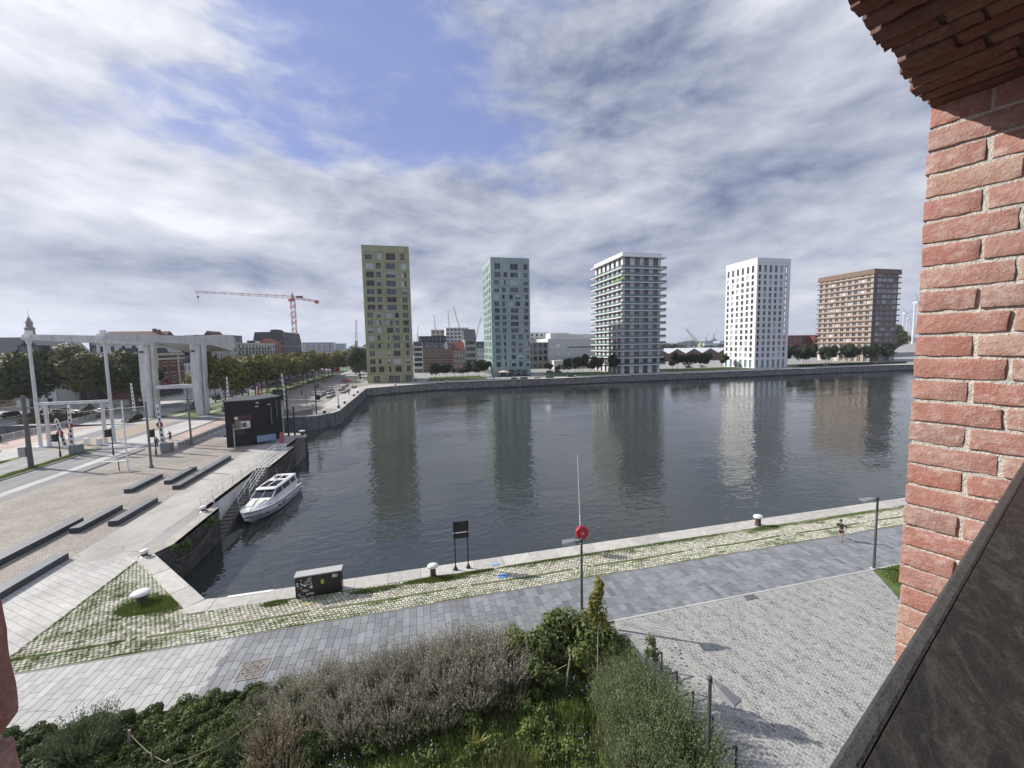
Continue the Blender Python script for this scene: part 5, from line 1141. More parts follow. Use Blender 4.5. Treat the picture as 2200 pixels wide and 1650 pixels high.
# ------------------------------------------------------------------ near furniture
def lamp(label, x, y, h, ang, s=1):
    t = thing('lamp_post', label, 'lamp post', (x, y, 0)); MB().tube((0, 0, 0), (0, 0, h), .085, .06, 12).build('pole', M('lamp_grey', (.075, .08, .085), .4, .1), t); bevel(MB().box(-.22, .22, -.16, .16, 0, .06).build('foot_plate', M('foot_con', (.45, .44, .42), .8), t), .02)
    MB().lathe([(.07, h-.02), (.085, h), (.085, h+.08), (.05, h+.12)], 12).build('cap', DARK, t)
    hd = thing('x', None, None); bpy.data.objects.remove(hd)
    q = MB(); L, w0, w1 = .95*s, .16*s, .30*s
    q.loft([[(.14, -w0*.6, .0), (.14, w0*.6, .0), (.14, w0*.6, .16), (.14, -w0*.6, .16)], [(.42, -w1, -.02), (.42, w1, -.02), (.42, w1*.55, .17), (.42, -w1*.55, .17)], [(.14+L, -w1, -.03), (.14+L, w1, -.03), (.14+L, w1*.8, .04), (.14+L, -w1*.8, .04)]])
    q.v = [(x_, y_, z_+h-.12) for x_, y_, z_ in q.v]; o = q.build('lamp_head', M('lamp_top', (.17, .175, .18), .4, .08), t); o.rotation_euler = (0, 0, ang)
    q = MB().tube((0, 0, h-.08), (.2, 0, h-.05), .045).build('bracket', DARK, t); q.rotation_euler = (0, 0, ang); return t
lamp('slim grey lamp post in front of the red lifebuoy box', 8.6, 19.75, 5.0, R(165)); lamp('slim grey lamp post at the corner of the lawn near the runner', 30.5, 19.6, 5.05, R(165))
lamp('nearest lamp post rising from the bushes, its flat grey head seen from above', 9.45, 10.75, 4.35, R(-72), .85)
t = thing('lifebuoy_station', 'octagonal red lifebuoy box on a tall thin white pole at the near quay', 'lifebuoy box', (11.7, 26.95, 0))
MB().tube((0, 0, 0), (-.1, 0, 3), .045, n=8).tube((-.1, 0, 3), (-.27, 0, 7.7), .028, .018, n=8).build('pole', WHITE, t)
q = MB(); oc = [(math.cos(R(22.5+45*k))*.53*(1 if 1 else 1), math.sin(R(22.5+45*k))*.56) for k in range(8)]; q.prism(oc, 0, .26); q.v = [(x, -z, y+1.68) for x, y, z in q.v]; bevel(q.build('box', PINKRED, t, (.02, .02, 0)), .03, 2)
for k, (r_, rr_) in enumerate(((.30, .26), (.13, .10))):
    M4 = Matrix.Translation((.02, -.235, 1.68)) @ Matrix.Rotation(math.pi/2, 4, 'X'); MB().lathe([(r_, 0), (r_, .02+k*.02), (rr_, .03+k*.02)], 20, M4=M4).build('embossed_ring', PINKRED if k == 0 else M('pink_mark', (.55, .2, .25)), t)
for z in (1.85, 1.72): bx('latch', M('brass', (.35, .3, .1), .5), t, .47, .54, -.2, -.1, z-.04, z+.03)
bx('lettering', M('pink_mark', ()), t, -.08, -.03, -.246, -.24, 2.1, 2.15); bx('lettering', M('pink_mark', ()), t, .08, .14, -.246, -.24, 2.1, 2.15)
t = thing('info_sign', 'dark information board on two black posts seen from behind at the near quay', 'sign', (2.1, 27.15, 0))
for x in (0, .92): MB().tube((x, 0, 0), (x, 0, 3.6), .045, n=8).build('post', BLACK, t); MB().lathe([(.2, 0), (.05, .35)], 4, (x, 0, 0)).build('foot', BLACK, t)
bevel(MB().box(-.1, 1.02, .03, .12, 2.78, 3.55).build('board', M('board_dark', (.02, .022, .024), .35), t), .015); bevel(MB().box(-.1, 1.02, .03, .12, 2.3, 2.7).build('board', M('board_dark', ()), t), .015); bx('white_edge', WHITE, t, -.1, 1.02, .02, .1, 2.715, 2.735)
t = thing('utility_cabinet', 'dark metal utility cabinet covered with stickers at the near quay', 'cabinet', (-8.15, 26.5, 0), R(2.5)); CB = M('cabinet_dark', (.018, .017, .014), .4, .25, 3)
bevel(MB().box(0, 2.75, 0, .62, .06, 1.46).build('body', CB, t), .012); bevel(MB().box(-.04, 2.79, -.05, .67, 1.46, 1.53).build('lid', M('lid_grey', (.40, .40, .39), .5, .06), t), .01); bx('plinth', BLACK, t, .03, 2.72, .03, .59, 0, .06)
for x in (.0, 1.1, 2.18): bx('door', CB, t, x+.015, (x+1.07 if x < 2 else 2.735), -.012, 0, .12, 1.42)
STK = M('sticker', (.55, .54, .52), .6, .25, 30, rnd=.3); rr = random.Random(3)
for (a, b_, c, d) in ((.10, .95, .09, .3), (.32, 1.22, .07, .07), (.55, 1.1, .28, .05), (.72, 1.22, .1, .1), (.86, 1.27, .09, .14), (.8, 1.08, .1, .1), (.93, 1.05, .08, .06), (.3, 1.0, .1, .08), (.38, .9, .13, .1), (.52, .84, .13, .11), (.66, .9, .22, .05), (.9, .92, .08, .1), (.88, .7, .13, .2), (.3, .73, .07, .09), (.36, .55, .32, .06), (.45, .47, .34, .05), (.16, .3, .1, .09), (.22, .14, .34, .05), (.62, .24, .11, .13), (.76, .3, .32, .04), (.76, .22, .32, .04), (.78, .7, .06, .08), (.58, .97, .05, .07), (.68, 1.0, .06, .05)): o = bx('sticker', STK, t, a, a+c, -.017, -.013, b_-d/2+.02, b_+d/2+.02); o.rotation_euler = (0, rr.uniform(-.2, .2), 0)
bx('warning_sticker', M('sticker_yellow', (.62, .52, .04), .5), t, 1.52, 1.70, -.018, -.013, .82, 1.08); MB().face([(1.56, -.0195, .92), (1.66, -.0195, .92), (1.61, -.0195, 1.03)]).build('warning_symbol', BLACK, t)
bx('label_sheet', M('paper', (.6, .6, .6), .6), t, 2.2, 2.52, -.018, -.014, 1.12, 1.33); bx('label_print', DARK, t, 2.41, 2.49, -.0205, -.018, 1.2, 1.3)
# bench and bicycle stands on the sett square
t = thing('park_bench', 'slatted wooden bench with black metal arms at the edge of the sett square', 'bench', (9.75, 17.75, 0), R(0)); SLT = M('slat_grey', (.30, .27, .25), .7, .2, 6, rnd=.12)
for i, x in enumerate((-.12, .0, .12, .24)): bevel(bx('seat_slat', SLT, t, x, x+.095, -1.0, 1.0, .43, .465), .006)
for i, z in enumerate((.58, .70, .82)): bevel(bx('back_slat', SLT, t, -.24-i*.025, -.21-i*.025, -1.0, 1.0, z-.045, z+.045), .006)
for y in (-.97, .97):
    q = MB(); q.path([(.34, y, 0), (.34, y, .66), (-.16, y, .66), (-.24, y, .45), (-.2, y, 0)], .028); q.path([(-.22, y, .42), (-.3, y, .88)], .022); q.path([(.34, y, .42), (-.2, y, .42)], .022); q.build('arm_frame', BLACK, t)
for i, y in enumerate((11.1, 12.3, 13.45, 14.55, 15.7)):
    t = thing('bicycle_stand', 'black steel bicycle stand beside the bushes, '+('nearest of the five', 'second from the nearest', 'third and middle one', 'fourth from the nearest', 'farthest, next to the bench')[i], 'bicycle stand', (10.15, y, 0), R(4), 'bicycle stands along the sett square')
    for x in (0, .9): bevel(MB().box(x-.035, x+.035, -.03, .03, 0, .93).build('leg', DARK, t), .006)
    bevel(MB().box(-.035, .935, -.031, .031, .93, 1.0).build('top_bar', DARK, t), .006)
# cover, grate, paint
t = thing('access_cover', 'rusty cast iron cover with a round ornament in the slab walkway', 'manhole cover', (-8.6, 21.0, .03), R(0)); CIM = M('cast_iron', (.17, .155, .14), .7, .25, 6, .4)
bx('plate', CIM, t, -.62, .62, -.62, .62, -.02, .008)
for (r_, r2) in ((.54, .5), (.32, .29)):
    q = MB(); n = 28; 
    for k in range(n):
        a, b_ = 2*math.pi*k/n, 2*math.pi*(k+1)/n; q.prism([(math.cos(a)*r2, math.sin(a)*r2), (math.cos(a)*r_, math.sin(a)*r_), (math.cos(b_)*r_, math.sin(b_)*r_), (math.cos(b_)*r2, math.sin(b_)*r2)], .008, .024)
    q.build('ring', M('iron_pale', (.27, .25, .23), .6, .2, 6), t)
q = MB()
for k in range(8):
    M4 = Matrix.Rotation(R(45*k), 4, 'Z'); q.box(.08, .3, -.018, .018, .008, .024, M4=M4); q.box(.33, .5, .05, .085, .008, .024, M4=M4 @ Matrix.Rotation(R(14), 4, 'Z')); q.box(.33, .5, -.085, -.05, .008, .024, M4=M4 @ Matrix.Rotation(R(-14), 4, 'Z')); q.box(.14, .28, .03, .06, .008, .024, M4=M4 @ Matrix.Rotation(R(35), 4, 'Z'))
q.build('relief', M('iron_pale', ()), t)
for k in range(4): q = bx('frame_bar', M('iron_pale', ()), t, -.62, .62, -.62, -.57, .006, .03) if k == 0 else bx('frame_bar', M('iron_pale', ()), t, *((-.62, .62, .57, .62), (-.62, -.57, -.57, .57), (.57, .62, -.57, .57))[k-1], .006, .03)
t = thing('drain_grate', 'dark drain grate at the border of the sett square', 'drain', (19.75, 19.2, .03)); bx('pit', BLACK, t, -.42, .42, -.2, .2, -.02, .012)
for k in range(10): bx('bar', GRP, t, -.42+k*.088, -.385+k*.088, -.2, .2, .012, .03)
def paint(label, pts, c, nm): 
    q = MB(); q.prism(pts, .068, .072); tag(q.build('paint_mark', M(nm, c, .7, .3, 8), None), label, 'paint mark')
paint('blue paint splash on the setts right of the info sign', [(4.9, 25.3), (5.5, 25.25), (5.6, 25.6), (5.2, 25.75), (4.85, 25.6)], (.08, .25, .55), 'paint_blue')
paint('pale blue paint smear on the coping right of the info sign', [(4.7, 26.9), (5.3, 26.95), (5.25, 27.15), (4.8, 27.2)], (.22, .38, .58), 'paint_pblue')
paint('yellow fleck on the setts in front of the cabinet', [(-7.35, 25.7), (-7.15, 25.68), (-7.13, 25.85), (-7.3, 25.88)], (.6, .45, .05), 'paint_yellow')

def wires(label, pts):
    q = MB(); q.path(pts, .022, 4); tag(q.build('tram_wire', DARK, None), label, 'wire')
wires('thin overhead tram wire over the left track', [(-58.6, -10, 6.3), (-58.6, 68, 6.2), (-58.6, 150, 6.2)]); wires('thin overhead tram wire over the right track', [(-56.2, -10, 6.3), (-56.2, 68, 6.2), (-56.2, 150, 6.2)])
wires('span wire between the thick tram mast and the square mast', [(-53.9, 69, 8.6), (-45, 66, 8.0), (-36.5, 63.5, 8.6)]); wires('span wire from the thick tram mast to the left', [(-53.9, 69, 8.8), (-62, 71, 8.3), (-76, 76, 8.9)])
# ------------------------------------------------------------------ vegetation
def leaves(n, rad, size, seed, lobes=8, lobe_r=.45, flat=1.0, shape='lobes', asp=1.6, hollow=.55, lift=0, mat=None, nm='crown', tri=False):
    """foliage: many small faces scattered through lumpy lobes; returns mesh"""
    rr = random.Random(seed); v = []; f = []; r = []; rx, ry, rz = rad; L = []
    for k in range(lobes):
        th = rr.uniform(0, 6.283); ph = math.asin(rr.uniform(-.75, .95)); d = rr.uniform(.35, .68)
        L.append((math.cos(th)*math.cos(ph)*d*rx, math.sin(th)*math.cos(ph)*d*ry, math.sin(ph)*d*rz, rr.uniform(.6, 1.15)*lobe_r, rr.random()))
    for i in range(n):
        cx, cy, cz, lr, lv = rr.choice(L)
        th = rr.uniform(0, 6.283); u = rr.uniform(-1, 1); q = math.sqrt(1-u*u); d = hollow+(1-hollow)*rr.random()**.6
        if rr.random() < .07: d *= rr.uniform(1.0, 1.25)
        nx, ny, nz = math.cos(th)*q, math.sin(th)*q, u
        px, py, pz = cx+nx*d*lr*rx, cy+ny*d*lr*ry, cz+nz*d*lr*rz+lift
        # leaf plane, loosely facing outwards and up
        a = Vector((nx+rr.gauss(0, .55), ny+rr.gauss(0, .55), nz+.35+rr.gauss(0, .55))).normalized(); b = a.cross(Vector((rr.gauss(0, 1), rr.gauss(0, 1), rr.gauss(0, 1)))).normalized(); c = a.cross(b)
        s = size*rr.uniform(.6, 1.3); l = s*asp*.5; w_ = s*.5; k = len(v)
        if tri: v += [tuple(Vector((px, py, pz))+b*l), tuple(Vector((px, py, pz))-b*l*.6+c*w_), tuple(Vector((px, py, pz))-b*l*.6-c*w_)]; f.append((k, k+1, k+2))
        else: P = Vector((px, py, pz)); v += [tuple(P+b*l), tuple(P+c*w_), tuple(P-b*l), tuple(P-c*w_)]; f.append((k, k+1, k+2, k+3))
        r.append(min(1, max(0, .5*lv+.5*rr.random())))
    me = bpy.data.meshes.new(nm); me.from_pydata(v, [], f); me.materials.append(mat); a = me.attributes.new('rnd', 'FLOAT', 'FACE'); a.data.foreach_set('value', r); me.update(); return me
BARK = M('bark', (.10, .085, .065), .9, .35, 4, .6, 20); BARKP = M('bark_plane', (.15, .14, .11), .9, .35, 3, .6, 20)
def trunkmesh(h, r, spread, seed, nl=6, mat=None, top=None):
    rr = random.Random(seed); q = MB(); x, y = rr.uniform(-.1, .1), rr.uniform(-.1, .1); q.tube((0, 0, -.1), (x, y, h), r, r*.72, 8); top = top or h*1.9
    for k in range(nl):
        th = 6.283*k/nl+rr.uniform(-.3, .3); e = (x+math.cos(th)*spread*rr.uniform(.5, 1), y+math.sin(th)*spread*rr.uniform(.5, 1), h+(top-h)*rr.uniform(.35, .95)); m_ = (x+(e[0]-x)*.35, y+(e[1]-y)*.35, h+(e[2]-h)*.5)
        q.tube((x, y, h-.3), m_, r*.5, r*.32, 6).tube(m_, e, r*.32, r*.1, 5)
    q.tube((x, y, h), (x*1.5, y*1.5, top), r*.7, r*.15, 6); return q.mesh('trunk', mat or BARK)
LP = leafmat('leaf_plane', (.065, .07, .02), (.22, .20, .05), .35); LB = leafmat('leaf_big', (.032, .046, .015), (.14, .155, .045), .35)
LK = leafmat('leaf_black_green', (.018, .027, .011), (.06, .078, .026), .35); LW = leafmat('leaf_willow', (.03, .045, .02), (.09, .115, .05), .3)
plane_c = [leaves(4600, (5.2, 5.2, 4.9), .55, 10+k, 15, .44, mat=LP) for k in range(4)]; plane_t = [trunkmesh(4.3, .2, 2.8, 20+k, 6, BARKP, 10.5) for k in range(3)]
def tree(name, label, x, y, h, cr, crown, tr, cz, group=None, th=1.0, sz=None, rz=None):
    t = thing(name, label, 'tree', (x, y, 0), rz if rz is not None else random.uniform(0, 6.28), group)
    link('trunk', tr, t, (0, 0, 0), None, (1, 1, th)); link('crown', crown, t, (0, 0, cz), None, cr if isinstance(cr, tuple) else (cr, cr, cr)); return t
ordn = ('first', 'second', 'third', 'fourth', 'fifth', 'sixth', 'seventh', 'eighth', 'ninth', 'tenth', 'eleventh', 'twelfth', 'thirteenth', 'fourteenth', 'fifteenth', 'sixteenth', 'seventeenth', 'eighteenth')
k = 0
for row, (x, y0, n, st, lab) in enumerate(((-50.2, 121, 16, 8.8, 'row nearest the square'), (-56.8, 124, 16, 9.2, 'middle row'), (-61.5, 139, 14, 9.6, 'third row'), (-77, 195, 8, 15, 'row in front of the houses'))):
    for j in range(n):
        s = random.uniform(.9, 1.08); k += 1
        tree('plane_tree', 'plane tree turning yellow in the %s, %s from the bridge' % (lab, ordn[j]), x+random.uniform(-.6, .6), y0+j*st+random.uniform(-.8, .8), 13, (s*random.uniform(.85, 1.12), s*random.uniform(.85, 1.12), s*random.uniform(.86, 1.14)), plane_c[k % 4], plane_t[k % 3], 9.1*s, 'plane trees along the boulevard')
for j, (x, y) in enumerate(((-47, 118), (-46.8, 160), (-45, 205), (-43, 235), (-48, 262), (-38, 260), (-50, 300), (-34, 330), (-60, 340), (-25, 300))):
    if j in (0, 1): continue
    tree('leafy_tree', 'dark broad tree at the end of the boulevard, '+ordn[j-2]+' counted from the near side', x, y, 13, random.uniform(1, 1.25), plane_c[j % 4], plane_t[j % 3], 9.6)
big_c = [leaves(12000, (8.4, 8.4, 8.4), .55, 40+k, 22, .40, mat=LB) for k in range(2)]; big_t = [trunkmesh(4.5, .42, 5.0, 44+k, 8, BARK, 14) for k in range(2)]
for x, y, s, lab, i in ((-97, 126, .98, 'big leafy tree at the left edge of the picture', 0), (-87.5, 130, 1.06, 'big leafy tree between the two slender bridge posts', 1), (-78.5, 133, .93, 'big dark tree just left of the left bridge pylon', 0), (-107, 124, .8, 'big dark tree cut by the left edge, beside the white house', 1), (-84.5, 141, .95, 'big tree half hidden behind the left bridge post', 0)):
    tree('broad_tree', lab, x, y, 18, s, big_c[i], big_t[i], 10.2*s)
wil = leaves(9000, (7.0, 6.5, 8.2), .5, 60, 20, .42, mat=LW)
tree('willow_tree', 'big grey green tree left of the olive tower', -29.5, 216, 18, 1.08, wil, big_t[0], 9.8); tree('willow_tree', 'second large tree partly hidden by the olive tower', -25, 228, 18, 1.1, wil, big_t[1], 10.5)
sm_c = [leaves(2600, (3.1, 3.1, 3.6), .42, 70+k, 10, .5, mat=LK) for k in range(3)]; sm_t = [trunkmesh(2.3, .11, 1.1, 74+k, 4, BARK, 6) for k in range(2)]
sg_c = leaves(1300, (2.3, 2.3, 3.0), .3, 79, 7, .5, mat=leafmat('leaf_olive', (.06, .065, .02), (.15, .14, .05), .3)); sr_c = leaves(1100, (2.4, 2.4, 3.0), .3, 78, 7, .5, mat=leafmat('leaf_rusty', (.09, .06, .045), (.17, .11, .075), .3))
def smalls(grp, lab, lst):
    for j, (x, y, s, c) in enumerate(lst): tree('small_tree', lab % ordn[j], x, y, 8, s, c, sm_t[j % 2], 5.2*s if c in sm_c else 4.6*s, grp, s)
smalls('small trees between the olive and aqua towers', 'small tree on the lawn between the olive and aqua towers, %s from the left', [(8.5, 204, .95, sm_c[0]), (14, 203, 1.0, sm_c[1]), (18.6, 206, .85, sg_c), (21.5, 205, .95, sr_c), (25.5, 205, .95, sm_c[2]), (31, 204, 1.12, sm_c[0]), (35, 208, 1.15, sm_c[1]), (11, 212, .9, sm_c[1]), (24, 213, .9, sr_c)])
smalls('small trees between the aqua and balcony towers', 'small tree between the aqua tower and the balcony tower, %s from the left', [(71, 204, 1.0, sg_c), (76, 206, .85, sr_c), (80.5, 203, 1.05, sm_c[0]), (84.5, 201, 1.0, sg_c), (87.5, 204, 1.2, sm_c[1]), (91, 206, 1.25, sm_c[2]), (95, 205, 1.0, sr_c), (98, 205, 1.15, sm_c[0]), (101.5, 207, 1.15, sm_c[1]), (105, 196.5, 1.2, sm_c[2])])
smalls('small trees between the balcony and white towers', 'small tree between the balcony tower and the white tower, %s from the left', [(137, 206, 1.0, sm_c[0]), (141, 208, 1.2, sm_c[1]), (149, 206, 1.0, sr_c), (154, 208, 1.2, sm_c[2]), (159, 205, 1.1, sm_c[0]), (164, 207, 1.25, sm_c[1]), (170, 206, 1.1, sm_c[2]), (175, 208, 1.2, sm_c[0]), (184, 206, 1.0, sg_c), (190, 210, 1.1, sm_c[1])])
smalls('dark trees between the white and brown towers', 'dark tree between the white and the brown tower, %s from the left', [(230+j*6.3, 207+(j % 3)*3, 1.45+.15*(j % 2), sm_c[j % 3]) for j in range(16)])
tree('dark_tree', 'large round dark tree far right beyond the brown tower', 520, 330, 18, 2.2, big_c[0], big_t[0], 16); tree('dark_tree', 'dark bush beyond the brown tower at the right', 405, 262, 8, 1.4, sm_c[0], sm_t[0], 5)
# lawns
for i, (a, b, c, d) in enumerate(((4, 33.5, 187.6, 214), (66, 104.5, 187.6, 212), (135.5, 194, 188.5, 212), (224, 312, 190, 214))): sheet('lawn', [(a, c), (b, c), (b-1, d), (a+2, d)], 'grass_base', 2+i*0, 'lawn between the towers on the far quay, '+ordn[i]+' from the left')
HB = M('hedge_leaf', (.02, .03, .012), .9, .4, .6)
q = MB(); rr = random.Random(2)
for k in range(3000):
    x = rr.uniform(224, 312); y = 189+rr.uniform(-.6, .6); z = rr.uniform(0, 1.3); a = rr.uniform(0, 3); s = .35; q.face([(x-s*math.cos(a), y-s*math.sin(a), z), (x, y, z-s*.5), (x+s*math.cos(a), y+s*math.sin(a), z), (x, y, z+s*.7)], rr.random())
tag(q.build('hedge', LK, None), 'long low dark hedge along the lawn between white and brown towers', 'hedge')
# distant woodland: one uneven band of foliage clumps per stretch
def woods(label, x0, x1, y, h, mat, seed, n=2600, dep=40, s=3.5):
    rr = random.Random(seed); q = MB(); nn = lambda x: .65+.25*math.sin(x*.013+seed)+.2*math.sin(x*.047+seed*2)+.12*math.sin(x*.16+seed)
    for k in range(n):
        x = rr.uniform(x0, x1); z = h*nn(x)*rr.random()**.6; yy = y+rr.uniform(0, dep); P = Vector((x, yy, z)); a = Vector((rr.gauss(0, 1), rr.gauss(0, 1), rr.gauss(0, 1))).normalized(); b = a.cross(Vector((rr.gauss(0, 1), 1, .3))).normalized(); c = a.cross(b); ss = s*rr.uniform(.5, 1.2)
        q.face([P+b*ss, P+c*ss*.7, P-b*ss, P-c*ss*.7], rr.random())
    q.box(x0, x1, y+dep*.4, y+dep*.6, 0, h*.42); tag(q.build('distant_trees', mat, None), label, 'trees', None, 'stuff')
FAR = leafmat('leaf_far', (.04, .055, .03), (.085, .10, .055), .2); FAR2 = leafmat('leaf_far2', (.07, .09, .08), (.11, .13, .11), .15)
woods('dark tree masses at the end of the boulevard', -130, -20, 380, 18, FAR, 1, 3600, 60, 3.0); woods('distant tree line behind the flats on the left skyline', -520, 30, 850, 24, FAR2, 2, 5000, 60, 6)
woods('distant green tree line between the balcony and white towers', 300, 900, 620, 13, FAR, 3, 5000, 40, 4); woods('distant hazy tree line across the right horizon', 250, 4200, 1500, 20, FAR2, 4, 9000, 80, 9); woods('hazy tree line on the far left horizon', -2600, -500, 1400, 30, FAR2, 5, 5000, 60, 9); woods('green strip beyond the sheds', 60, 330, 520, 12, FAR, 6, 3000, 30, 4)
sheet('shrub_bed', rect(-88, -77, 112, 121), 'grass_base', 2, 'shrub bed left of the bridge railing')
q = MB(); rr = random.Random(9)
for k in range(2600): 
    P = Vector((rr.uniform(-90, -78), rr.uniform(113, 121), rr.uniform(0, 1.1))); b = Vector((rr.gauss(0, 1), rr.gauss(0, 1), rr.gauss(0, 1))).normalized()*.3; c = Vector((rr.gauss(0, 1), rr.gauss(0, 1), rr.gauss(0, 1))).normalized()*.2; q.face([P+b, P+c, P-b, P-c], rr.random())
tag(q.build('ground_shrubs', leafmat('leaf_drygreen', (.07, .06, .03), (.13, .12, .05), .3), None), 'low dry green shrubs in the bed left of the bridge railing', 'shrubs', None, 'stuff')
# -- near planting bed
LH = leafmat('leaf_hedge', (.018, .036, .010), (.10, .135, .032), .45); LG = leafmat('leaf_green', (.04, .068, .022), (.18, .215, .065), .35)
LV = leafmat('leaf_grey', (.16, .15, .115), (.40, .38, .30), .3); LF = leafmat('leaf_feather', (.07, .095, .04), (.25, .29, .15), .35); LBR = leafmat('leaf_brown', (.13, .11, .07), (.31, .26, .18), .3); LY = leafmat('leaf_yellowgreen', (.13, .16, .03), (.34, .34, .09), .25); LD = leafmat('leaf_meadow', (.05, .085, .022), (.20, .27, .07), .4)
hed = [leaves(7500, (.80, .80, .62), .055, 100+k, 20, .36, mat=LH, asp=1.6, hollow=.75) for k in range(4)]
def stems(n, h, spread, seed, mat, r=.008, nm='stems'):
    rr = random.Random(seed); q = MB()
    for k in range(n):
        a = rr.uniform(0, 6.283); d = rr.uniform(.05, spread*.3); e = rr.uniform(.4, 1)*spread; x0, y0 = math.cos(a)*d, math.sin(a)*d; x1, y1 = math.cos(a)*e, math.sin(a)*e; z1 = h*rr.uniform(.6, 1)
        m_ = ((x0+x1)/2*.8, (y0+y1)/2*.8, z1*.55); q.tube((x0, y0, 0), m_, r*1.3, r, 3, caps=False).tube(m_, (x1, y1, z1), r, r*.4, 3, caps=False)
    return q.mesh(nm, mat)
def bush(name, label, x, y, fol, stm, s=1, group=None, z=0, fs=None):
    t = thing(name, label, 'shrub', (x, y, 0), random.uniform(0, 6.28), group)
    if stm: link('stems', stm, t, (0, 0, 0), None, (s, s, s))
    link('foliage', fol, t, (0, 0, z*s), None, fs or (s, s, s)); return t
hs = stems(14, .7, .6, 1, BARK, .014); rr = random.Random(12)
for j in range(16):
    for i in range(5):
        x = -19.5+j*.98+(i % 2)*.5+rr.uniform(-.15, .15); y = 18.75-i*.95+rr.uniform(-.15, .15)
        if x > -5.9+(.9*i if i else 0) or y < 13: continue
        s = rr.uniform(.9, 1.18)*(1 if i else .9); bush('evergreen_shrub', 'rounded dark evergreen shrub, %s from the left in the %s row from the walkway' % (ordn[j], ordn[i]), x, y, hed[(i+j) % 4], hs, s, 'dark evergreen shrubs in the lower left bed', .45)
def grassy(n, h, spread, wdt, seed, mat, nm='foliage', lean=.5, droop=.15):
    """upright thin blades / twigs as narrow folded triangles"""
    rr = random.Random(seed); v = []; f = []; r = []
    for k in range(n):
        a = rr.uniform(0, 6.283); d = spread*math.sqrt(rr.random()); x, y = math.cos(a)*d, math.sin(a)*d; hh = h*rr.uniform(.45, 1)*(1-.35*(d/spread)**2); b = rr.uniform(0, 6.283); ln = rr.uniform(0, lean)*hh
        tx, ty = x+math.cos(b)*ln+math.cos(a)*d*.3, y+math.sin(b)*ln+math.sin(a)*d*.3; w_ = wdt*rr.uniform(.6, 1.3); c = b+1.57; mx, my = x+(tx-x)*.4, y+(ty-y)*.4; i = len(v)
        v += [(x-math.cos(c)*w_, y-math.sin(c)*w_, 0), (x+math.cos(c)*w_, y+math.sin(c)*w_, 0), (mx+math.cos(c)*w_*.8, my+math.sin(c)*w_*.8, hh*.6), (mx-math.cos(c)*w_*.8, my-math.sin(c)*w_*.8, hh*.6), (tx, ty, hh*(1-droop*rr.random()))]
        f += [(i, i+1, i+2, i+3), (i+3, i+2, i+4)]; q = rr.random(); r += [q, q]
    me = bpy.data.meshes.new(nm); me.from_pydata(v, [], f); me.materials.append(mat); a = me.attributes.new('rnd', 'FLOAT', 'FACE'); a.data.foreach_set('value', r); me.update(); return me
def twiggy(n, h, spread, seed, mat, ls=.03):
    """many rising twigs, each with a run of tiny leaves"""
    rr = random.Random(seed); v = []; f = []; r = []
    for k in range(n):
        a = rr.uniform(0, 6.283); d = spread*.35*math.sqrt(rr.random()); P = Vector((math.cos(a)*d, math.sin(a)*d, h*.12*rr.random())); dr = Vector((math.cos(a)*rr.uniform(.1, .75), math.sin(a)*rr.uniform(.1, .75), 1)).normalized(); L = h*rr.uniform(.55, 1.05); q = rr.random(); m_ = 9
        sd = dr.cross(Vector((rr.gauss(0, 1), rr.gauss(0, 1), 0))).normalized()*.004; i = len(v); v += [tuple(P+sd), tuple(P-sd), tuple(P+dr*L)]; f.append((i, i+1, i+2)); r.append(q*.4)
        for j in range(m_*2):
            t_ = .25+.75*(j+rr.random())/(m_*2); C_ = P+dr*(L*t_)+Vector((rr.gauss(0, .012), rr.gauss(0, .012), 0)); b = (dr+Vector((rr.gauss(0, .5), rr.gauss(0, .5), rr.gauss(0, .3)))).normalized()*ls*rr.uniform(.8, 1.6); c = b.cross(Vector((rr.gauss(0, 1), rr.gauss(0, 1), rr.gauss(0, 1)))).normalized()*ls*.38; i = len(v); v += [tuple(C_-b), tuple(C_+c), tuple(C_+b), tuple(C_-c)]; f.append((i, i+1, i+2, i+3)); r.append(min(1, q*.5+t_*.5*rr.random()+.1))
    me = bpy.data.meshes.new('foliage'); me.from_pydata(v, [], f); me.materials.append(mat); a = me.attributes.new('rnd', 'FLOAT', 'FACE'); a.data.foreach_set('value', r); me.update(); return me
lav = [twiggy(620, 1.55, 1.6, 130+k, LV, .034) for k in range(4)]
for i, (x, y, s) in enumerate([(-6.4, 18.4, .8), (-5.6, 17.4, .95), (-4.7, 18.5, .95), (-4.0, 17.2, 1.0), (-3.2, 18.4, .9), (-2.4, 17.3, 1.1), (-1.6, 18.3, 1.05), (-.8, 17.1, 1.1), (0, 18.2, 1.15), (.8, 17.2, 1.15), (1.5, 18.1, 1.25), (2.3, 17.0, 1.2), (3.0, 18.1, 1.2), (3.7, 17.0, 1.15), (-3.4, 16.3, .95), (-1.6, 16.2, .95), (.2, 16.2, 1.0), (-5.2, 16.4, .8), (1.9, 16.2, .95), (-7.1, 17.6, .7)]):
    bush('grey_shrub', 'grey brown feathery shrub in the middle bed, %s' % (('by the walkway, %s from the left' % ordn[i]) if i < 14 else ('in the inner row, %s' % ordn[i-14])), x, y, lav[i % 4], None, s, 'grey brown feathery shrubs')
grn = [leaves(2600, (1.05, 1.05, 1.15), .11, 150+k, 14, .42, mat=LG, asp=1.5, hollow=.6) for k in range(3)]; gs = stems(16, 1.9, .9, 5, BARK, .016)
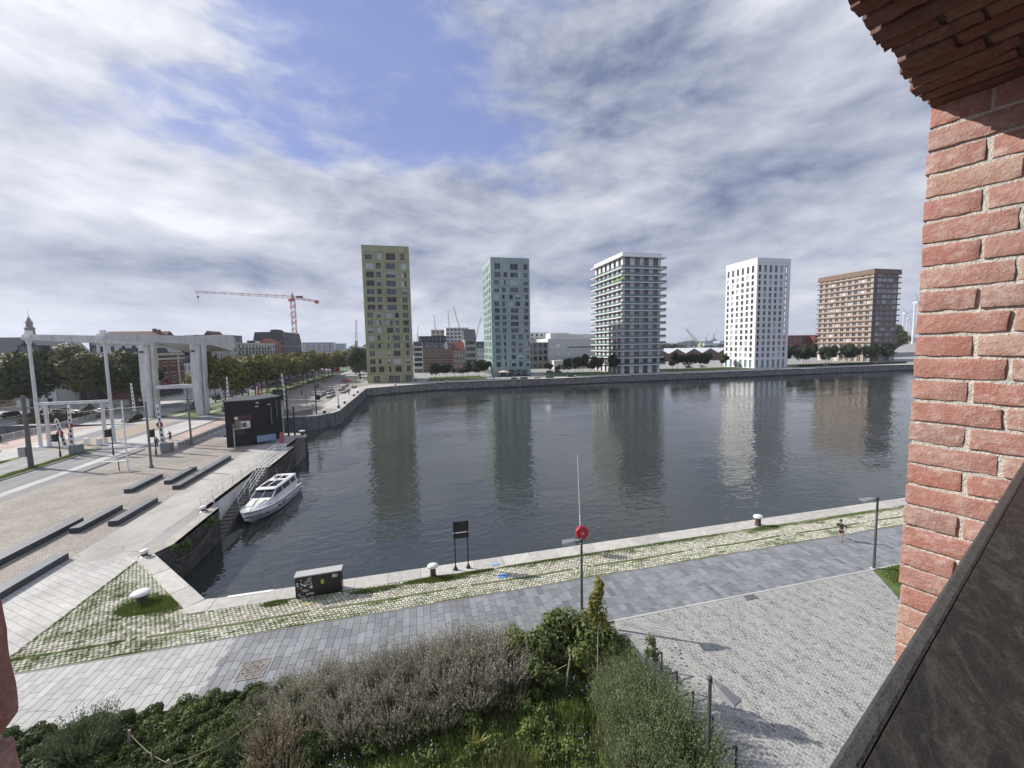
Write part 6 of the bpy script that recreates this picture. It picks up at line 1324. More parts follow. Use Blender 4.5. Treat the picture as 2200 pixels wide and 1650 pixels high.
for i, (x, y, s) in enumerate([(4.2, 17.9, .95), (5.4, 17.2, 1.0), (6.4, 17.9, 1.12), (7.5, 17.6, 1.2), (8.3, 17.0, 1.05), (5.0, 16.2, .8), (7.0, 16.4, .85), (8.9, 16.3, .85)]):
    bush('leafy_shrub', 'green leafy shrub at the top right of the bed, '+('leftmost', 'second from the left', 'middle one', 'tallest, beside the lamp post', 'next to the bench', 'low one in front', 'low one by the young tree', 'low one behind the bench')[i], x, y, grn[i % 3], gs, s, None, 1.15)
fea = [leaves(8500, (1.15, 1.15, 1.35), .058, 170+k, 22, .40, mat=LF, asp=2.2, hollow=.35) for k in range(3)]; fs_ = stems(22, 2.3, 1.1, 6, BARKP, .014)
ftw = [twiggy(800, 2.5, 2.0, 240+k, LF, .036) for k in range(2)]
for i, (x, y, s) in enumerate([(8.8, 15.1, .7), (9.0, 13.9, .85), (8.5, 12.7, 1.0), (8.8, 11.5, 1.0), (7.6, 13.6, .8), (7.4, 11.9, .95), (8.4, 10.4, 1.0), (7.0, 10.6, .9), (8.0, 14.8, .65)]):
    t = bush('feathery_shrub', 'pale green fine leaved shrub beside the bicycle stands, '+('top one by the bench', 'second one down', 'big one in the middle', 'big one behind the near lamp post', 'inner one', 'inner lower one', 'lowest one at the picture edge', 'inner lowest one', 'small upper one')[i], x, y, fea[i % 3], fs_, s*.85, None, 1.2)
    link('twigs', ftw[i % 2], t, (0, 0, 0), None, (s, s, s*1.05))
sprig = leaves(750, (.42, .42, .8), .06, 181, 9, .4, mat=LF, asp=2, hollow=.2); bush('slim_birch', 'slim upright sprig of pale leaves rising over the bicycle stands', 9.75, 14.7, sprig, stems(5, 2.6, .3, 8, BARKP, .012), 1.1, None, 2.0)
yt = thing('young_tree', 'slender young tree with a thin bare stem and yellowing leaves', 'tree', (7.45, 15.4, 0)); MB().tube((0, 0, 0), (.05, .02, 3.2), .028, .02, 6).tube((.05, .02, 3.2), (.0, .05, 5.9), .02, .006, 6).path([(.05, .02, 2.9), (.3, .1, 3.8)], .01).path([(.05, .02, 3.1), (-.25, -.1, 4.0)], .01).build('trunk', M('pale_bark', (.38, .35, .28), .8), yt)
link('crown', leaves(1500, (.5, .5, 1.7), .10, 190, 12, .42, mat=leafmat('leaf_young', (.05, .07, .015), (.27, .26, .06), .3), asp=1.7, hollow=.2), yt, (0, 0, 4.35))
lvl = twiggy(420, 1.0, 1.5, 139, leafmat('leaf_greybrown', (.10, .105, .06), (.28, .29, .18), .3), .036)
for i in range(13):
    bush('low_grey_shrub', 'low grey green shrub filling the front of the feathery bushes, %s from the left' % ordn[i], -6.2+i*.82+random.uniform(-.2, .2), 15.75+random.uniform(-.35, .4)+.02*i, lvl, None, random.uniform(.75, 1.2), 'low grey green shrubs in the bed')
brn = twiggy(300, 1.9, .9, 195, LBR, .045)
for i, (x, y, s) in enumerate(((-5.9, 15.6, 1.0), (-5.1, 14.4, .7), (-6.5, 14.5, .6))): bush('dry_shrub', 'dry brown leaved shrub left of the meadow, '+('tallest', 'right one', 'left one')[i], x, y, brn, None, s)
ltw = twiggy(520, 1.7, 1.4, 197, leafmat('leaf_greygreen', (.05, .07, .035), (.14, .17, .085), .3), .04); bush('grey_green_shrub', 'fine grey green shrub standing among the dark evergreens', -13.2, 17.6, ltw, None, 1.05); bush('grey_green_shrub', 'smaller fine grey green shrub at the right end of the evergreens', -7.2, 16.2, ltw, None, .8)
# meadow: mixed low plants, one mass
def meadow(name, label, poly, n, h, mat, seed, wdt=.012, clump=.5, lean=.6):
    rr = random.Random(seed); v = []; f = []; r = []; xs = [p[0] for p in poly]; ys = [p[1] for p in poly]; k = 0
    cl = [(rr.uniform(min(xs), max(xs)), rr.uniform(min(ys), max(ys)), rr.random(), rr.uniform(.5, 1.3)) for _ in range(60)]
    while k < n:
        if rr.random() < clump: c_ = rr.choice(cl); x, y, cv, ch = c_[0]+rr.gauss(0, .3), c_[1]+rr.gauss(0, .3), c_[2], c_[3]
        else: x, y, cv, ch = rr.uniform(min(xs), max(xs)), rr.uniform(min(ys), max(ys)), rr.random(), .8
        if not inpoly(x, y, poly): k += .2; continue
        k += 1; hh = h*rr.uniform(.4, 1)*ch; b = rr.uniform(0, 6.283); ln = rr.uniform(0, lean)*hh; w_ = wdt*rr.uniform(.6, 1.5); c = b+1.57; tx, ty = x+math.cos(b)*ln, y+math.sin(b)*ln; i = len(v)
        v += [(x-math.cos(c)*w_, y-math.sin(c)*w_, hh*.1), (x+math.cos(c)*w_, y+math.sin(c)*w_, 0), (tx, ty, hh)]; f.append((i, i+1, i+2)); r.append(min(1, .55*cv+.45*rr.random()))
    me = bpy.data.meshes.new(name); me.from_pydata(v, [], f); me.materials.append(mat); a = me.attributes.new('rnd', 'FLOAT', 'FACE'); a.data.foreach_set('value', r); me.update(); o = link(name, me); tag(o, label, 'plants', None, 'stuff')
BED = [(-8, 8), (10, 8), (9.2, 17), (5, 17.4), (-5, 17.2), (-7, 14)]
meadow('meadow_plants', 'mixed green meadow plants filling the middle of the planting bed', BED, 90000, .55, LD, 300, .016, .55, .8)
meadow('meadow_grass', 'pale dry grass stalks standing in the planting bed', BED, 12000, .85, leafmat('leaf_straw', (.12, .13, .05), (.32, .29, .15), .2), 301, .008, .7, .5)
lowr = leaves(900, (.6, .6, .4), .07, 320, 8, .5, mat=leafmat('leaf_red', (.05, .018, .012), (.13, .05, .03), .3), asp=1.5, hollow=.3)
lowm = [leaves(700, (.5, .5, .3), .06, 310+k, 8, .5, mat=LD, asp=1.6, hollow=.3) for k in range(3)]; rr = random.Random(33); v = []; f = []; r = []
for k in range(90):
    x, y, s = rr.uniform(-5.5, 8), rr.uniform(9.5, 16.6), rr.uniform(.7, 1.5); me = lowm[k % 3]; b_ = len(v); ca, sa = math.cos(k), math.sin(k); rb = rr.random()*.6
    for q in me.vertices: v.append((x+(q.co.x*ca-q.co.y*sa)*s, y+(q.co.x*sa+q.co.y*ca)*s, (q.co.z+.2)*s))
    for p in me.polygons: f.append(tuple(b_+i for i in p.vertices)); r.append(rb+.4*rr.random())
me = bpy.data.meshes.new('leafy_ground_cover'); me.from_pydata(v, [], f); me.materials.append(LD); a = me.attributes.new('rnd', 'FLOAT', 'FACE'); a.data.foreach_set('value', r); me.update(); tag(link('leafy_ground_cover', me), 'low green leafy plants between the meadow grasses', 'plants', None, 'stuff')
for i, (x, y, s) in enumerate(((6.6, 11.4, 1.3), (6.0, 10.4, 1.2))): bush('red_shrub', 'low dark red leaved shrub at the bottom of the bed, '+('upper one', 'lower one')[i], x, y, lowr, None, s, None, .3)
for i, (x, y, s) in enumerate(((1.7, 14.2, 1.0), (2.5, 14.0, .7), (3.9, 13.2, .8), (.3, 12.9, .7), (-2.0, 13.6, .6))):
    t = thing('iris_clump', 'clump of long yellow green sword leaves in the meadow, '+('largest', 'right next to the largest', 'right one', 'lower one', 'leftmost')[i], 'plant', (x, y, 0)); link('foliage', grassy(60, 1.05, .22, .022, 400+i, LY, lean=.75), t, (0, 0, 0), None, (s, s, s))
q = MB(); rr = random.Random(55)
for k in range(150):
    c = rr.choice(((-3.2, 14.6), (-.6, 14.4), (5.5, 13.2), (6.3, 15.2), (-4.4, 13.6), (4, 11.8), (.4, 16.0))); x, y, z = c[0]+rr.gauss(0, .35), c[1]+rr.gauss(0, .35), rr.uniform(.35, .8); s = .018; q.face([(x-s, y, z), (x, y-s, z), (x+s, y, z+s), (x, y+s, z+s)])
tag(q.build('blue_flowers', M('flower_blue', (.30, .30, .60), .6, .2), None), 'tiny scattered pale blue flowers in the planting bed', 'flowers', None, 'stuff')
# grass growing out of the setts
def tufts(name, label, spots, n, h, mat=None, z=.02, seed=1):
    rr = random.Random(seed); v = []; f = []; r = []
    for (cx, cy, rx, ry, wgt) in spots:
        for k in range(int(n*wgt)):
            a = rr.uniform(0, 6.283); d = math.sqrt(rr.random()); x, y = cx+math.cos(a)*d*rx+rr.gauss(0, rx*.08), cy+math.sin(a)*d*ry+rr.gauss(0, ry*.08); hh = h*rr.uniform(.4, 1.1); b = rr.uniform(0, 6.283); i = len(v); w_ = .016
            if seed in (1, 3) and not inpoly(x, y, C1): continue
            v += [(x-w_*math.cos(b), y-w_*math.sin(b), z), (x+w_*math.cos(b), y+w_*math.sin(b), z), (x+rr.gauss(0, .05), y+rr.gauss(0, .05), z+hh)]; f.append((i, i+1, i+2)); r.append(rr.random())
    me = bpy.data.meshes.new(name); me.from_pydata(v, [], f); me.materials.append(mat or GRS); a = me.attributes.new('rnd', 'FLOAT', 'FACE'); a.data.foreach_set('value', r); me.update(); tag(link(name, me), label, 'grass', None, 'stuff')
GRS = leafmat('leaf_grass', (.07, .11, .02), (.20, .26, .06), .35)
tufts('grass_tufts', 'grass growing over the setts round the big bollard', [(-16.9, 28.3, 1.7, .9, .6), (-17.9, 28.8, 1.1, .9, .3), (-15.9, 27.7, 1.2, .7, .3), (-16.6, 28.3, 2.4, 1.3, .25)], 15000, .12, seed=1)
tufts('grass_tufts', 'grass tufts among the setts between cabinet and sign', [(.4, 26.4, 1.9, .28, 1), (-3.2, 26.2, 1.6, .3, .6), (3.5, 26.45, 1.2, .16, .5), (-9.3, 26.4, .8, .3, .3), (1.5, 26.1, 1.5, .2, .4), (28.5, 26.4, 1.3, .35, .4), (8, 26.5, 3, .12, .5), (18, 26.5, 8, .14, .9), (36, 26.4, 9, .2, .8)], 6500, .13, seed=2)
q_ = []; rr = random.Random(71)
for k in range(150): q_.append((rr.uniform(-21, 44), rr.choice((rr.uniform(23.9, 24.8), rr.uniform(25.9, 26.6))), rr.uniform(.3, 1.1), rr.uniform(.08, .25), .05))
for k in range(160):
    a_, b_ = rr.uniform(-21.4, -14), rr.uniform(24, 33)
    if inpoly(a_+.5, b_+.7, C1): q_.append((a_, b_, rr.uniform(.2, .6), rr.uniform(.1, .4), .05))
for k in range(40): q_.append((-21.5+rr.uniform(-.05, .12), 24+k*.27, .06, .2, .03))
tufts('moss_tufts', 'short moss and grass in the joints of the old setts', q_, 9000, .075, seed=3)
tufts('grass_blades', 'grass blades on the strip beside the tram track', [(-53.4, 20+k*3.1, .95, 1.8, .8) for k in range(19)]+[(-61, 55+k*3, .6, 1.6, .5) for k in range(7)], 1500, .22, seed=4)
tufts('grass_blades', 'blades of grass on the small lawn by the right lamp post', [(32.5, 18.2, 2.4, 1.2, 1), (36, 16, 4, 3, 2)], 12000, .12, seed=5)
wl = leaves(420, (.35, 1.3, .8), .09, 500, 9, .45, mat=LD, hollow=.3)
for i, (y, z, s) in enumerate(((43.2, -.7, 1.0), (38.9, -.9, 1.1), (37.3, -.3, .6))): link('wall_weeds', wl, None, (-20.3, y, z), None, (s, s, s)); tag(col.objects[-1] if False else bpy.context.scene.collection.objects[-1], 'green weeds growing out of the dark quay wall, '+('near the stairs', 'in the middle of the wall', 'at the corner coping')[i], 'plant')
tag(link('corner_weed', leaves(110, (.2, .15, .4), .06, 501, 6, .5, mat=LD, hollow=.2), None, (-13.3, 28.2, -.2)), 'small weed at the inner corner of the quay coping', 'plant')
# rope fence posts in the bed
for i, (x, y, h, ln) in enumerate(((-6.7, 16.6, 1.45, 0), (-11.6, 17.3, 1.3, .12), (-9.1, 15.6, 1.3, -.2), (6.0, 15.7, 1.75, .25), (1.6, 15.9, 1.1, 0))):
    tag(MB().tube((0, 0, 0), (ln, 0, h), .05, .045, 8).build('wooden_post', MATS['weathered_wood'], None, (x, y, 0)), 'thin wooden stake among the plants, '+('with rope, right of the evergreens', 'leaning among the evergreens at left', 'leaning in the middle of the evergreens', 'forked one below the green shrubs', 'short one behind the grey shrubs')[i], 'post')
def rope(label, pts):
    q = MB()
    for a, b in zip(pts, pts[1:]):
        a = Vector(a); b = Vector(b); P = [a+(b-a)*k/8+Vector((0, 0, -.22*math.sin(math.pi*k/8))) for k in range(9)]; q.path([tuple(p) for p in P], .011, 5)
    tag(q.build('rope', M('rope', (.34, .28, .17), .9), None), label, 'rope')
rope('thin sagging rope strung between the stakes in the evergreen bed', [(-11.5, 17.3, 1.2), (-9.2, 15.6, 1.1), (-6.7, 16.6, 1.3), (-4.4, 15.8, 1.0)]); rope('thin rope between the stakes below the green shrubs', [(1.6, 15.9, 1.0), (3.8, 16.2, .9), (6.1, 15.7, 1.5)])
# ------------------------------------------------------------------ the motor boat
GEL = M('gelcoat', (.80, .80, .79), .25, .03, 1, coat=.5); NAVY = M('navy_stripe', (.015, .02, .04), .35, .1); CHR = M('chrome', (.6, .6, .6), .2, .05, metal=1); PAD = M('sun_pad', (.62, .64, .56), .7, .05); BGL = M('boat_glass', (.02, .024, .028), .05, .1, spec=1)
bt = thing('motor_boat', 'white cabin cruiser with dark windows moored bow towards the viewer by the quay stairs', 'boat', (-18.35, 52.6, WZ), R(-96))
ST = [(5.75, .04, 1.72, .02, 1.0, .95, 0), (5.25, .62, 1.66, .22, .75, .35, .35), (4.4, 1.15, 1.57, .62, .5, -.05, .25), (3.0, 1.58, 1.45, 1.15, .3, -.35, .1), (1.0, 1.80, 1.33, 1.5, .18, -.45, 0), (-1.5, 1.84, 1.23, 1.6, .12, -.45, 0), (-4.0, 1.78, 1.16, 1.58, .1, -.4, 0), (-5.6, 1.66, 1.14, 1.5, .1, -.35, 0)]
def ring(s, off=0): x, hw, sz, cw_, cz, kz, rk = s; return [(x, hw, sz), (x-rk*.4, hw*.93+cw_*.05, sz-.38), (x-rk, cw_, cz), (x-rk*1.6, 0, kz), (x-rk, -cw_, cz), (x-rk*.4, -hw*.93-cw_*.05, sz-.38), (x, -hw, sz)]
q = MB(); q.loft([ring(s) for s in ST]); h_ = q.build('hull', GEL, bt)
for s_ in (1, -1):
    for (fz, wd_, mt, nm) in ((.05, .09, NAVY, 'rub_rail'), (.72, .10, NAVY, 'stripe')):
        q = MB()
        for a, b in zip(ST, ST[1:]):
            P = []
            for s in (a, b):
                x, hw, sz, cw_, cz, kz, rk = s; t_ = fz; zc = sz+(cz-sz)*t_; y = hw+(cw_-hw)*t_*(.55 if t_ < .4 else .8); xx = x-rk*t_; P.append((xx, y, zc))
            (xa, ya, za), (xb, yb, zb) = P; e = .03; q.face([(xa, s_*(ya+e), za-wd_/2), (xb, s_*(yb+e), zb-wd_/2), (xb, s_*(yb+e), zb+wd_/2), (xa, s_*(ya+e), za+wd_/2)]); q.face([(xa, s_*(ya+e), za+wd_/2), (xb, s_*(yb+e), zb+wd_/2), (xb, s_*(yb-.05), zb+wd_/2+.01), (xa, s_*(ya-.05), za+wd_/2+.01)])
        q.build(nm, mt, bt)
    for x in (3.6, 1.4, .6, .1): bx('porthole', BLACK, bt, x-.16, x+.16, s_*1.74-.09 if x < 3 else s_*1.42-.09, s_*1.74+.09 if x < 3 else s_*1.42+.09, .80, .92)
q = MB(); q.loft([[(x, y*.97, z+.0) for x, y, z in ((s[0], s[1], s[2]), (s[0], -s[1], s[2]))]+[(s[0], -s[1]*.9, s[2]+.12), (s[0], s[1]*.9, s[2]+.12)] for s in ST[:4]]); q.build('foredeck', GEL, bt)
q = MB(); q.loft([[(5.0, .35, 1.75), (5.0, -.35, 1.75), (5.0, -.3, 1.8), (5.0, .3, 1.8)], [(3.4, 1.15, 1.58), (3.4, -1.15, 1.58), (3.2, -.95, 1.86), (3.2, .95, 1.86)], [(1.8, 1.3, 1.42), (1.8, -1.3, 1.42), (1.8, -1.1, 2.02), (1.8, 1.1, 2.02)]]); bevel(q.build('trunk_cabin', GEL, bt), .05, 2)
for s_ in (-1, 1): 
    q = MB(); q.prism([(2.35, s_*.05), (4.15, s_*.05), (4.1, s_*.52), (2.5, s_*.82)], 0, .07); q.v = [(x, y, z+2.06-(x-1.8)*.115) for x, y, z in q.v]; bevel(q.build('sun_pad', PAD, bt), .02)
# cabin: base, glass, pillars, roof
base = [(2.1, 1.22), (1.5, 1.38), (-4.6, 1.42), (-4.6, -1.42), (1.5, -1.38), (2.1, -1.22)]
q = MB(); q.loft([[(x, y, 1.25) for x, y in base], [(x-.1, y*.98, 1.98) for x, y in base]]); q.build('cabin_side', GEL, bt)
top = [(.55, 1.10), (.2, 1.18), (-4.3, 1.24), (-4.3, -1.24), (.2, -1.18), (.55, -1.10)]
q = MB(); q.loft([[(x-.12, y*.965, 1.98) for x, y in base], [(x, y, 2.62) for x, y in top]]); q.build('windows', BGL, bt)
q = MB(); 
for s_ in (-1, 1):
    q.tube((2.0, s_*1.19, 1.97), (.52, s_*1.08, 2.64), .05, n=6).tube((-.4, s_*1.38, 1.97), (-.6, s_*1.2, 2.64), .05, n=6).tube((-2.6, s_*1.39, 1.97), (-2.8, s_*1.22, 2.64), .07, n=6).tube((-4.4, s_*1.38, 1.97), (-4.3, s_*1.22, 2.64), .16, n=6)
q.tube((2.03, 0, 1.97), (.55, 0, 2.64), .025, n=6); q.build('pillars', GEL, bt)
rf = [(.95, .95), (.7, 1.2), (-1.5, 1.30), (-4.9, 1.28), (-5.1, 1.1), (-5.1, -1.1), (-4.9, -1.28), (-1.5, -1.30), (.7, -1.2), (.95, -.95)]
q = MB(); q.loft([[(x, y, 2.60) for x, y in rf], [(x*.99, y*.98, 2.70) for x, y in rf], [(x*.9-.15, y*.84, 2.79) for x, y in rf]]); q.smooth = False; bevel(q.build('roof', GEL, bt), .03, 2)
for (x0, x1, y0, y1) in ((-1.9, .25, .06, .88), (-1.9, .25, -.88, -.06), (-3.9, -2.7, .1, .8), (-3.9, -2.7, -.8, -.1)): bevel(bx('roof_hatch', BGL, bt, x0, x1, y0, y1, 2.775, 2.812), .02)
bx('roof_bar', GEL, bt, -2.3, .4, -.05, .05, 2.78, 2.86); q = MB(); q.tube((-2.3, -.1, 2.78), (-2.5, -.1, 3.5), .035).tube((-2.5, -.1, 3.5), (-2.5, -.1, 4.3), .012).tube((-2.35, .0, 3.25), (-2.35, -.3, 3.25), .02); q.build('mast', GEL, bt)
MB().face([(-2.5, -.1, 3.95), (-2.8, -.2, 3.85), (-2.78, -.22, 3.62), (-2.5, -.1, 3.7)]).build('pennant', M('flag_red', (.5, .08, .04), .8), bt)
q = MB(); q.lathe([(.22, 0), (.22, .12), (.12, .18)], 12, (-2.45, -.45, 2.79)); q.build('radar', GEL, bt)
bx('cockpit_floor', M('teak', (.22, .15, .09), .7, .2, 5), bt, -5.5, -4.6, -1.4, 1.4, 1.0, 1.15); bevel(bx('swim_platform', GEL, bt, -6.25, -5.6, -1.45, 1.45, .28, .38), .03); bx('stern_seat', M('seat_grey', (.3, .3, .3), .7), bt, -5.5, -5.1, -1.3, 1.3, 1.15, 1.6)
for s_ in (-1, 1):
    P = [(.2, s_*1.72, 2.0), (1.6, s_*1.68, 2.08), (3.2, s_*1.48, 2.2), (4.5, s_*1.05, 2.32), (5.4, s_*.5, 2.42), (5.85, s_*.12, 2.45)]
    q = MB(); q.path(P, .018, 5); q.tube((.2, s_*1.72, 2.0), (-.3, s_*1.74, 1.3), .018, n=5)
    for (x, y, z), zb in zip(P[1:], (1.33, 1.48, 1.6, 1.68, 1.73)): q.tube((x, y, z), (x+.05, y*.98, zb), .014, n=5)
    q.build('bow_rail', CHR, bt)
MB().tube((5.85, .12, 2.45), (5.85, -.12, 2.45), .018, n=5).build('bow_rail', CHR, bt); bx('anchor_roller', CHR, bt, 5.3, 6.0, -.07, .07, 1.66, 1.74)
for x in (2.6, -.6, -3.2): q = MB(); q.lathe([(.03, -.32), (.11, -.24), (.11, .24), (.03, .32)], 10, (x, -1.9 if x < 2 else -1.75, .95)); q.tube((x, -1.88 if x < 2 else -1.72, 1.2), (x, -1.75, 1.4), .01, n=4); q.build('fender', WHITE, bt)
def mooring(label, a, b, sag):
    a, b = Vector(a), Vector(b); P = [a+(b-a)*k/12+Vector((0, 0, -sag*math.sin(math.pi*k/12))) for k in range(13)]; q = MB(); q.path([tuple(p) for p in P], .03, 5); tag(q.build('mooring_rope', M('rope_grey', (.20, .19, .17), .9), None), label, 'rope')
mooring('rope hanging along the dark quay wall in front of the boat', (-20.15, 44.6, -.5), (-20.15, 36.9, -1.3), .9); mooring('rope from the stern of the boat to the quay wall', (-18.9, 58.5, -2.2), (-20.3, 69.5, -.6), .6)
# ------------------------------------------------------------------ cars
def car(label, x, y, rz, c, nm, grp=None, kind='hatch', s=1):
    t = thing('parked_car', label, 'car', (x, y, 0), rz, grp); P = M(nm, c, .28, .05, 1, metal=.3, coat=.6); L = 2.15*s; W = .88
    q = MB(); lo = [(L, .78), (L*.97, .5), (L*.8, .3), (-L*.8, .3), (-L*.98, .5), (-L, .85)]
    prof = [(L, .45, .78), (L*.93, .86, .80)]
    st = [(L, .35, .72, .66), (L*.9, .28, .84, .80), (L*.45, .24, W, .98), (-L*.55, .24, W, 1.02), (-L*.93, .28, .84, .98), (-L, .4, .74, .85)]
    q.loft([[(x_, -w_, z0), (x_, w_, z0), (x_, w_*1.0, z0+(z1-z0)*.65), (x_, w_*.9, z1), (x_, -w_*.9, z1), (x_, -w_, z0+(z1-z0)*.65)] for x_, z0, w_, z1 in st]); bevel(q.build('body', P, t), .04, 2)
    b_ = -L*.96 if kind == 'hatch' else -L*.78
    g0 = [(L*.48, .80), (b_, .80)]; q = MB(); q.loft([[(L*.5, -.78, .96), (L*.5, .78, .96), (b_, .78, .98), (b_, -.78, .98)], [(L*.12, -.6, 1.42), (L*.12, .6, 1.42), (b_+.35, .6, 1.44), (b_+.35, -.6, 1.44)]]); q.build('windows', M('car_glass', (.03, .035, .04), .05, .1, spec=1), t)
    q = MB(); q.loft([[(L*.15, -.6, 1.41), (L*.15, .6, 1.41), (b_+.3, .6, 1.43), (b_+.3, -.6, 1.43)], [(L*.05, -.52, 1.49), (L*.05, .52, 1.49), (b_+.5, .52, 1.5), (b_+.5, -.52, 1.5)]]); q.build('roof', P, t)
    for s_ in (-1, 1):
        for xx in (L*.63, -L*.62):
            M4 = Matrix.Translation((xx, s_*.80, .32)) @ Matrix.Rotation(s_*-math.pi/2, 4, 'X'); w_ = MB().lathe([(.32, -.1), (.32, .08), (.22, .1)], 16, M4=M4).build('wheel', RUBBER, t); MB().lathe([(.2, .0), (.2, .108), (.05, .115)], 12, M4=M4).build('rim', CHR, w_)
        bx('headlight', M('lamp_glass', (.7, .7, .68), .2), t, L*.93, L*1.0, s_*.6-.16, s_*.6+.16, .60, .73); bx('tail_light', RED, t, -L*1.0, -L*.95, s_*.66-.12, s_*.66+.12, .72, .9)
        bx('side_pillar', P, t, -.1, .0, s_*.69-.06, s_*.69+.06, .98, 1.42)
    return t
KB, KN, KS, KG, KR = ((.012, .013, .016), 'paint_black'), ((.02, .03, .055), 'paint_navy'), ((.42, .43, .44), 'paint_silver'), ((.12, .125, .13), 'paint_grey'), ((.16, .012, .015), 'paint_darkred')
car('black estate car driving off the bridge towards the viewer', -65.2, 108.5, R(-92), *KB, s=1.1)
for i, (y, k_) in enumerate(((137.5, KB), (149, KB), (156, KS), (162, KR), (168, KN), (180, KB), (186, KS), (199, KG), (206, KB), (214, KS), (223, KN), (233, KS), (245, KB), (258, KS))): car('%s car parked by the tree verge, %s from the bridge' % ({KB: 'black', KS: 'silver', KR: 'dark red', KN: 'navy', KG: 'grey'}[k_], ordn[i]), -65.3, y, R(90+random.uniform(-2, 2)), *k_, grp='cars parked along the boulevard')
for i, (x, y, k_) in enumerate(((-98, 127, KN), (-93.5, 128.5, KS), (-89.5, 131, KG), (-85.5, 133, KS), (-102, 126, KB), (-80.5, 137, KB))): car('%s car parked under the big trees left of the bridge, %s from the left' % ({KB: 'black', KS: 'silver', KN: 'navy', KG: 'grey'}[k_], ('second', 'third', 'fourth', 'fifth', 'first', 'sixth')[i]), x, y, R(-100), *k_, grp='cars parked under the big trees')
for i, (x, y, r_, k_, lab) in enumerate(((-41.5, 178, 90, KR, 'small dark red car on the far square'), (-33.5, 200, 10, ((.5, .015, .02), 'paint_red'), 'bright red car beside the willow'), (74, 214, 0, KN, 'navy car parked right of the aqua tower'), (79, 214, 0, KB, 'black car parked left of the small trees by the aqua tower'), (168, 216, 0, KB, 'black car parked left of the white tower'), (178, 216, 0, KS, 'silver car parked left of the white tower'), (242, 187, 0, KG, 'grey car on the far quay right of the white tower'))): car(lab, x, y, R(r_), *k_)
# ------------------------------------------------------------------ people
SKIN = M('skin', (.42, .25, .18), .6, .05); HAIR = M('hair_dark', (.03, .02, .015), .7, .2)
def skinned(nm, mat, chains, par):
    """chains: list of [(x,y,z,r)...] with shared points joined; one continuous skin surface"""
    V = []; E = []; Rr = []; key = {}
    for ch in chains:
        prev = None
        for x, y, z, r in ch:
            k = (round(x, 3), round(y, 3), round(z, 3))
            if k not in key: key[k] = len(V); V.append((x, y, z)); Rr.append(r)
            i = key[k]
            if prev is not None and prev != i: E.append((prev, i))
            prev = i
    me = bpy.data.meshes.new(nm); me.from_pydata(V, E, []); me.materials.append(mat); o = link(nm, me, par); m = o.modifiers.new('skin', 'SKIN')
    for i, r in enumerate(Rr): me.skin_vertices[0].data[i].radius = (r, r)
    me.skin_vertices[0].data[0].use_root = True; m.use_smooth_shade = True; s = o.modifiers.new('sub', 'SUBSURF'); s.levels = 1; s.render_levels = 1; return o
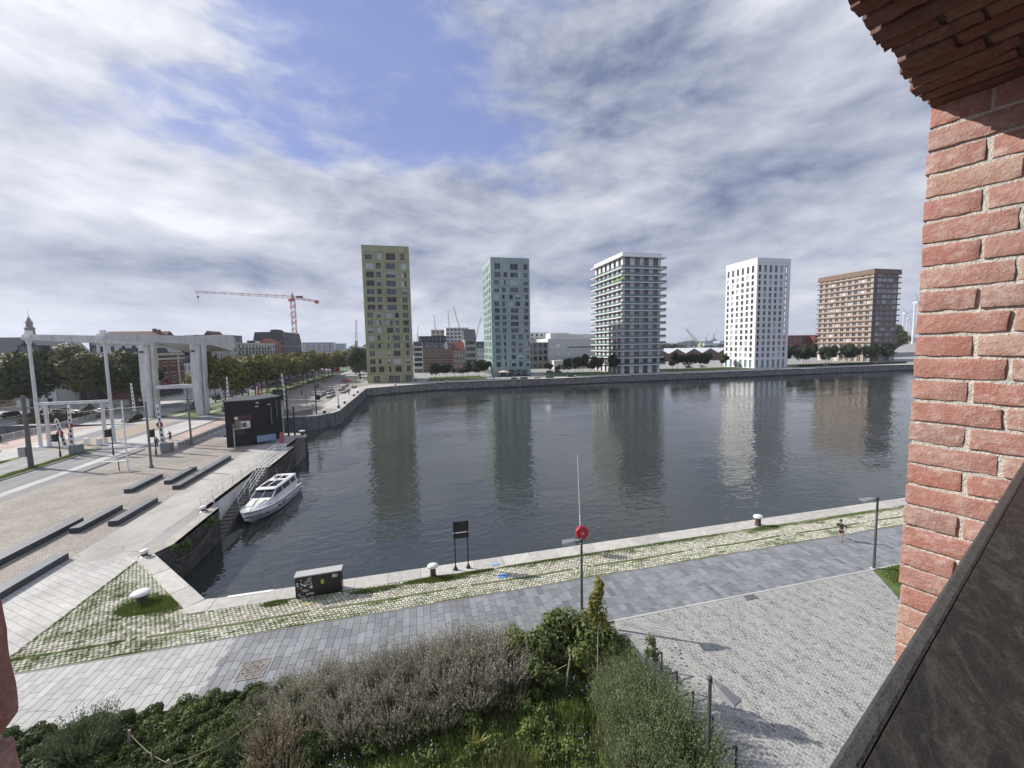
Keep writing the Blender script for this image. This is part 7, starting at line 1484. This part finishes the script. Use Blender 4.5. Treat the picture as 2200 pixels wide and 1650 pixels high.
def person(label, x, y, rz, pose='walk', shirt=(.02, .025, .04), pants=(.03, .03, .035), z=0, grp=None, sn='a', hair=None, short=False, s=1):
    t = thing('person', label, 'person', (x, y, z), rz, grp); t.scale = (s, s, s)
    P = dict(pel=(0, 0, .95), ch=(.03, 0, 1.32), nk=(.05, 0, 1.5), hd=(.07, 0, 1.66))
    if pose == 'walk': lg = [((.05, .1, .5), (-.12, .1, .1)), ((.2, -.1, .52), (.32, -.1, .07))]; ar = [((.0, .26, 1.14), (.15, .25, .9)), ((-.08, -.26, 1.14), (-.02, -.27, .88))]
    elif pose == 'run': lg = [((.22, .1, .56), (.05, .11, .1)), ((-.10, -.1, .52), (-.50, -.12, .42))]; P['ch'] = (.10, 0, 1.30); P['nk'] = (.16, 0, 1.48); P['hd'] = (.21, 0, 1.64); ar = [((-.14, .30, 1.16), (.10, .27, 1.02)), ((.12, -.30, 1.14), (.36, -.16, 1.24))]
    elif pose == 'stand': lg = [((.02, .1, .5), (0, .11, .08)), ((.0, -.1, .5), (.0, -.11, .08))]; ar = [((0, .25, 1.14), (.06, .25, .88)), ((0, -.25, 1.14), (.12, -.22, .95))]
    elif pose == 'sit': P = dict(pel=(0, 0, .52), ch=(.0, 0, .92), nk=(.02, 0, 1.08), hd=(.05, 0, 1.24)); lg = [((.42, .12, .52), (.45, .12, .08)), ((.42, -.12, .52), (.52, -.12, .08))]; ar = [((.05, .24, .74), (.3, .16, .62)), ((.05, -.24, .74), (.3, -.16, .62))]
    else: P = dict(pel=(-.12, 0, .98), ch=(.10, 0, 1.32), nk=(.2, 0, 1.47), hd=(.27, 0, 1.62)); lg = [((.22, .1, .72), (.05, .1, .32)), ((.18, -.1, .52), (.02, -.1, .14))]; ar = [((.28, .22, 1.16), (.48, .22, 1.05)), ((.28, -.22, 1.16), (.48, -.22, 1.05))]
    pel, chs, nk, hd = (P[k] for k in ('pel', 'ch', 'nk', 'hd')); mid = tuple((a+b)/2 for a, b in zip(pel, chs)); C = lambda p, r: (*p, r)
    body = [[C(pel, .13), C(mid, .12), C(chs, .14), C(nk, .055), (nk[0]+.01, 0, nk[2]+.06, .055), (hd[0]-.005, 0, hd[2]-.03, .082), (hd[0], 0, hd[2]+.05, .088), (hd[0]-.01, 0, hd[2]+.11, .06)]]; sh = [[C(pel, .142), C(mid, .135), C(chs, .165), (nk[0], 0, nk[2]-.03, .07)]]; pn = [[C(pel, .15), (pel[0], 0, pel[2]-.05, .13)]]; so_ = []
    for (kn, ft), (el_, ha), s_ in zip(lg, ar, (1, -1)):
        hip = (pel[0], s_*.09, pel[2]-.07); shd = (chs[0]*.6+nk[0]*.4, s_*.19, chs[2]+.09); fx = math.atan2(0, 1)
        body.append([C(pel, .13), C(hip, .09), C(kn, .055), C(ft, .038), (ft[0]+.14, ft[1], ft[2]-.045, .035)]); mw = tuple((a+b)/2 for a, b in zip(hip, kn))
        body.append([C(chs, .14), C(shd, .058), C(el_, .04), C(ha, .03), (ha[0]+(ha[0]-el_[0])*.28, ha[1], ha[2]+(ha[2]-el_[2])*.28, .026)])
        e2 = tuple(a+(b-a)*.85 for a, b in zip(shd, el_)); sh.append([C(chs, .165), C(shd, .08), C(e2, .06)]+([] if short else [C(el_, .055), C(tuple(a+(b-a)*.9 for a, b in zip(el_, ha)), .042)]))
        k2 = tuple(a+(b-a)*.72 for a, b in zip(hip, kn)); pn.append([C(pel, .15), C(hip, .115)]+([C(k2, .095)] if short else [C(kn, .075), C(tuple(a+(b-a)*.93 for a, b in zip(kn, ft)), .055)]))
        so_.append([(ft[0]-.04, ft[1], ft[2]-.03, .048), (ft[0]+.06, ft[1], ft[2]-.045, .045), (ft[0]+.19, ft[1], ft[2]-.05, .034)])
    skinned('body', SKIN, body, t); skinned('shirt', M('shirt_'+sn, shirt, .8), sh, t); skinned('trousers', M('pants_'+sn, pants, .8), pn, t)
    for c in so_: skinned('shoe', M('shoe_dark', (.015, .015, .018), .6), [c], t)
    q = MB(); q.smooth = True; q.lathe([(.03, -.09), (.088, -.04), (.1, .03), (.085, .1), (.04, .135)], 12, (hd[0]-.03, 0, hd[2]+.05)); q.build('hair', hair or HAIR, t)
    q = MB(); q.lathe([(.018, -.03), (.004, .02)], 6, (hd[0]+.09, 0, hd[2]+.0)); 
    for e in (-.032, .032): q.box(hd[0]+.078, hd[0]+.086, e-.012, e+.012, hd[2]+.035, hd[2]+.048)
    q.box(hd[0]+.07, hd[0]+.08, -.022, .022, hd[2]-.05, hd[2]-.042); q.build('face', M('face_dark', (.12, .05, .04), .6), t); return t
person('runner in black T-shirt and shorts with bare legs on the slab walkway', 32.35, 23.15, R(200), 'run', (.012, .014, .03), (.012, .012, .016), short=True, sn='run', s=1.0)
def bike(label, x, y, rz, c=(.03, .03, .035), nm='bike_black'):
    t = thing('bicycle', label, 'bicycle', (x, y, 0), rz); F = M(nm, c, .4)
    for xx in (-.52, .52):
        q = MB(); n = 18; 
        for k in range(n): a, b = 6.283*k/n, 6.283*(k+1)/n; q.tube((xx+math.cos(a)*.33, 0, .34+math.sin(a)*.33), (xx+math.cos(b)*.33, 0, .34+math.sin(b)*.33), .018, n=4)
        for k in range(8): a = 6.283*k/8; q.tube((xx, 0, .34), (xx+math.cos(a)*.32, 0, .34+math.sin(a)*.32), .004, n=3)
        q.build('wheel', RUBBER, t)
    q = MB(); q.path([(-.52, 0, .34), (-.05, 0, .3), (.38, 0, .78), (-.2, 0, .78), (-.05, 0, .3)], .018).path([(-.52, 0, .34), (-.2, 0, .78), (-.24, 0, .9)], .015).path([(.52, 0, .34), (.38, 0, .78), (.34, 0, 1.0)], .016).path([(.34, -.26, 1.02), (.34, .26, 1.02)], .014); q.build('frame', F, t); bx('saddle', BLACK, t, -.36, -.12, -.07, .07, .9, .95); return t
def cyclist(label, blabel, x, y, rz, **k): bike(blabel, x, y, rz, nm='bike_'+k.get('sn', 'a')); person(label, x, y, rz, 'ride', **k)
cyclist('cyclist in dark navy jacket with grey hair crossing the bridge', 'bicycle ridden across the bridge by the grey haired cyclist', -44.2, 82.6, R(-75), shirt=(.02, .03, .06), sn='cy1', hair=M('hair_grey', (.35, .34, .33), .8))
cyclist('cyclist in dark blue jacket riding just in front of the grey haired one', 'bicycle in front, coming off the bridge', -43.6, 79.6, R(-80), shirt=(.025, .035, .07), sn='cy2')
person('person in blue jacket walking on the square beside the traffic light', -43.2, 77.0, R(-60), 'walk', (.03, .05, .12), sn='p1'); person('person in brown jacket walking beside the raised barrier', -40.9, 74.6, R(-110), 'walk', (.12, .05, .035), sn='p2')
cyclist('cyclist in dark jacket at the left edge of the picture', 'bicycle at the left edge of the picture', -74.0, 89.6, R(-90), shirt=(.02, .02, .04), sn='cy3', hair=M('hair_blond', (.3, .2, .1), .8))
person('person in dark clothes standing at the bridge railing left of the black car', -77.2, 121, R(40), 'stand', (.02, .02, .025), sn='p3'); person('person in pale top beside the one at the bridge railing', -78.6, 120.2, R(-140), 'stand', (.4, .4, .4), sn='p4')
for i, (x, y, p_, c_, lab) in enumerate(((-32.8, 150, 'sit', (.03, .03, .035), 'person in black sitting on the nearest long bench'), (-30.9, 155, 'sit', (.03, .035, .05), 'person sitting on the second bench'), (-29.5, 167, 'sit', (.02, .02, .02), 'person leaning back on a middle bench of the far square'), (-26.3, 170, 'sit', (.1, .1, .11), 'person sitting by the far footpath'), (-23.4, 143, 'walk', (.04, .035, .03), 'person walking on the far footpath by the water'), (-36, 160, 'walk', (.03, .03, .03), 'person walking behind the benches'), (-40, 150, 'walk', (.02, .02, .03), 'person near the dark kiosk board'), (-1.2, 186, 'walk', (.02, .02, .02), 'person in black walking at the foot of the olive tower'), (10, 185.5, 'walk', (.02, .02, .02), 'person in black just left of the first lawn'), (35, 183, 'walk', (.02, .02, .025), 'person in black walking left of the cafe parasols'), (196, 189.5, 'walk', (.03, .03, .04), 'left of two people walking by the white tower'), (197.6, 189.2, 'walk', (.1, .1, .12), 'right of two people walking by the white tower'), (-52, 160, 'walk', (.4, .4, .4), 'person in a pale shirt among the plane trees'))): person(lab, x, y, random.uniform(0, 6), p_, c_, sn='f%d' % i)
cyclist('scooter rider in black on the far quay left of the balcony tower', 'white wheeled bicycle on the far quay left of the balcony tower', 93, 185.2, R(10), shirt=(.02, .02, .02), sn='cy4')
# -- cafe parasols, kiosk board, planters
for i, (x, y, w_, c_, n_) in enumerate(((43.5, 199.3, 5.4, (.62, .58, .50), 'parasol_cream'), (50.5, 200.0, 3.6, (.10, .10, .10), 'parasol_dark'), (54.5, 199.2, 3.8, (.09, .09, .095), 'parasol_dark2'))):
    t = thing('parasol', ('wide cream cafe parasol at the foot of the aqua tower', 'dark cafe parasol in the middle at the aqua tower', 'dark cafe parasol on the right at the aqua tower')[i], 'parasol', (x, y, 0)); MB().tube((0, 0, 0), (0, 0, 3.2), .05).build('pole', WSTEEL, t); MB().loft([[(-w_/2, -2, 2.3), (w_/2, -2, 2.3), (w_/2, 2, 2.3), (-w_/2, 2, 2.3)], [(-w_/2, -2, 2.55), (w_/2, -2, 2.55), (w_/2, 2, 2.55), (-w_/2, 2, 2.55)], [(-.1, -.1, 3.4), (.1, -.1, 3.4), (.1, .1, 3.4), (-.1, .1, 3.4)]]).build('canopy', M(n_, c_, .8), t)
for i in range(9): tag(MB().box(-.5, .5, -.5, .5, 0, .75).box(-.9, -.6, -.3, .3, 0, 1).box(.6, .9, -.3, .3, 0, 1).build('cafe_table', M('furn', ()), None, (41+i*1.9, 197.2+(i % 2)*1.4, 0)), 'dark cafe table with chairs under the parasols, %s from the left' % ordn[i], 'table', 'cafe tables by the aqua tower')
for i, (x, w_, m_) in enumerate(((44.5, 2.6, BENCHM), (49.5, 3.5, BENCHM), (56, 3.6, STONE), (62.5, 3.8, BENCHM), (73.8, 3, M('planter_dark', (.06, .06, .065), .6)))): tag(MB().box(-w_/2, w_/2, -.5, .5, 0, .8 if i < 4 else 1.5).build('planter', m_, None, (x, 181.5+(i == 4), 0)), 'low %s block on the far quay by the aqua tower, %s from the left' % ('dark' if i == 4 else 'stone', ordn[i]), 'planter')
t = thing('kiosk_board', 'black advertising board on legs on the far square', 'sign', (-42.8, 136, 0)); bevel(MB().box(-1.7, 1.7, -.3, .3, .3, 3.6).build('board', M('kiosk_black', (.02, .022, .02), .5, .3, 2), t), .08); bx('emblem', M('emblem_grey', (.10, .11, .10)), t, -.9, .9, -.32, -.3, 1.8, 3.0)
t = thing('kiosk', 'small white kiosk under the trees left of the olive tower', 'kiosk', (-32, 205, 0)); bx('body', PALE, t, -2, 2, 0, 3, 0, 2.6); bx('roof', WHITE, t, -2.6, 2.6, -.4, 3.4, 2.6, 2.9)
t = thing('banner', 'tall pink red banner hanging among the trees down the boulevard', 'banner', (-50, 250, 0)); MB().tube((0, 0, 0), (0, 0, 9), .1).build('pole', GRP, t); bx('cloth', M('banner_pink', (.55, .03, .12), .7), t, 0, 4.0, -.05, .05, 2.6, 9); bx('white_band', WHITE, t, 1.8, 2.2, -.07, -.05, 3, 8.6)
# ------------------------------------------------------------------ cranes, turbines
CRR = M('crane_red', (.45, .08, .07), .6, .1); CRW = M('crane_white', (.55, .50, .50), .6, .1); CRY = M('crane_pale', (.34, .36, .36), .7, .1); CRYE = M('crane_yellow', (.42, .40, .26), .7, .1)
def lattice(q, a, b, w0, w1, n, r=.12, tri=False, cols=None):
    a, b = Vector(a), Vector(b); d = (b-a).normalized(); sx = d.cross(Vector((0, 1, 0))); sx = (sx if sx.length > .1 else Vector((1, 0, 0))).normalized(); sy = d.cross(sx).normalized()
    C = ((-1, -1), (1, -1), (1, 1), (-1, 1)) if not tri else ((-1, -1), (-1, 1), (1, 0))
    def pt(t_, c): w_ = (w0+(w1-w0)*t_)/2; return a+(b-a)*t_+sx*c[0]*w_+sy*c[1]*w_
    for k in range(n):
        t0, t1 = k/n, (k+1)/n
        if cols: q.cur = cols[k % len(cols)]
        for i, c in enumerate(C):
            c2 = C[(i+1) % len(C)]; q.tube(pt(t0, c), pt(t1, c), r, n=4, caps=False); q.tube(pt(t0, c), pt(t1, c2) if k % 2 else pt(t0, c2), r*.6, n=3, caps=False); q.tube(pt(t0, c2) if not k % 2 else pt(t0, c), pt(t1, c) if not k % 2 else pt(t1, c2), r*.6, n=3, caps=False)
t = thing('tower_crane', 'red and white tower crane with a long jib above the apartment roofs', 'crane', (-115, 420, 0))
q = MB(); lattice(q, (0, 0, 0), (0, 0, 63), 3.4, 3.4, 24, .25, cols=(0, 0, 1)); q.build('mast', [CRR, CRW], t)
q = MB(); lattice(q, (1, 0, 66.3), (-80.5, 0, 70.4), 2.4, 1.2, 34, .16, True, (0, 1, 1)); q.build('jib', [CRR, CRW], t)
q = MB(); lattice(q, (0, 0, 66), (22, 0, 62.6), 1.8, 1.4, 9, .2, cols=(0,)); q.build('counter_jib', CRR, t); bevel(MB().box(19.5, 23, -1.2, 1.2, 60.6, 63.6).build('counterweight', CRR, t), .1); MB().box(-1.8, 1.8, -1.6, 1.6, 62.6, 65.2).box(-3.4, -1.6, -1.2, 1.2, 62.3, 64.6).build('slewing_cab', CRR, t); q = MB(); lattice(q, (0, 0, 65), (0, 0, 70.5), 2, .4, 3, .2); q.build('top_frame', CRR, t); MB().tube((-78.5, 0, 69.8), (-78.5, 0, 58), .12).box(-79.3, -77.7, -.4, .4, 65, 66.4).build('hook', DARK, t); bx('machinery', CHAR, t, 3, 9, -1, 1, 66, 67.6)
def dock_crane(label, x, y, h, dx_, mat=CRY, w_=2.2, z0=0, body=True):
    t = thing('dock_crane', label, 'crane', (x, y, 0)); q = MB(); lattice(q, (0, 0, h*.3), (dx_, 0, h), w_, w_*.25, 14, .16); q.build('jib', mat, t)
    if body: MB().box(-2.4, 2.4, -2, 2, h*.22, h*.36).box(-1.2, 1.2, -1, 1, h*.36, h*.5).build('machine_house', mat, t)
    q = MB()
    for a in (-3, 3): q.tube((a, -3, 0), (a*.5, 0, h*.24), .4, .3, 6).tube((a, 3, 0), (a*.5, 0, h*.24), .4, .3, 6)
    q.build('legs', mat, t); return t
dock_crane('old pale harbour crane left of the olive tower', -71, 500, 50, 1.5, CRYE, 3.2); dock_crane('thin harbour crane directly above the brick houses', 24, 500, 56, -2.5); dock_crane('tall harbour crane, middle of the three above the houses', 41, 500, 61, -2, CRYE); dock_crane('harbour crane with a jib leaning left above the steep roofed house', 58, 500, 66, -12)
dock_crane('harbour crane half hidden behind the aqua tower', 69, 500, 53, 12, CRY, 3.4); dock_crane('small crane right behind the olive tower', -1, 480, 42, 3, CRY, 1.4); dock_crane('small leaning crane above the black roof storey', 18, 480, 38, 5, CRY, 1.2); dock_crane('pale yellow crane leaning left beside the white tower', 352, 430, 33, -22, M('crane_lime', (.42, .45, .30), .7), 4, body=True)
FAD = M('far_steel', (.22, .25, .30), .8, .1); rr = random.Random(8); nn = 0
for (px, hh) in ((512, 26), (548, 44), (566, 60), (575, 30), (610, 34), (640, 30), (700, 62), (716, 52), (760, 30), (620, 22), (588, 24), (665, 20), (735, 24)):
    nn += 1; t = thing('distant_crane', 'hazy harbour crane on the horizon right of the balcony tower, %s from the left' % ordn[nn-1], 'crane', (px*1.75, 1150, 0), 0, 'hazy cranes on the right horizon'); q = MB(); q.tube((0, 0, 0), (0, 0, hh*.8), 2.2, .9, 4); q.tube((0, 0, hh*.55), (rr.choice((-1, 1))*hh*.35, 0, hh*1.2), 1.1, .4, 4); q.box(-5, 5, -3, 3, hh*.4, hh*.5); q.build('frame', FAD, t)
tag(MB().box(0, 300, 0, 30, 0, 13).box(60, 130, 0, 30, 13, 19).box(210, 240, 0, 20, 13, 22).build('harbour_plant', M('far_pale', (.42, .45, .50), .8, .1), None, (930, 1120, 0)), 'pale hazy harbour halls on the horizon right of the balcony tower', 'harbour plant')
def turbine(label, x, y, h, r, a0, grp=None):
    t = thing('wind_turbine', label, 'wind turbine', (x, y, 0), 0, grp); W_ = M('turbine_white', (.62, .64, .67), .5, .04); MB().tube((0, 0, 0), (0, 0, h), h*.026, h*.013, 14).build('tower', W_, t); MB().box(-3, 3, -8, 4, h-2, h+3).build('nacelle', W_, t)
    for k in range(3):
        a = a0+k*2.094; c, s_ = math.cos(a), math.sin(a); q = MB(); q.loft([[(c*2-s_*1.8, -9, h+s_*2+c*1.8), (c*2+s_*1.8, -9, h+s_*2-c*1.8), (c*2, -8, h+s_*2)], [(c*r*.25-s_*2.6, -9, h+s_*r*.25+c*2.6), (c*r*.25+s_*1.2, -9, h+s_*r*.25-c*1.2), (c*r*.25, -8.2, h+s_*r*.25)], [(c*r, -9, h+s_*r), (c*r+.2, -9, h+s_*r), (c*r, -8.8, h+s_*r)]]); q.build('blade', W_, t)
turbine('large white wind turbine beside the brick pier', 1507, 900, 127, 46, R(118)); turbine('smaller wind turbine behind the brown tower edge', 1950, 1200, 120, 45, R(15)); turbine('distant wind turbine between the brown tower and the large turbine', 2300, 1400, 112, 42, R(80)); turbine('distant wind turbine just left of the large one', 2450, 1480, 92, 40, R(50))
# ------------------------------------------------------------------ air
hz_m = bpy.data.materials.new('haze'); hz_m.use_nodes = True; g = G(hz_m.node_tree); g.N.clear(); o_ = g.n('ShaderNodeOutputMaterial'); v_ = g.n('ShaderNodeVolumePrincipled'); v_.inputs['Color'].default_value = (.82, .88, 1, 1); v_.inputs['Density'].default_value = .00014; v_.inputs['Anisotropy'].default_value = .3; g.L.new(v_.outputs[0], o_.inputs['Volume'])
hb = MB().box(-4200, 5200, -300, 3200, -6, 190).build('haze', hz_m, None); tag(hb, 'thin haze in the air', None, None, 'stuff')
